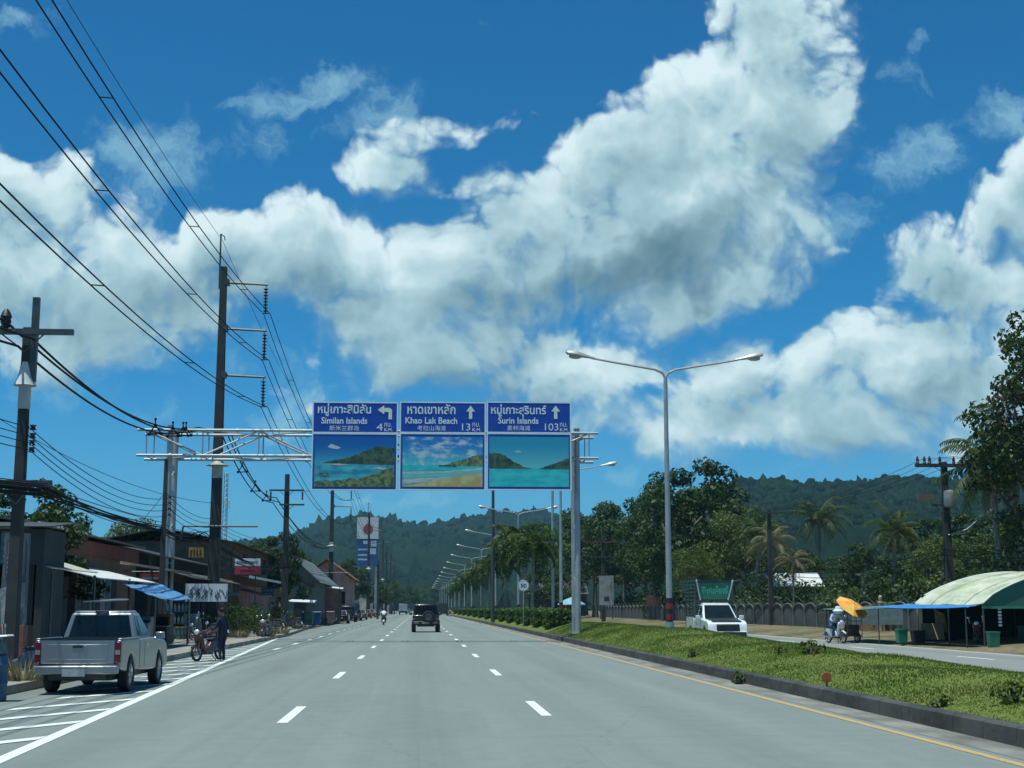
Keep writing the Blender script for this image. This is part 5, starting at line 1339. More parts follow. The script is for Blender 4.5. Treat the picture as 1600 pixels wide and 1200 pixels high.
# ------------------------------------------------------------------ the shops along the left footpath
def wallmat(name, col, **k): return M(name, col, .85, 0, .28, .9, .15, 14, **k)
w_dark = wallmat('wall_dark_grey', (.034, .042, .043)); w_red = wallmat('fascia_red', (.16, .045, .03)); w_brown = wallmat('wall_brown', (.14, .085, .055)); w_cream = wallmat('wall_cream', (.42, .38, .30))
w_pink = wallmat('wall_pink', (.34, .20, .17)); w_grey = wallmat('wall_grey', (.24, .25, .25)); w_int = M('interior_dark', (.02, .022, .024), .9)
brick = wallmat('wall_brick', (.20, .085, .06)); shutter_b = M('shutter_blue', (.045, .10, .15), .6, 0, .25, 2); shutter_g = M('shutter_grey', (.20, .23, .23), .6, 0, .25, 2)
def M_corr(name, col, axis=1, k=28, rough=.5, metal=0.0, rust=.25):
    m = bpy.data.materials.new(name); m.use_nodes = True; t = NT(m.node_tree); b = t.n['Principled BSDF']
    co = t.node('ShaderNodeTexCoord').outputs['Object']; s = t.node('ShaderNodeSeparateXYZ'); t.l.new(co, s.inputs[0])
    wv = t.math('SINE', t.math('MULTIPLY', s.outputs[axis], k))
    st = t.ramp(t.noise(co, .9, 6, .7), .48, .70, 0, rust)
    t.l.new(t.mix(st, col, (.12, .075, .045)), b.inputs['Base Color']); b.inputs['Roughness'].default_value = rough; b.inputs['Metallic'].default_value = metal
    bn = t.node('ShaderNodeBump'); bn.inputs['Strength'].default_value = .7; bn.inputs['Distance'].default_value = .03; t.l.new(wv, bn.inputs['Height']); t.l.new(bn.outputs[0], b.inputs['Normal'])
    return m
tin_white = M_corr('roof_tin_white', (.72, .72, .70), rust=.35); tin_grey = M_corr('roof_tin_grey', (.16, .18, .17), rust=.4); tin_cream = M_corr('roof_tin_cream', (.55, .52, .40), rust=.5); tin_dark = M_corr('roof_tin_dark', (.045, .05, .05), rust=.2); tin_red = M_corr('roof_tile_red', (.27, .075, .055), rust=.3, k=18)
def sheet(name, a, b_, c, d, mat, parent=None, th=.03, n=8, sag=0.0, wav_=0.0, seed=1):
    """a roof or awning sheet through four corners (a-b is the upper edge), with thickness"""
    a, b_, c, d = map(Vector, (a, b_, c, d)); rr_ = random.Random(seed); q = MB(); vs = []
    for i in range(n + 1):
        for j in range(n + 1):
            u, v = i / n, j / n; p = (a * (1 - u) + b_ * u) * (1 - v) + (d * (1 - u) + c * u) * v
            p.z -= sag * 4 * u * (1 - u) * (.3 + .7 * v); p.z += wav_ * rr_.uniform(-1, 1); vs.append(p)
    m_ = (n + 1) ** 2; nn = (b_ - a).cross(d - a).normalized() * th
    if nn.z > 0: nn = -nn
    vs2 = [p + nn for p in vs]; f = []
    for i in range(n):
        for j in range(n):
            k = i * (n + 1) + j; f.append((k, k + 1, k + n + 2, k + n + 1)); f.append((m_ + k, m_ + k + n + 1, m_ + k + n + 2, m_ + k + 1))
    ed = [i for i in range(n)] + [n + (n + 1) * i for i in range(n)] + [n * (n + 1) + n - i for i in range(n)] + [(n + 1) * (n - i) for i in range(n)]
    for k in range(len(ed)): e0, e1 = ed[k], ed[(k + 1) % len(ed)]; f.append((e0, e1, m_ + e1, m_ + e0))
    q.add(vs + vs2, f); return q.build(name, mat, parent, smooth=40)

# dark hut whose shop front faces the camera
hut = thing('shop_hut', 'dark shop hut with pale curtains facing the camera at the left edge', 'shop', (-15, 40.6, .2)); LX = lambda x: x + 15
b = MB(); b.bx(LX(-21), LX(-10.55), 0, .18, 2.62, 3.62); b.bx(LX(-21), LX(-13.2), 0, .18, 0, 2.62); b.bx(LX(-10.75), LX(-10.55), 0, .18, 0, 2.62); b.bx(LX(-10.75), LX(-10.55), .18, 2.3, 0, 3.62); b.build('wall', w_dark, hut)
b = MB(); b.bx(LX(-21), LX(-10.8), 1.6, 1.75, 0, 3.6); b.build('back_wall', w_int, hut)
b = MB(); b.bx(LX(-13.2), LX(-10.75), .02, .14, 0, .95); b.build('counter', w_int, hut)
for k in range(5):
    b = MB(); x0 = -13.15 + k * .48
    b.add([(LX(x0) + .4 * i / 8, .10 + .03 * (i % 2), z) for z in (.95, 2.62) for i in range(9)], [(i, i + 1, i + 10, i + 9) for i in range(8)]); b.build('curtain', [shutter_g, w_dark, shutter_g, w_grey, w_dark][k], hut)
sheet('roof', (LX(-21), 2.6, 4.0), (LX(-10.3), 2.6, 3.95), (LX(-10.3), -.3, 3.68), (LX(-21), -.3, 3.72), tin_dark, hut)
for x0, c_, lb_ in ((-12.45, 'vinyl_slate', 'pale'), (-11.75, 'vinyl_teal', 'teal')):
    b = MB(); b.bx(LX(x0), LX(x0 + .55), -.03, -.004, 2.66, 3.55); sb_ = b.build('name_board', M(c_, (.22, .25, .25) if lb_ == 'pale' else (.05, .14, .15), .6, 0, .3, 4), hut)
    b = MB()
    for k in range(3): b.bx(LX(x0 + .08), LX(x0 + .45 - .08 * k), -.042, -.031, 2.8 + k * .22, 2.9 + k * .22)
    b.build('print', M('poster_grey', (.26, .29, .29), .6), sb_)
# poster pillar
pil = thing('sign_pillar', 'brick pillar with torn grey posters between the near pole and the silver pickup', 'pillar', (-10.55, 37.9, .2))
b = MB(); b.bx(-.33, .33, -.2, .2, 0, .98); b.build('brick_base', brick, pil, bevel=.01)
b = MB(); b.bx(-.30, .30, -.12, .12, .98, 3.35); b.build('board', M('board_slate', (.10, .13, .14), .7, 0, .35, 2), pil)
b = MB(); b.add([(-.34, -.24, 1.9), (.18, -.22, 2.05), (.10, -.20, 1.55), (-.02, -.22, 1.05), (-.24, -.21, 1.0), (-.28, -.24, 1.5)], [(0, 1, 2, 3, 4, 5)]); b.add([(-.34, -.215, 1.9), (.18, -.20, 2.05), (.10, -.18, 1.55), (-.02, -.20, 1.05), (-.24, -.19, 1.0), (-.28, -.22, 1.5)], [(5, 4, 3, 2, 1, 0)]); b.build('torn_poster', M('paper_grey', (.30, .34, .34), .8, 0, .4, 7), pil)
b = MB(); b.bx(-.24, .26, -.145, -.125, 2.25, 3.2); po = b.build('poster', M('poster_dark', (.07, .09, .10), .6), pil)
b = MB(); rd = random.Random(4)
for k in range(4): b.bx(-.20, .16, -.155, -.147, 2.32 + k * .12, 2.37 + k * .12)
b.bx(-.18, .05, -.155, -.147, 2.8, 3.1); b.build('print', M('poster_grey', (.26, .29, .29), .6), po)

# long low shop with a red fascia and lean-to canopies
s1_ = thing('shop', 'long low shop with dark red fascia, striped shutters and lean-to canopies', 'shop', (-13, 42, .2)); Q = lambda x, y, z: (x + 13, y - 42, z - .2)
b = MB(); b.bx(-7, 0, 0, 24, 0, 4.05); b.build('wall', w_brown, s1_)
b = MB(); b.bx(.003, .10, 4, 24.2, 3.45, 4.0); b.build('fascia', w_red, s1_)
sheet('roof', Q(-18, 41.5, 4.95), Q(-18, 66.4, 4.95), Q(-12.65, 66.4, 4.38), Q(-12.65, 46.4, 4.42), tin_grey, s1_, .05)
b = MB()
for k in range(12): b.box(Q(-12.66, 48 + k * .6, 4.43), (.05, .34, .07 + .02 * (k % 3)), rz=.1 * (k % 2))
b.build('eave_edge', white_paint, s1_)
for k in range(14):
    b = MB(); b.bx(.004, .06, 5.2 + k * 1.05, 6.15 + k * 1.05, .05, 2.75); b.build('shutter', [shutter_g, shutter_b, w_grey, w_dark, shutter_g, shutter_b, w_int][k % 7], s1_)
sheet('canopy', Q(-12.98, 40.9, 3.52), Q(-12.98, 46.6, 3.52), Q(-10.38, 46.6, 2.75), Q(-10.38, 40.9, 2.75), tin_cream, s1_, .03)
sheet('canopy', Q(-12.98, 46.9, 3.20), Q(-12.98, 57.5, 3.20), Q(-10.38, 57.5, 2.60), Q(-10.38, 46.9, 2.60), tin_white, s1_, .03)
for y in (41.2, 46.5, 52, 57.3):
    b = MB(); b.tube([Q(-10.45, y, .2), Q(-10.45, y, 2.66)], .04, 8); b.build('canopy_post', steel_dark, s1_)
b = MB(); b.bx(Q(-11.6, 0, 0)[0] - .04, Q(-11.6, 0, 0)[0] + .04, 14, 31, 3.12, 3.22); b.build('beam', M('beam_orange', (.42, .26, .17), .6), s1_)
tp = sheet('tarpaulin', (-10.4, 50.5, 2.46), (-10.3, 57.6, 2.56), (-9.15, 57.6, 2.0), (-9.3, 50.3, 2.05), M('tarp_blue', (.10, .27, .50), .55, 0, .22, 1.2), None, .012, 10, .10, .02)
tag(tp, 'blue tarpaulin awning sagging in front of the low shop', 'awning')
for y, z in ((50.4, 2.02), (57.5, 1.97)):
    b = MB(); b.tube([(-9.2, y, .15), (-9.2, y, z)], .03, 6); o = b.build('awning_pole', steel_dark); tag(o, 'thin pole holding up the %s corner of the blue tarpaulin' % ('nearer' if y < 55 else 'farther'), 'pole', 'poles under the blue tarpaulin')
# food cart and clutter below the awning
ct = thing('food_cart', 'white-topped food cart under the canopies beside the silver pickup', 'food cart', (-10.2, 47.2, .18))
b = MB(); b.bx(-.45, .45, -.7, .7, .35, .95); b.build('cabinet', M('cart_grey', (.18, .20, .21), .4, .4), ct, bevel=.02)
b = MB(); b.hexa([(-.55, -.8, 1.62), (.55, -.8, 1.70), (.55, .8, 1.70), (-.55, .8, 1.62)], [(-.55, -.8, 1.66), (.55, -.8, 1.74), (.55, .8, 1.74), (-.55, .8, 1.66)]); b.build('top', white_paint, ct)
for x in (-.42, .42):
    for y in (-.65, .65): b = MB(); b.tube([(x, y, 0), (x, y, 1.66)], .02, 5); b.build('leg', steel_dark, ct)
rd = random.Random(21)
boxes = [(-9.9, 51.2, .8, .7, .9, w_grey), (-10.2, 53.0, .9, .8, 1.1, M('fridge_teal', (.10, .16, .16), .4)), (-9.8, 54.6, .7, .6, .75, w_dark), (-10.0, 56.2, .8, .9, 1.2, M('crate_brown', (.11, .07, .045), .8))]
for i, (x, y, w_, d_, h_, m_) in enumerate(boxes):
    r_ = thing('display_cabinet', ['grey cabinet under the near corner of the blue tarpaulin', 'teal cabinet under the blue tarpaulin', 'low dark cabinet under the blue tarpaulin', 'brown cabinet under the far corner of the blue tarpaulin'][i], 'cabinet', (x, y, .18), 0, 'cabinets under the blue tarpaulin')
    b = MB(); b.bx(-w_ / 2, w_ / 2, -d_ / 2, d_ / 2, .08, h_); b.build('case', m_, r_, bevel=.02)
    b = MB(); b.bx(-w_ / 2 + .06, w_ / 2 - .06, -d_ / 2 - .012, -d_ / 2, .2, h_ - .1); b.build('glass_front', glass_dark, r_)
    b = MB(); b.bx(-w_ / 2 - .03, w_ / 2 + .03, -d_ / 2 - .03, d_ / 2 + .03, h_ + .002, h_ + .03); b.build('lid', w_grey, r_)
# rack of white bottles seen beyond the pickup
r_ = thing('bottle_rack', 'open rack with pale bottles on the footpath behind the standing person', 'rack', (-10.15, 60.5, .18))
b = MB()
for x in (-.5, .5): b.bx(x - .02, x + .02, -.2, .2, 0, 1.75)
for z in (.3, .8, 1.3, 1.75): b.bx(-.48, .48, -.2, .2, z - .02, z)
b.build('shelf', steel_dark, r_)
for z in (.3, .8, 1.3):
    for k in range(6): b = MB(); b.lathe([(.05, 0), (.055, .2), (.02, .28), (.02, .33)], (-.4 + k * .16, 0, z + .002), 8); b.build('bottle', M('bottle_pale', (.40, .46, .44), .4), r_)

# dark gabled shop
s2_ = thing('shop', 'dark gabled shop behind the tall transmission pole', 'shop', (-12.6, 67, .2))
b = MB(); b.bx(-8, 0, 0, 21, 0, 3.9); b.add([(-8, 0, 3.9), (0, 0, 3.9), (-4, 0, 4.8)], [(0, 1, 2)]); b.build('wall', w_dark, s2_)
sheet('roof', (-4, -.5, 4.92), (-4, 21.5, 4.92), (.6, 21.5, 3.84), (.6, -.5, 3.84), tin_dark, s2_, .06); sheet('roof', (-4, 21.5, 4.92), (-4, -.5, 4.92), (-8.6, -.5, 3.84), (-8.6, 21.5, 3.84), tin_dark, s2_, .06)
sheet('canopy', (.02, .5, 3.4), (.02, 19, 3.4), (1.9, 19, 2.85), (1.9, .5, 2.85), M_corr('roof_tin_olive', (.10, .095, .065), rust=.3), s2_, .03)
for k in range(4):
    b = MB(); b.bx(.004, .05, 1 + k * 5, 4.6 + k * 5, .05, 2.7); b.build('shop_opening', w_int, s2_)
b = MB(); b.bx(0, .8, 11.2, 11.3, 4.15, 4.7); ys_ = b.build('yellow_sign', M('sign_ochre', (.30, .20, .03), .6, 0, .4, 5), s2_)
b = MB()
for k in range(4): b.bx(.08 + k * .17, .16 + k * .17, 11.185, 11.198, 4.25, 4.58)
b.build('lettering', M('sign_brown', (.05, .03, .02), .6), ys_)
# white vinyl banner with dark branching print on a frame
bn_ = thing('banner', 'white vinyl banner with dark branching print stretched in front of the dark gabled shop', 'banner', (-10.0, 66, .18))
a_ = at(290, 912, 66); c_ = at(355, 940, 66); bw_ = c_.x - a_.x; zt_, zb_ = a_.z - .18, c_.z - .18
b = MB(); b.bx(a_.x + 10, c_.x + 10, -.01, .01, zb_, zt_); vin = b.build('vinyl', M('vinyl_white', (.68, .72, .72), .5, 0, .08, 6), bn_)
b = MB(); rd = random.Random(14)
for k in range(26):
    x = a_.x + 10.1 + rd.random() * (bw_ - .2); z = zb_ + rd.uniform(.05, .4); 
    p = [(x, -.016, z)]
    for j in range(3): x += rd.uniform(-.14, .14); z += rd.uniform(.05, .16); p.append((min(max(x, a_.x + 10.03), c_.x + 9.97), -.016, min(z, zt_ - .03)))
    b.tube(p, [.022, .018, .014, .008], 4)
b.build('print', M('print_black', (.03, .035, .035), .6), vin)
for x in (a_.x + 10, c_.x + 10): b = MB(); b.tube([(x, .03, 0), (x, .03, zt_ + .05)], .025, 6); b.build('frame_post', steel_dark, bn_)

# brown two storey shop
s3_ = thing('shop', 'brown two-storey shop with a white eave and pink lower wall', 'shop', (-12.1, 90, .2))
b = MB(); b.bx(-8, 0, 0, 26, 0, 5.6); b.build('wall', w_brown, s3_)
b = MB(); b.bx(-8, 0, -.05, -.003, 2.9, 5.5); b.build('wall_panel', M('panel_ochre', (.19, .115, .06), .8, 0, .3, 1), s3_)
b = MB(); b.bx(.004, .06, 6, 25, .6, 3.0); b.build('lower_wall', w_pink, s3_)
sheet('roof', (-4, -.5, 6.4), (-4, 26.5, 6.4), (.7, 26.5, 5.5), (.7, -.5, 5.5), tin_dark, s3_, .06); sheet('roof', (-4, 26.5, 6.4), (-4, -.5, 6.4), (-8.7, -.5, 5.5), (-8.7, 26.5, 5.5), tin_dark, s3_, .06)
sheet('canopy', (.03, 0, 3.62), (.03, 20, 3.62), (1.4, 20, 3.38), (1.4, 0, 3.38), tin_grey, s3_, .03)
b = MB(); b.bx(1.40, 1.46, 0, 20, 3.30, 3.46); b.build('eave', white_paint, s3_)
for k in range(4): b = MB(); b.bx(.004, .04, 2 + k * 6, 4 + k * 6, 4.0, 5.1); b.build('window', glass_dark, s3_)
sg = thing('shop_sign', 'white and red shop sign board on a post by the brown shop', 'sign', (-10.7, 89, .2), 0)
b = MB(); b.bx(-.78, .78, -.06, .06, 4.02, 4.48); wp = b.build('white_panel', white_paint, sg)
b = MB(); b.bx(-.78, .78, -.06, .06, 3.5, 4.017); rp = b.build('red_panel', M('sign_red', (.42, .045, .07), .5), sg)
b = MB(); rd = random.Random(6)      # lettering on it is not readable in the photograph
for k in range(11):
    x = -.64 + k * .117; b.tube([(x, -.07, 4.14), (x, -.07, 4.30), (x + .06, -.07, 4.31), (x + .06, -.07, 4.14 + rd.uniform(0, .1))], .014, 4)
b.build('lettering', M('sign_ink', (.03, .03, .06), .5), wp)
b = MB()
for k in range(7): x = -.4 + k * .12; b.tube([(x, -.07, 3.68), (x, -.07, 3.82), (x + .06, -.07, 3.82)], .014, 4)
b.build('lettering', M('sign_ink', (.03, .03, .06), .5), rp)
for s in (-.5, .5): b = MB(); b.tube([(s, .09, 0), (s, .09, 4.4)], .04, 6); b.build('post', steel_dark, sg)

# gabled house with its gable to the camera
s4_ = thing('house', 'grey-green gabled house with its gable towards the camera', 'house', (-12.3, 135, .2))
b = MB(); b.bx(-2.5, 2.4, 0, 30, 0, 4.1); b.add([(-2.5, 0, 4.1), (2.4, 0, 4.1), (0, 0, 6.4)], [(0, 1, 2)]); b.build('wall', wallmat('wall_teal_grey', (.09, .115, .11)), s4_)
sheet('roof', (0, -.7, 6.55), (0, 30, 6.55), (3.0, 30, 3.85), (3.0, -.7, 3.85), tin_grey, s4_, .08); sheet('roof', (0, 30, 6.55), (0, -.7, 6.55), (-3.0, -.7, 3.85), (-3.0, 30, 3.85), tin_grey, s4_, .08)
b = MB(); b.bx(-.9, -.3, -.04, -.004, 1.6, 3.2); b.build('window', M('window_pale', (.45, .47, .46), .3), s4_)
b = MB(); b.bx(.5, 1.6, -.04, -.004, 0, 2.4); b.build('door', w_int, s4_)
sh = thing('market_shelter', 'low shelter with a bright white sheet roof behind the rubbish bins', 'shelter', (-10.5, 127, .2))
sheet('roof', (-1.6, .9, 2.25), (1.3, .9, 2.15), (1.3, -.9, 1.95), (-1.6, -.9, 2.05), tin_white, sh, .04)
for x in (-1.4, 1.1):
    for y in (-.8, .8): b = MB(); b.tube([(x, y, 0), (x, y, 2.0)], .04, 6); b.build('post', steel_dark, sh)
b = MB(); b.bx(-1.4, 1.1, -.5, .5, .2, .9); b.build('table', w_dark, sh)
sh = thing('market_shelter', 'shelter with a slanting white roof in front of the red-roofed house', 'shelter', (-9.9, 151, .2))
sheet('roof', (-1.4, .9, 3.95), (1.8, .9, 3.6), (1.8, -.9, 3.45), (-1.4, -.9, 3.8), tin_white, sh, .05)
for x in (-1.2, 1.5):
    for y in (-.8, .8): b = MB(); b.tube([(x, y, 0), (x, y, 3.6)], .05, 6); b.build('post', steel_dark, sh)
b = MB(); b.bx(-1.3, 1.6, .86, .9, 0, 3.5); b.build('back_wall', w_pink, sh)
hs_ = thing('house', 'pink house with layered red tiled roofs behind the second transmission pole', 'house', (-12.2, 190, .2))
b = MB(); b.bx(-3.4, 2.9, 0, 14, 0, 5.4); b.add([(-3.4, 0, 5.4), (2.9, 0, 5.4), (-.2, 0, 7.6)], [(0, 1, 2)]); b.build('wall', w_pink, hs_)
sheet('roof', (-.2, -.8, 8.0), (-.2, 14.6, 8.0), (3.6, 14.6, 5.3), (3.6, -.8, 5.3), tin_red, hs_, .12); sheet('roof', (-.2, 14.6, 8.0), (-.2, -.8, 8.0), (-4.0, -.8, 5.3), (-4.0, 14.6, 5.3), tin_red, hs_, .12)
sheet('porch_roof', (-3.6, -.02, 5.0), (.2, -.02, 5.0), (.4, -2.2, 4.1), (-3.9, -2.2, 4.1), tin_red, hs_, .08)
for x in (-2.2, .2, 1.8): b = MB(); b.bx(x - .5, x + .5, -.05, -.004, 2.0, 3.6); b.build('window', glass_dark, hs_)

# rubbish bins
def make_bin(label, col, loc, name='wheelie_bin'):
    r_ = thing('rubbish_bin', label, 'bin', loc, 0, 'plastic bins by the shelter')
    b = MB(); b.hexa([(-.27, -.3, .08), (.27, -.3, .08), (.27, .3, .08), (-.27, .3, .08)], [(-.36, -.4, 1.1), (.36, -.4, 1.1), (.36, .4, 1.1), (-.36, .4, 1.1)]); b.build('tub', col, r_, bevel=.03)
    b = MB(); b.hexa([(-.38, -.43, 1.105), (.38, -.43, 1.105), (.38, .43, 1.105), (-.38, .43, 1.105)], [(-.34, -.36, 1.2), (.34, -.36, 1.2), (.34, .40, 1.2), (-.34, .40, 1.2)]); b.build('lid', col, r_, bevel=.03)
    for s in (-1, 1): b = MB(); b.lathe([(.09, -.03), (.1, 0), (.09, .03)], (s * .3, .3, .1), 12, axis='X'); b.build('wheel', black_rubber, r_)
    return r_
bb_ = M('bin_blue', (.02, .075, .22), .5, 0, .15); bg_ = M('bin_green', (.02, .12, .09), .5, 0, .15); by_ = M('bin_brown', (.22, .12, .10), .6, 0, .2)
make_bin('left one of two blue rubbish bins by the shelter', bb_, (-9.35, 118, .18)); make_bin('right one of two blue rubbish bins by the shelter', bb_, (-8.55, 120, .18)); make_bin('green rubbish bin between the two blue ones', bg_, (-8.95, 116.5, .18)); make_bin('pinkish brown rubbish bin right of the blue ones', by_, (-8.1, 131, .18))

# petrol station sign
py_ = thing('petrol_station_sign', 'tall white and blue petrol station sign with a red drop emblem', 'sign', (-10.9, 300, .2))
zz = lambda p: at(575, p, 300).z - .2; x0_, x1_ = at(557.5, 850, 300).x + 10.9, at(591, 850, 300).x + 10.9
b = MB(); b.bx(x0_, x1_, -.3, .3, zz(842), zz(808)); pa_ = b.build('emblem_panel', M('panel_white', (.60, .62, .60), .5), py_)
b = MB(); cx_ = (x0_ + x1_) / 2 + .1; cz_ = zz(827)
prof = [(cx_ + 1.05 * math.sin(t) * (1 if math.cos(t) < .2 else 1 - .55 * (math.cos(t) - .2)), cz_ + 1.05 * math.cos(t) * (1.25 if math.cos(t) > 0 else 1)) for t in lin(0, 2 * math.pi, 25)[:-1]]
b.prism(prof, 'Y', -.33, -.302); b.build('emblem', M('emblem_red', (.28, .06, .05), .5), pa_)
b = MB(); b.bx(x0_, x1_, -.25, .25, zz(884), zz(842) - .01); pb_ = b.build('price_panel', M('panel_blue', (.02, .085, .24), .5), py_)
b = MB()
for p0, p1_, u0, u1 in ((845, 850, .3, .5), (857.5, 860, .06, .5), (866, 868.5, .06, .5), (873, 875.5, .06, .5), (845, 854, .66, .92), (857, 866, .62, .9)): b.bx(x0_ + (x1_ - x0_) * u0, x0_ + (x1_ - x0_) * u1, -.27, -.252, zz(p1_), zz(p0))
b.build('price_strip', M('strip_pale', (.42, .50, .56), .5), pb_)
for x in (x0_ + .4, x1_ - .4): b = MB(); b.bx(x - .25, x + .25, -.2, .2, 0, zz(884)); b.build('post', w_grey, py_)

# further shophouses down the road
def shophouse(label, x, y, w_, d_, h_, wm, rm, floors=2):
    r_ = thing('shophouse', label, 'shophouse', (x, y, .2))
    b = MB(); b.bx(-w_, 0, 0, d_, 0, h_); b.build('wall', wm, r_)
    sheet('roof', (-w_ / 2, -.4, h_ + 1.4), (-w_ / 2, d_ + .4, h_ + 1.4), (.5, d_ + .4, h_ + .02), (.5, -.4, h_ + .02), rm, r_, .08); sheet('roof', (-w_ / 2, d_ + .4, h_ + 1.4), (-w_ / 2, -.4, h_ + 1.4), (-w_ - .5, -.4, h_ + .02), (-w_ - .5, d_ + .4, h_ + .02), rm, r_, .08)
    for f in range(floors):
        for k in range(max(2, int(d_ / 4))):
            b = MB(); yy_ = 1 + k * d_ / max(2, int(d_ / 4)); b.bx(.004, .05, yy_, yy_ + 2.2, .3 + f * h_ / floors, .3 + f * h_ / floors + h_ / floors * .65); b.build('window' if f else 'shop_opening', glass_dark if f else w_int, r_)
        for k in range(2): b = MB(); xx = -w_ * (.25 + .5 * k); b.bx(xx - .6, xx + .6, -.05, -.004, 1.2 + f * h_ / floors, 2.4 + f * h_ / floors); b.build('window', glass_dark, r_)
    return r_
SH = [(-11.6, 222, 8, 18, 5.2, w_grey, tin_grey, 1, 'grey shophouse just beyond the pink house'), (-11.4, 248, 8, 22, 6.5, w_cream, tin_red, 2, 'cream shophouse in front of the petrol station sign'), (-11.8, 320, 9, 20, 6, w_cream, tin_grey, 2, 'cream shophouse right behind the petrol station sign'),
      (-11.4, 348, 9, 24, 8, w_grey, tin_grey, 2, 'grey two-storey shophouse beyond the petrol station sign'), (-11.2, 385, 10, 26, 7, w_pink, tin_red, 2, 'pink shophouse far down on the left'), (-10.6, 430, 9, 30, 9, w_cream, tin_grey, 2, 'cream shophouse far down on the left'), (-10.2, 500, 9, 40, 8, w_grey, tin_red, 2, 'last grey shophouse before the hills')]
for x, y, w_, d_, h_, wm, rm, fl_, lb in SH: shophouse(lb, x, y, w_, d_, h_, wm, rm, fl_)

# blue drum at the left edge
q = gr(-3, 1096)
dr = thing('drum', 'blue plastic drum cut by the left edge with a lid and rags on top', 'drum', (q.x - .16, q.y, 0))
b = MB(); b.lathe([(.26, 0), (.29, .03), (.29, .30), (.305, .32), (.29, .34), (.29, .62), (.305, .64), (.29, .66), (.28, .78), (.24, .80)], n=24); b.build('barrel', M('drum_blue', (.03, .085, .16), .55, 0, .2), dr)
b = MB(); b.hexa([(-.24, -.2, .81), (.26, -.2, .81), (.26, .2, .81), (-.24, .2, .81)], [(-.2, -.2, 1.06), (.2, -.2, 1.06), (.2, .2, 1.06), (-.2, .2, 1.06)]); b.build('bundle', M('rag_teal', (.08, .13, .14), .9, 0, .4, 6), dr, bevel=.06)
b = MB(); b.bx(-.3, .1, -.25, -.05, .86, 1.04); b.build('orange_crate', M('crate_orange', (.40, .14, .02), .6), dr, bevel=.02)
b = MB(); b.hexa([(-.35, -.26, 1.08), (.32, -.22, 1.12), (.32, .22, 1.12), (-.35, .2, 1.08)], [(-.33, -.2, 1.12), (.30, -.18, 1.15), (.30, .2, 1.15), (-.33, .2, 1.12)]); b.build('lid', white_paint, dr, bevel=.01)
# a dark cart-like motorcycle sits behind the drum
q = gr(20, 1066); make_scooter('motorcycle', 'dark motorcycle half hidden behind the blue drum at the left edge', sc_grey, (q.x, q.y + .5, .0), R(100), R(4))

# ------------------------------------------------------------------ median: hedges and palms
hedge_m = M_leaf('hedge_leaf', (.030, .075, .012), (.095, .150, .025), .25, 1.5)
def make_hedge(seed, l, w_, h):
    rg = np.random.default_rng(seed)
    r_ = thing('hedge', '', 'hedge', (0, 0, 0), 0, 'clipped hedge blocks in the median')
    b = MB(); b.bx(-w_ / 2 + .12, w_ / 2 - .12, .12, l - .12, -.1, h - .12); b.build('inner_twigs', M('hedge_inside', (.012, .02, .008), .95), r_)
    n = int(1500 * (l * w_ + 2 * h * (l + w_)) / 12); C = np.empty((n, 3)); Nn = np.empty((n, 3))
    for i in range(n):
        k = rg.random() * (l * w_ + 2 * h * l + 2 * h * w_); u, v = rg.random(), rg.random()
        if k < l * w_: C[i] = ((u - .5) * w_, v * l, h); Nn[i] = (0, 0, 1)
        elif k < l * w_ + 2 * h * l: s_ = 1 if rg.random() < .5 else -1; C[i] = (s_ * w_ / 2, u * l, v * h); Nn[i] = (s_, 0, .2)
        else: s_ = rg.random() < .5; C[i] = ((u - .5) * w_, l if s_ else 0, v * h); Nn[i] = (0, 1 if s_ else -1, .2)
    C += rg.normal(size=(n, 3)) * .05; Nn = unit(Nn + rg.normal(size=(n, 3)) * .55)
    me = quads_mesh('foliage', C, .09 * rg.uniform(.6, 1.4, n), Nn, [hedge_m], rng=rg); o = bpy.data.objects.new('foliage', me); COL.objects.link(o); o.parent = r_
    return r_
h0 = make_hedge(1, 3.2, 1.55, 1.0)
HY = [84, 92.5, 101, 110, 121, 133, 147, 163, 181, 201, 224, 250, 280, 315]
hw_ = ['largest clipped hedge block, just left of the right gantry post', 'second clipped hedge block from the gantry, beyond the largest', 'clipped hedge block right behind the speed sign post', 'clipped hedge block left of the speed sign post']
for i, y in enumerate(HY):
    loc = (8.35, y, medz(8.35, y) - .12); lb = hw_[i] if i < 4 else 'small clipped hedge block in the far row beneath the median palms'
    if i == 0: h0.location = loc; h0['label'] = lb
    else: dup(h0, loc, 0, lb, 'clipped hedge blocks in the median' if i < 4 else 'far hedge blocks under the palms', (1, 1.1 + .25 * (i % 3), 1))
fp_ = [palm(31 + k, 5.6, 26, 3.0, leaf_foxtail, .02, 0, 'foxtail_palm', plume=.95, nl=30, trunk_r=.13, lw=.05, ll=.62) for k in range(2)]
FY = [(118, 9.3, 1.02), (128, 9.2, 1.16), (138, 9.9, 1.22), (150, 9.0, 1.08), (196, 9.5, 1.1), (208, 9.0, 1.0), (228, 9.4, 1.12), (270, 9.1, 1.05), (330, 9.3, 1.05), (390, 9.1, 1.0)]
fl = ['bushy median palm nearest the camera, right of the speed sign', 'tallest bushy median palm with yellowish fronds behind the speed sign', 'bushy median palm behind the tallest one', 'bushy median palm left of the speed sign', 'bushy median palm just left of the dark slim mast']
for i, (y, x, sc) in enumerate(FY):
    loc = (x, y, medz(x, y) - .1); lb = fl[i] if i < 5 else 'small bushy palm in the far row along the median'; gp = 'bushy palms along the median' if i < 5 else 'far bushy palms along the median'
    if i < 2: o = fp_[i]; o.location = loc; o.scale = (sc,) * 3; o['label'] = lb; o['group'] = gp
    else: dup(fp_[i % 2], loc, i * 1.3, lb, gp, sc)

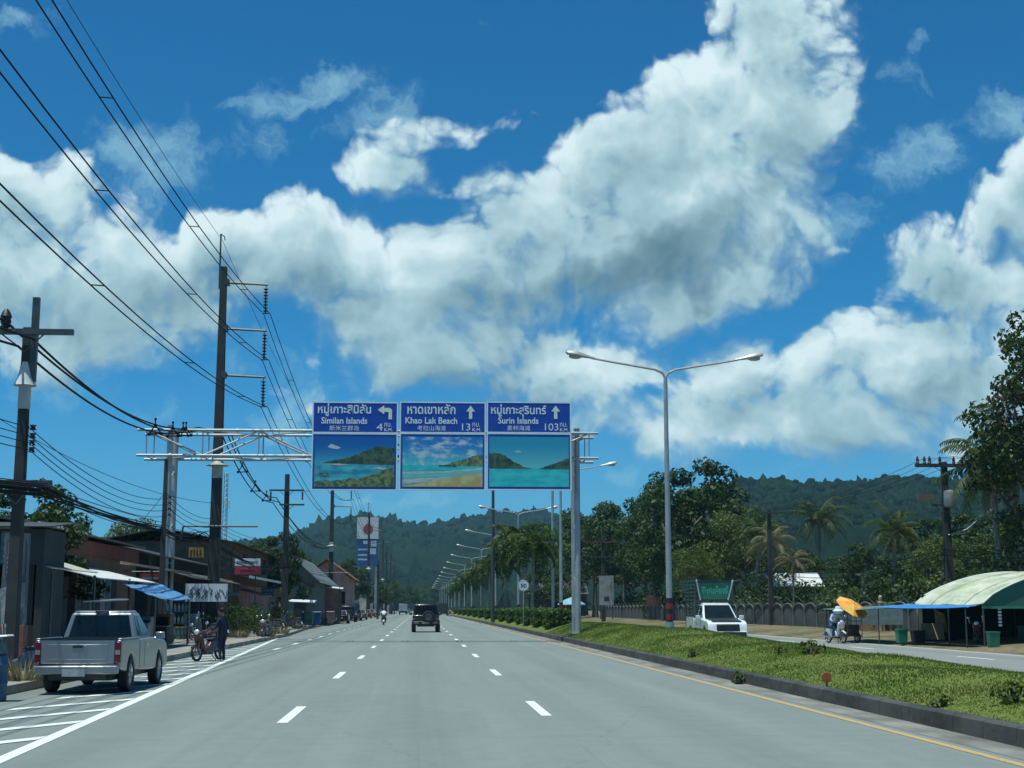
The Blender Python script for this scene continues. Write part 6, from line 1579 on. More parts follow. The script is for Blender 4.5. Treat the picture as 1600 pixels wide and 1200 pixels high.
# weeds and small things in the median
def on_median(px, py):
    d = ray(px, py)
    for k in range(2000):
        t_ = (8 + k * .05) / d.y; p = Vector((d.x * t_, d.y * t_, HC + d.z * t_))
        if 7.2 < p.x < 11.5 and p.z <= medz(p.x, p.y): return p
    return gr(px, py, .3)
wd0 = shrub(71, .55, .42, leaf_light, .07, 'weed', 260, 9)
for i, (px, py, sc, lb) in enumerate(((1268, 1022, 1.0, 'broad-leaved weed clump in the middle of the grassy median'), (1222, 1021, .6, 'smaller weed left of the broad-leaved clump in the grassy median'), (1085, 1026, .7, 'low weed close to the kerb near the lamp base'), (1583, 1098, .9, 'weed in the grass at the right edge of the picture'), (1470, 1105, .6, 'small weed close to the kerb at the right'))):
    q = on_median(px, py); q.z -= .04
    if i == 0: wd0.location = q; wd0['label'] = lb; wd0.scale = (sc,) * 3
    else: dup(wd0, q, i, lb, None, sc)
q = gr(1176, 1068, .02); dup(wd0, (6.86, q.y, 0), 2, 'weed growing from the gutter at the foot of the kerb', None, .8)
q = on_median(1292, 1074); rf = thing('road_reflector', 'round orange reflector on a short stub in the grass beside the kerb', 'reflector', (q.x, q.y, medz(q.x, q.y)))
b = MB(); b.tube([(0, 0, -.1), (0, 0, .12)], .02, 6); b.build('stub', steel_dark, rf)
b = MB(); b.lathe([(0, -.015), (.09, -.015), (.095, 0), (.09, .015), (0, .015)], (0, 0, .17), 18, axis='Y', cap=False); b.build('disc', M('reflector_orange', (.38, .12, .02), .5), rf)

# ------------------------------------------------------------------ right-hand verge: wall, gate, small signs, stall
FX, FZ = 26.6, .36
fw_ = thing('boundary_wall', 'grey concrete wall of arched panels with slanted post tops along the right verge', 'wall', (FX, 70, FZ), 0)
pan_m = M('wall_panel_grey', (.062, .070, .064), .9, 0, .35, .8, .2, 8); post_m = M('wall_post_grey', (.15, .15, .135), .9, 0, .3, 1.5)
nb_ = 46; bl = 3.0
pm_ = None
for i in range(nb_):
    y0 = i * bl
    if 3 <= i <= 3: continue
    if pm_ is None:
        b = MB(); poly = [(.14, 0), (bl - .14, 0), (bl - .14, 1.15)] + [(bl / 2 + (bl / 2 - .14) * math.cos(t), 1.15 + .42 * math.sin(t)) for t in lin(0, math.pi, 11)[1:-1]] + [(.14, 1.15)]
        b.prism(poly, 'X', -.05, .05); pm_ = b.build('panel', pan_m, fw_, smooth=30); pm_.location = (0, y0, 0)
        b = MB(); 
        arc = [(-.07, bl / 2 + (bl / 2 - .14) * math.cos(t), 1.15 + .46 * math.sin(t)) for t in lin(0, math.pi, 13)]; b.tube(arc, .05, 5); cap_ = b.build('arch_cap', post_m, pm_)
        b = MB(); b.bx(-.12, .12, -.12, .12, -.2, 1.55); b.tube([(0, 0, 1.5), (-.45, 0, 1.95)], .05, 5); pst = b.build('post', post_m, fw_)
    else:
        p = pm_.copy(); COL.objects.link(p); p.location = (0, y0, 0); p.parent = fw_
        c = cap_.copy(); COL.objects.link(c); c.parent = p
    p = pst if i == 0 else pst.copy()
    if i: COL.objects.link(p)
    p.parent = fw_; p.location = (0, y0, 0)
gt = thing('gate', 'tan arched gate panel between brown pillars beside the tent stall', 'gate', (26.0, 79.6, .34))
tan = M('gate_tan', (.36, .24, .13), .8, 0, .25, 2); cream_p = M('pillar_cream', (.48, .40, .27), .8, 0, .2, 3)
b = MB(); b.prism([(-1.0, 0), (0, 0), (0, 1.0)] + [(-.5 + .5 * math.cos(t), 1.0 + .45 * math.sin(t)) for t in lin(0, math.pi, 9)[1:-1]] + [(-1.0, 1.0)], 'Y', -.06, .06); b.build('panel', tan, gt)
b = MB(); b.bx(.05, .30, -.15, .15, 0, 1.55); b.lathe([(.18, 1.55), (.2, 1.62), (.05, 1.66), (.12, 1.8), (.10, 1.95), (.02, 2.02)], (.17, 0, 0), 10); b.build('pillar', cream_p, gt)
b = MB(); b.bx(.33, .95, -.10, .12, 0, 1.5); b.build('pillar', wallmat('pillar_brown', (.14, .085, .05)), gt)
bp = palm(55, .9, 7, 1.2, M_leaf('leaf_banana', (.05, .075, .02), (.20, .17, .07), .3, 1), .02, 0, 'potted_palm', nl=14, trunk_r=.06); bp.location = (25.9, 78.6, .33); bp['label'] = 'small yellowish palm rising over the tan gate pillar'; bp['category'] = 'palm'
q = at(1236, 974, 104); af = thing('a_frame_sign', 'small white folding sign leaning on the verge in front of the wall', 'sign board', (q.x - .2, 104, q.z + .02), R(-8))
b = MB(); b.hexa([(-.42, -.25, 0), (.28, -.25, 0), (.28, -.21, 0), (-.42, -.21, 0)], [(-.2, 0, 1.05), (.5, 0, 1.05), (.5, .03, 1.05), (-.2, .03, 1.05)]); fp1 = b.build('front_panel', M('sign_pale_blue', (.50, .60, .62), .5, 0, .15, 4), af)
b = MB(); b.hexa([(-.42, .30, 0), (.28, .30, 0), (.28, .34, 0), (-.42, .34, 0)], [(-.2, .04, 1.05), (.5, .04, 1.05), (.5, .07, 1.05), (-.2, .07, 1.05)]); b.build('back_panel', w_grey, af)
b = MB()
for z in (.3, .55, .8): b.box((-.05 + .2 * z, -.262 + .24 * z, z), (.4, .015, .1), rx=-.23)
b.build('print', M('print_blue', (.12, .2, .26), .5), fp1)
# red sign board seen beside the lamp post, and grey notice board on a tall post
q = at(1021, 945, 150); nb1 = thing('notice_board', 'small dull red notice board before the wall left of the near lamp post', 'sign board', (q.x, 150, .4))
b = MB(); b.bx(-.75, .75, -.04, .04, 1.5, 2.6); b.build('board', M('board_dull_red', (.16, .07, .055), .7, 0, .4, 3), nb1)
for s in (-.6, .6): b = MB(); b.bx(s - .05, s + .05, .05, .12, 0, 2.6); b.build('post', steel_dark, nb1)
q = at(948, 950, 165); nb2 = thing('notice_board', 'tall pale grey notice board in front of the rust-brown pole', 'sign board', (q.x, 165, .4))
b = MB(); b.bx(-.85, .85, -.05, .05, 1.6, 5.0); bo_ = b.build('board', M('board_pale', (.30, .32, .31), .6, 0, .2, 2), nb2); b = MB(); b.bx(-.3, .3, -.065, -.052, 2.1, 2.6); b.build('emblem', w_dark, bo_)
for s in (-.7, .7): b = MB(); b.bx(s - .06, s + .06, .06, .14, 0, 5.0); b.build('post', steel_dark, nb2)
q = at(943, 960, 170); medium_pole('utility_pole', 'rust-brown utility pole in front of the broad trees right of the gantry', q.x, 170, 11.2, .2, [(9.4, -2.4, 2.2, .07), (7.6, -1.5, 1.6, .06)], group='poles along the right verge').children[0].data.materials[0] = M('pole_rust', (.14, .06, .04), .9, 0, .3, 1)
q = at(1486, 960, 78); rp_ = medium_pole('utility_pole', 'utility pole with crowded crossarm and transformer box behind the tent stall', q.x, 78, at(1480, 722, 78).z - .15, .19, [(at(1480, 728, 78).z - .15, -1.75, 1.95, .1), (at(1480, 790, 78).z - .15, -.9, .3, .06)], group='poles along the right verge')
zt_ = at(1480, 728, 78).z - .15
for x in (-1.6, -1.2, -.9, -.3, .5, 1.0, 1.5): b = MB(); b.lathe([(.05, 0), (.11, .06), (.06, .14), (.11, .2), (.07, .3), (.03, .42)], (x, -.22, zt_ + .1), 8); b.build('insulator', porcelain, rp_)
b = MB(); b.lathe([(.02, 0), (.34, .02), (.36, .1), (.36, .85), (.3, .95), (.05, 1.0)], (.1, -.5, zt_ - 2.4), 14); b.build('transformer', M('transformer_grey', (.22, .23, .23), .5, .2), rp_)
b = MB(); b.bx(-1.75, -.7, -.5, -.35, zt_ - 2.05, zt_ - 1.65); b.build('fuse_box', M('fuse_brown', (.16, .12, .10), .6), rp_)
b = MB(); p_ = at(1500, 832, 78); p2_ = at(1532, 806, 78); b.tube([(0, -.2, p_.z - .3), (p_.x - q.x + .2, -.5, p_.z), (p2_.x - q.x, -1.0, p2_.z)], .035, 6); b.box((p2_.x - q.x + .1, -1.05, p2_.z + .02), (.6, .2, .1), ry=-.6); b.build('lamp_arm', galv, rp_)
q = at(1206, 970, 106); rp2 = medium_pole('utility_pole', 'utility pole with one crossarm rising before the wall near the folding sign', q.x, 106, at(1206, 796, 106).z - .15, .16, [(at(1206, 801, 106).z - .15, -1.1, 1.1, .06)], group='poles along the right verge')
ZR = [(at(1480, 728, 78).z, 78, at(1486, 960, 78).x), (at(1206, 801, 106).z, 106, at(1206, 970, 106).x), (9.6, 170, at(943, 960, 170).x)]
for k in range(4):
    dx = -1.2 + .8 * k; z_ = ZR
    cable('bare wire along the right-hand poles, %s of four' % ['leftmost', 'second from the left', 'third from the left', 'rightmost'][k], [(z_[0][2] + dx + 1.5, 40, z_[0][0] + .3), (z_[0][2] + dx, 78, z_[0][0] + .4), (z_[1][2] + dx * .8, 106, z_[1][0] + .2), (z_[2][2] + dx * .8, 170, z_[2][0] + .3)], .011, [.8, .6, 1.1], group='bare wires on the right')
for k in range(3):
    cable('telephone cable low along the right-hand poles', [(z_[0][2] - .3, 40, 4.8 - .3 * k), (z_[0][2] - .2, 78, 4.9 - .3 * k), (z_[1][2] - .2, 106, 4.8 - .3 * k), (z_[2][2] - .2, 170, 5.0 - .3 * k)], .02, [.8, .6, 1.2], name='telephone_cable', group='telephone cables on the right')
sp_ = thing('water_post', 'pale T-shaped post standing behind the wall by the gate', 'post', (at(1350, 950, 92).x, 92, .4))
b = MB(); b.bx(-.10, .10, -.08, .08, 0, 3.4); b.build('post', post_m, sp_); b = MB(); b.bx(-.5, .45, -.08, .08, 3.4, 3.5); b.build('crossbar', post_m, sp_)

# tent stall with a barrel roof
ST = thing('tent_stall', 'tent stall with a stained cream barrel roof and a green end wall', 'stall', (22.2, 55.0, .12))
W2, HE, HR, LEN = 4.5, 1.68, 1.42, 7.7
def vz(t): return HE + HR * math.sin(math.pi * t) ** .72
tent_m = bpy.data.materials.new('tent_cream'); tent_m.use_nodes = True; t = NT(tent_m.node_tree); bs = t.n['Principled BSDF']; co = t.node('ShaderNodeTexCoord').outputs['Object']
nz = t.noise(t.vec('MULTIPLY', co, (1, .35, 1)), 1.1, 6, .7); st = t.ramp(nz, .35, .68); t.l.new(t.mix(st, (.66, .66, .50), (.34, .38, .22)), bs.inputs['Base Color']); bs.inputs['Roughness'].default_value = .55
b = MB(); n = 22; m_ = 8
vs = [(2 * W2 * i / n, LEN * j / m_, vz(i / n) - .05 * math.sin(math.pi * ((j * 2) % m_) / m_)) for j in range(m_ + 1) for i in range(n + 1)]
b.add(vs, [(j * (n + 1) + i, j * (n + 1) + i + 1, (j + 1) * (n + 1) + i + 1, (j + 1) * (n + 1) + i) for j in range(m_) for i in range(n)]); b.add([(x, y, z - .02) for x, y, z in vs], [(j * (n + 1) + i, (j + 1) * (n + 1) + i, (j + 1) * (n + 1) + i + 1, j * (n + 1) + i + 1) for j in range(m_) for i in range(n)]); b.build('roof', tent_m, ST, smooth=60)
for j in range(5):
    b = MB(); b.tube([(2 * W2 * i / n, LEN * j / 4, vz(i / n) + .015 - (.03 if 0 < j < 4 else 0)) for i in range(n + 1)], .035 if j in (0, 4) else .02, 6); b.build('hoop', [white_paint, M('hoop_cream', (.55, .56, .46), .5)][0 if j in (0, 4) else 1], ST)
gm = M('cloth_green', (.028, .14, .095), .7, 0, .15, 1.2)
b = MB(); b.add([(2 * W2 * i / n, .05, vz(i / n) - .03) for i in range(n + 1)] + [(2 * W2, .05, HE - .16), (0, .05, HE - .16)], [tuple(range(n + 3))]); b.add([(2 * W2 * i / n, .065, vz(i / n) - .03) for i in range(n + 1)] + [(2 * W2, .065, HE - .16), (0, .065, HE - .16)], [tuple(reversed(range(n + 3)))]); b.build('end_wall', gm, ST, smooth=0)
b = MB(); b.bx(0, 2 * W2, .02, .10, HE - .20, HE - .10); b.build('fringe', M('fringe_green', (.05, .24, .16), .6), ST)
b = MB(); b.bx(.3, 2 * W2, LEN - .06, LEN, 0, HE + .4); b.build('back_cloth', M('cloth_dark_green', (.012, .035, .03), .9), ST)
b = MB(); b.bx(2 * W2 - .06, 2 * W2, .1, LEN - .1, 0, HE); b.build('side_cloth', M('cloth_dark_green', (.012, .035, .03), .9), ST)
for x in (.05, 2 * W2 * .5, 2 * W2 - .1):
    for y in (.12, LEN * .5, LEN - .12): b = MB(); b.tube([(x, y, -.1), (x, y, vz(x / (2 * W2)) - .04)], .04, 8); b.build('post', cream_p if x < .1 and y > 4 else steel_dark, ST)
aw = sheet('awning', (22.15, 55.2, 1.74), (22.15, 63.6, 1.82), (20.75, 63.9, 1.66), (21.55, 55.1, 1.66), M('tarp_bright_blue', (.03, .22, .55), .5, 0, .18, 1.2), None, .012, 10, .04, .02); tag(aw, 'bright blue awning along the side of the tent stall', 'awning')
aw2 = sheet('awning', (21.9, 63.7, 1.78), (21.9, 69.5, 1.70), (19.9, 69.7, 1.58), (20.7, 63.9, 1.60), M('tarp_grey_green', (.09, .17, .16), .6, 0, .3, 1.2), None, .012, 10, .05, .02); tag(aw2, 'faded grey-green awning beyond the bright blue one', 'awning')
for x, y in ((20.85, 63.8), (20.1, 69.5), (21.6, 55.3)):
    b = MB(); b.tube([(x, y, 0), (x, y, 1.60)], .03, 6); o = b.build('awning_pole', steel_dark); tag(o, 'thin pole under the edge of the stall awnings', 'pole', 'poles of the stall awnings')
# contents
def crate(label, col, x, y, w_, d_, h_, name='bin', cat='bin'):
    r_ = thing(name, label, cat, (x, y, .12))
    b = MB(); b.hexa([(-w_ * .42, -d_ * .42, 0), (w_ * .42, -d_ * .42, 0), (w_ * .42, d_ * .42, 0), (-w_ * .42, d_ * .42, 0)], [(-w_ / 2, -d_ / 2, h_), (w_ / 2, -d_ / 2, h_), (w_ / 2, d_ / 2, h_), (-w_ / 2, d_ / 2, h_)]); b.build('tub', col, r_, bevel=.02)
    b = MB(); b.bx(-w_ * .53, w_ * .53, -d_ * .53, d_ * .53, h_ + .002, h_ + .05); b.build('rim', col, r_); return r_
gbin = M('bin_bright_green', (.03, .20, .11), .5, 0, .15)
crate('green plastic tub under the left end of the stall awnings', gbin, 21.1, 61.5, .45, .45, .55); crate('green plastic tub at the near corner of the tent stall', gbin, 22.3, 54.4, .42, .42, .55); crate('dark plastic tub beside the parked motorcycle at the stall', w_int, 21.5, 60.6, .5, .5, .5)
cb = thing('cardboard_panel', 'brown cardboard panel and chair back under the blue awning', 'panel', (22.3, 60.8, .12))
b = MB(); b.hexa([(-.5, -.05, .15), (.45, -.05, .15), (.45, .0, .15), (-.5, 0, .15)], [(-.5, .2, .85), (.5, .2, .85), (.5, .25, .85), (-.5, .25, .85)]); b.build('seat_panel', tan, cb); b = MB(); b.hexa([(.25, .3, .5), (.72, .3, .45), (.72, .35, .45), (.25, .35, .5)], [(.2, .3, 1.45), (.62, .3, 1.25), (.62, .35, 1.25), (.2, .35, 1.45)]); b.build('back_panel', tan, cb)
for x in (-.45, .4): b = MB(); b.tube([(x, 0, 0), (x, 0, .16)], .025, 5); b.build('leg', steel_dark, cb)
s6 = dup(s1, (23.0, 57.6, .12), R(160), 'dark motorcycle parked under the tent stall')
s6.rotation_euler = (0, R(5), R(160))
tb_ = thing('stall_table', 'long dark green covered table inside the tent stall', 'table', (26.0, 56.2, .14))
b = MB(); b.bx(-1.8, 2.4, -.5, .5, .72, .78); b.build('top', M('cloth_mid_green', (.02, .09, .065), .8), tb_); b = MB(); b.bx(-1.75, 2.35, -.45, .45, .12, .715); b.build('skirt', M('cloth_mid_green', (.02, .09, .065), .8), tb_)
for x in (-1.7, 2.3): b = MB(); b.bx(x - .04, x + .04, -.4, .4, 0, .118); b.build('foot', steel_dark, tb_)
hg = thing('bottle_string', 'white bottles hanging in a column from the near edge of the tent stall', 'bottles', (22.95, 55.2, .12))
b = MB(); b.tube([(0, 0, .75), (0, 0, 1.62)], .008, 4); b.build('string', cable_black, hg)
for k in range(6): b = MB(); b.lathe([(.02, 0), (.075, .02), (.075, .08), (.03, .10)], (0, 0, .78 + k * .13), 8); b.build('bottle', white_paint, hg)
lt = thing('panel_board', 'pale grey-green board behind the gate under the faded awning', 'panel', (23.0, 70.5, .25)); b = MB(); b.bx(-1.3, 1.3, 0, .05, .55, 1.35); b.build('board', M('board_celadon', (.20, .27, .25), .6), lt)
for x in (-1.2, 1.2): b = MB(); b.bx(x - .03, x + .03, .06, .1, -.05, 1.35); b.build('leg', steel_dark, lt)

# white-roofed house among the right-hand trees
wh = thing('house', 'house with a bright white roof among the palms behind the wall', 'house', (at(1245, 930, 140).x, 140, .5))
b = MB(); b.bx(-2.2, 2.2, 0, 6, 0, 2.6); b.build('wall', w_cream, wh)
sheet('roof', (-2.7, 2.6, 4.7), (2.9, 2.6, 4.7), (2.6, -1.0, 3.3), (-2.6, -1.0, 3.3), tin_white, wh, .05); sheet('roof', (2.9, 2.6, 4.7), (-2.7, 2.6, 4.7), (-2.7, 7, 3.0), (2.9, 7, 3.0), tin_white, wh, .05)
for x in (-1.1, 1.1): b = MB(); b.bx(x - .5, x + .5, -.05, -.004, .9, 2.0); b.build('window', glass_dark, wh)
# houses and vehicles seen past the median hedges
for i, (px, y, w_, h_, c, lb) in enumerate(((868, 235, 7, 4.6, w_dark, 'dark house with a sloping roof left of the right gantry post'), (845, 300, 8, 4.5, w_dark, 'dark house farther back left of the right gantry post'))):
    q = at(px, 950, y); r_ = thing('house', lb, 'house', (q.x + 1.5, y, .4)); b = MB(); b.bx(-w_ / 2, w_ / 2, 0, 8, 0, h_ - 1); b.build('wall', c, r_)
    sheet('roof', (-w_ / 2 - .5, 4, h_ + .9), (w_ / 2 + .5, 4, h_ + .9), (w_ / 2 + .5, -.6, h_ - 1), (-w_ / 2 - .5, -.6, h_ - 1), tin_dark, r_, .06); sheet('roof', (w_ / 2 + .5, 4, h_ + .9), (-w_ / 2 - .5, 4, h_ + .9), (-w_ / 2 - .5, 8.6, h_ - 1), (w_ / 2 + .5, 8.6, h_ - 1), tin_grey, r_, .06)
    for x in (-1.5, 1.5): b = MB(); b.bx(x - .6, x + .6, -.05, -.004, .5, 2.2); b.build('window', glass_dark, r_)
c8 = dup(c1, (18.8, 205, 0), R(180), 'pale car parked beyond the hedges near the right gantry post'); 
bt = thing('stall_umbrella', 'pale blue market umbrella beyond the largest hedge', 'umbrella', (at(893, 950, 150).x, 150, .1))
b = MB(); b.lathe([(1.5, 1.9), (1.45, 2.0), (.7, 2.45), (.02, 2.7)], n=10, cap=False); b.build('canopy', M('umbrella_blue', (.22, .42, .50), .7, 0, .15), bt, smooth=20); b = MB(); b.tube([(0, 0, 0), (0, 0, 2.65)], .03, 6); b.build('pole', steel_dark, bt)

# ------------------------------------------------------------------ trees
def put(proto, px, y, top_py, label, group=None, dxs=0.0, rz=0.0, h=1.0, z=None, wide=1.0):
    """stands a copy so that its crown top is at the height seen at top_py; h is the prototype's own height"""
    q = at(px, 945, y); base = .4 if z is None else z; sc = (at(px, top_py, y).z - base) / h
    return dup(proto, (q.x, y, base - .1), rz, label, group, (sc * wide, sc * wide, sc))
B = [broadleaf(101, 10, 7.4, 2.0, leaf_dark, .15, 230), broadleaf(102, 10, 6.2, 2.4, leaf_mid, .14, 260, .2), broadleaf(103, 10, 8.5, 3.2, leaf_light, .13, 190, .5)]
CP = [palm(201, 9.0, 20, 3.4, leaf_palm, .06, 5), palm(202, 9.0, 18, 3.6, leaf_palm, .10, 6), palm(203, 9.0, 12, 3.4, leaf_dry, .05, 9)]
SHR = [shrub(301, 4.0, 3.2, leaf_dark, .12, 'shrub', 110, 18), shrub(302, 4.0, 3.0, leaf_mid, .11, 'shrub', 120, 16), shrub(303, 3.2, 3.4, leaf_light, .10, 'shrub', 100, 16)]
PROTO = B + CP + SHR
TG = 'broad-leaved trees behind the right wall'
T = [(1086, 150, 706, 0, 1.0, 'tallest dark broad-leaved tree behind the near lamp post'), (1045, 160, 735, 1, .9, 'leafy tree on the left flank of the tallest tree'), (1130, 155, 750, 1, .9, 'leafy tree on the right flank of the tallest tree'), (930, 215, 775, 1, 1.1, 'broad tree immediately right of the gantry post'), (975, 205, 770, 0, 1.0, 'dark tree right of the rust-brown pole'), (915, 260, 800, 0, 1.0, 'tree half hidden behind the right gantry post'),
     (1008, 185, 782, 1, .9, 'leafy tree between the rust-brown pole and the tallest tree'), (1165, 140, 790, 2, 1.0, 'pale loose tree above the white caged pickup'), (1440, 130, 800, 0, 1.1, 'dark tree behind the transformer pole'), (1530, 120, 790, 0, 1.2, 'dark tree behind the tent stall'), (1350, 150, 842, 0, 1.2, 'dark low tree between the two coconut palms on the right'), (1235, 170, 850, 0, 1.3, 'dark low tree behind the white-roofed house'), (1470, 105, 832, 2, .9, 'pale loose tree beside the transformer pole'), (1290, 160, 866, 1, 1.3, 'leafy low tree right of the white-roofed house'), (1085, 128, 850, 2, .9, 'pale low tree above the wall left of the caged pickup'), (1570, 95, 800, 1, 1.0, 'leafy tree at the right edge behind the tent roof'), (870, 330, 868, 0, 1.3, 'distant dark tree left of the right gantry post')]
for i, (px, y, tp_, k, wd_, lb) in enumerate(T): put(B[k], px, y, tp_, lb, TG, rz=i * 1.7, h=10.3, wide=wd_)
PT = [(1205, 122, 812, 2, 'dry brown coconut palm above the folding sign'), (1180, 132, 800, 1, 'green coconut palm left of the dry brown one'), (1283, 165, 772, 0, 'tall dark coconut palm against the right-hand hill'), (1396, 86, 790, 1, 'coconut palm with hanging dry fronds above the tan gate'), (1150, 145, 812, 0, 'coconut palm at the right flank of the tallest tree'), (1240, 118, 850, 2, 'low dry palm before the white roof'), (985, 215, 800, 0, 'coconut palm among the broad trees right of the gantry')]
for i, (px, y, tp_, k, lb) in enumerate(PT): put(CP[k], px, y, tp_, lb, 'coconut palms on the right', rz=i * 2.1, h=11.3)
rd = random.Random(77)
LB = ['dark shrub in the thicket behind the right-hand wall', 'mid green shrub in the thicket behind the right-hand wall', 'pale green shrub in the thicket behind the right-hand wall']
for i in range(64):
    y = rd.uniform(66, 215); x = FX + rd.uniform(2.0, 14) * (1 if y > 85 else .8); k = rd.choice((0, 0, 0, 0, 0, 1, 1, 2))
    dup(SHR[k], (x, y, .35), rd.uniform(0, 6), LB[k], LB[k].split(' in ')[0] + 's of the right-hand thicket', rd.uniform(.8, 1.55))
put(B[0], 852, 215, 880, 'dark tree hiding the dark houses left of the right gantry post', None, rz=1.2, h=10.3, wide=1.2); put(B[1], 884, 205, 872, 'leafy tree just behind the market umbrella and the right gantry post', None, rz=2.2, h=10.3, wide=1.2)
# the big creeper-clad tree and its palms at the right edge
big = broadleaf(140, 15.2, 7.0, 3.0, leaf_dark, .15, 170); big.location = (31.8, 71, .35); big.scale = (1.05, 1.05, 1.13); big['label'] = 'big creeper-clad tree filling the right edge above the tent stall'; big.name = 'broadleaf_tree'
rg = np.random.default_rng(4); rd = random.Random(4); cl = []
for k in range(40):
    z = 2.5 + 9.5 * rd.random(); a = rd.uniform(2.0, 5.2); r_ = rd.uniform(.8, 1.75); cl.append(((math.cos(a) * r_, math.sin(a) * r_, z), rd.uniform(.5, .95)))
C, S, Nn = clump_cloud(rg, cl, 70, .17); me = quads_mesh('creeper', C, S, Nn, [leaf_mid, leaf_purple], (((C[:, 2] > 7.6) & (rg.random(len(C)) < .75)) | (rg.random(len(C)) < .06)).astype(np.int32), rng=rg)
o = bpy.data.objects.new('creeper', me); COL.objects.link(o); o.parent = big
cp1 = palm(211, 7.0, 15, 3.2, leaf_palm, .03, 2, nl=26); q = at(1566, 945, 74); cp1.location = (q.x, 74, .3); cp1['label'] = 'coconut palm with arching fronds against the sky at the right edge'; cp1.scale = (1.24, 1.24, 1.24)
q = at(1592, 945, 76); cp2 = dup(cp1, (q.x, 76, .3), 2.2, 'taller coconut palm half inside the creeper-clad tree', None, 1.42)
# left-hand trees
put(B[0], 30, 52, 735, 'dark tree rising behind the shop hut at the left edge', h=10.3, rz=.6, z=.25, wide=1.1); put(B[1], 78, 88, 792, 'leafy tree spilling over the roof right of the near pole', h=10.3, rz=2, z=.25, wide=1.15)
put(B[2], 206, 92, 806, 'round loose tree above the red fascia roof', h=10.3, rz=1.1, z=.25, wide=1.0); put(B[1], 120, 120, 826, 'small tree peeping over the red fascia roof', h=10.3, z=.25, wide=.9)
put(B[0], 432, 116, 822, 'dark tree behind the pole with two short crossarms', h=10.3, rz=.3, z=.25, wide=.8); put(B[1], 460, 170, 852, 'leafy tree above the grey-green gabled house', h=10.3, rz=.9, z=.25); put(B[0], 400, 150, 838, 'dark tree behind the brown two-storey shop', h=10.3, rz=2.5, z=.25, wide=1.1)
put(B[0], 545, 245, 868, 'dark tree behind the red-roofed house', h=10.3, rz=1.9, z=.25)
for i, (px, y, tp_, k, lb) in enumerate(((585, 330, 905, 0, 'dark tree below the petrol station sign'), (612, 400, 905, 1, 'leafy tree among the far shophouses'), (640, 560, 912, 0, 'dark tree at the far end of the left-hand row'), (655, 640, 915, 1, 'leafy tree where the road vanishes'), (690, 700, 905, 0, 'dark tree beyond the end of the median'), (715, 600, 900, 1, 'leafy tree on the right near the end of the road'), (600, 480, 900, 0, 'dark tree between the distant poles'))):
    put(B[k], px, y, tp_, lb, None, rz=i, h=10.3, wide=1.1)
for i, (x, y, k, sc, lb) in enumerate(((-9.9, 76.5, 1, .62, 'green shrub on the footpath beside the tall transmission pole'), (-10.2, 80, 0, .72, 'dark shrub in front of the white and red shop sign'), (-9.6, 84, 2, .55, 'pale shrub behind the parked motorcycle on the footpath'), (-10.3, 95, 0, .7, 'dark shrub at the foot of the pole with short crossarms'), (-10.2, 108, 1, .6, 'green shrub just before the rubbish bins'))):
    dup(SHR[k], (x, y, .18), i * 1.1, lb, None, sc)
# dry grass tufts on the footpath edge
def tuft(seed):
    rg = np.random.default_rng(seed); b = MB()
    for i in range(140):
        a = rg.uniform(0, 6.28); r_ = .28 * math.sqrt(rg.random()); h_ = rg.uniform(.18, .5); x, y = r_ * math.cos(a), r_ * math.sin(a); l_ = rg.uniform(.05, .25)
        b.add([(x - .012, y, 0), (x + .012, y, 0), (x + l_ * math.cos(a), y + l_ * math.sin(a), h_)], [(0, 1, 2)])
    return b.build('dry_grass_tuft', leaf_dry, smooth=0)
t0 = tuft(1)
for i, (px, py, lb) in enumerate(((498, 982, 'dry grass tuft at the kerb before the rubbish bins'), (470, 990, 'dry grass tuft left of the one before the bins'), (432, 994, 'dry grass tuft beside the parked motorcycle on the kerb'), (372, 996, 'dry grass tuft on the footpath below the shop sign'), (40, 1062, 'dry grass tuft at the kerb left of the silver pickup'))):
    q = gr(px, py, .18); o = t0 if i == 0 else t0.copy()
    if i: COL.objects.link(o)
    o.location = (min(q.x, left_edge(q.y) - .3), q.y, .17); o.scale = (1.6, 1.6, 1.1); tag(o, lb, 'grass tuft', 'dry grass tufts on the footpath')
# move the prototypes out: each was only needed for its copies
for p in PROTO:
    for c in list(p.children): bpy.data.objects.remove(c)
    bpy.data.objects.remove(p)

# ------------------------------------------------------------------ clutter along the shops
rd = random.Random(31)
gm_ = [M('goods_red', (.22, .04, .035), .7), M('goods_yellow', (.34, .24, .05), .7), M('goods_blue', (.04, .10, .22), .7), M('goods_white', (.5, .5, .48), .7), M('goods_green', (.04, .14, .07), .7), M('goods_brown2', (.14, .09, .055), .8)]
gn = ['red', 'yellow', 'blue', 'white', 'green', 'brown']
for i in range(12):
    y = 58.5 + i * 4.4 + rd.uniform(-1, 1); x = -11.3 + rd.uniform(-.5, .5) + (.0 if y < 88 else .35); k = (i * 5) % 6
    wh_ = ['below the blue tarpaulin end', 'before the dark gabled shop', 'before the brown two-storey shop'][0 if y < 64 else 1 if y < 88 else 2]
    r_ = thing('goods_crate', '%s goods crate on the footpath %s' % (gn[k], wh_), 'crate', (x, y, .19), rd.uniform(-.3, .3), 'goods crates before the shops')
    w_, d_, h_ = rd.uniform(.5, .9), rd.uniform(.5, .9), rd.uniform(.5, 1.2)
    b = MB(); b.bx(-w_ / 2, w_ / 2, -d_ / 2, d_ / 2, 0, h_); b.build('box', gm_[k], r_, bevel=.02); b = MB(); b.bx(-w_ / 2 - .03, w_ / 2 + .03, -d_ / 2 - .03, d_ / 2 + .03, h_ + .002, h_ + .06); b.build('lid', gm_[(k + 3) % 6], r_)
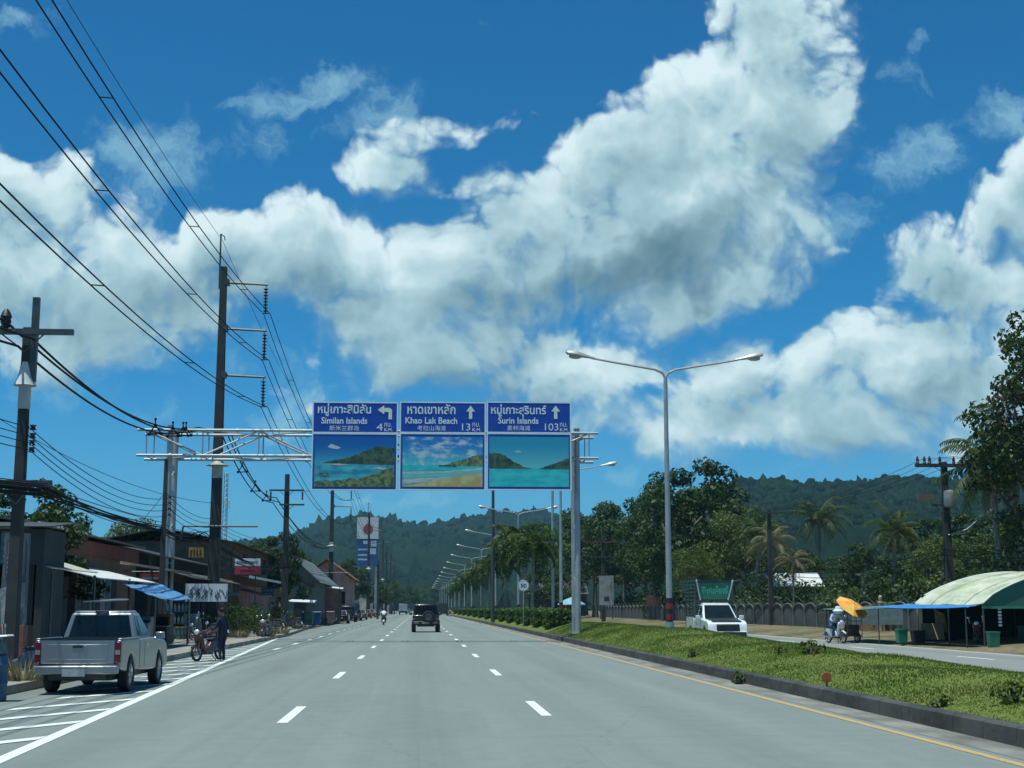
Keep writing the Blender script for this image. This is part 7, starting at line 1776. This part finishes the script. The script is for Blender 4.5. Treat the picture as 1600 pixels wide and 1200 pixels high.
for i, (y, x, c, lb) in enumerate(((62.2, -11.6, 'goods_red', 'small red signboard hanging over the footpath before the dark gabled shop'), (84, -11.4, 'goods_white', 'small white signboard hanging at the far end of the dark gabled shop'), (104, -11.0, 'goods_blue', 'small blue signboard hanging from the brown two-storey shop'), (112, -10.9, 'goods_yellow', 'small yellow signboard near the end of the brown two-storey shop'))):
    r_ = thing('hanging_sign', lb, 'sign', (x, y, 2.5)); b = MB(); b.bx(-.45, .45, -.04, .04, 0, .6); b.build('board', _MATS[c], r_)
    b = MB(); b.tube([(-1.2, 0, .68), (.45, 0, .68)], .02, 5); b.tube([(-.3, 0, .6), (-.3, 0, .68)], .015, 4); b.tube([(.3, 0, .6), (.3, 0, .68)], .015, 4); b.build('bracket', steel_dark, r_)
    b = MB(); b.bx(-.34, .34, -.052, -.041, .34, .44); b.bx(-.30, .22, -.052, -.041, .14, .22); b.build('print', M('print_blue', (.12, .2, .26), .5), r_)
for i, (x, y, rz, lb) in enumerate(((-9.4, 64.5, 80, 'motorcycle parked crosswise behind the white vinyl banner'), (-9.2, 88.5, 75, 'motorcycle parked crosswise under the white and red shop sign'), (-9.0, 100, 70, 'motorcycle parked crosswise before the pole with short crossarms'), (-9.0, 140, 85, 'motorcycle parked on the footpath beyond the rubbish bins'))):
    o = dup(s2, (x, y, .18), R(rz), lb); o.rotation_euler = (0, R(4), R(rz))
aw3 = sheet('awning', (-12.5, 78, 3.0), (-12.5, 86, 3.0), (-10.6, 86, 2.45), (-10.6, 78, 2.45), M('tarp_faded_green', (.10, .20, .15), .6, 0, .25, 1.5), None, .02, 8, .08, .02); tag(aw3, 'faded green awning on the far half of the dark gabled shop', 'awning')
aw4 = sheet('awning', (-12.0, 92, 2.95), (-12.0, 101, 2.95), (-10.4, 101, 2.5), (-10.4, 92, 2.5), M('tarp_faded_red', (.26, .09, .07), .6, 0, .25, 1.5), None, .02, 8, .08, .02); tag(aw4, 'faded red awning low on the brown two-storey shop', 'awning')
pl0 = shrub(360, .8, 1.0, leaf_mid, .09, 'potted_plant', 220, 9)
b = MB(); b.lathe([(.16, 0), (.22, .32), (.25, .34), (.24, .38), (.1, .38)], (0, 0, -.32), 14); b.build('pot', M('pot_terracotta', (.25, .10, .06), .8), pl0)
for i, (x, y) in enumerate(((-10.4, 57.9), (-10.5, 70.5), (-10.6, 73), (-10.2, 86), (-10.0, 91))):
    lb = ['potted plant under the far corner of the blue tarpaulin', 'potted plant left of the tall transmission pole base', 'potted plant right behind the tall transmission pole base', 'potted plant at the far end of the dark gabled shop', 'potted plant below the white and red shop sign'][i]
    if i == 0: pl0.location = (x, y, .52); tag(pl0, lb, 'potted plant')
    else: dup(pl0, (x, y, .52), i * 1.3, lb, None, .8 + .1 * i if False else None)

# ------------------------------------------------------------------ air: far things fade a little to blue
hz = MB(); hz.bx(-2900, 2900, -60, 2800, -7.5, 216)
haze_m = bpy.data.materials.new('haze_air'); haze_m.use_nodes = True; t = NT(haze_m.node_tree); t.n.clear()
pv = t.node('ShaderNodeVolumePrincipled'); pv.inputs['Color'].default_value = (.40, .78, .98, 1); pv.inputs['Density'].default_value = .00011; pv.inputs['Anisotropy'].default_value = .0
o_ = t.node('ShaderNodeOutputMaterial'); t.l.new(pv.outputs[0], o_.inputs['Volume'])
haze = hz.build('haze', haze_m, smooth=0); stuff(haze)
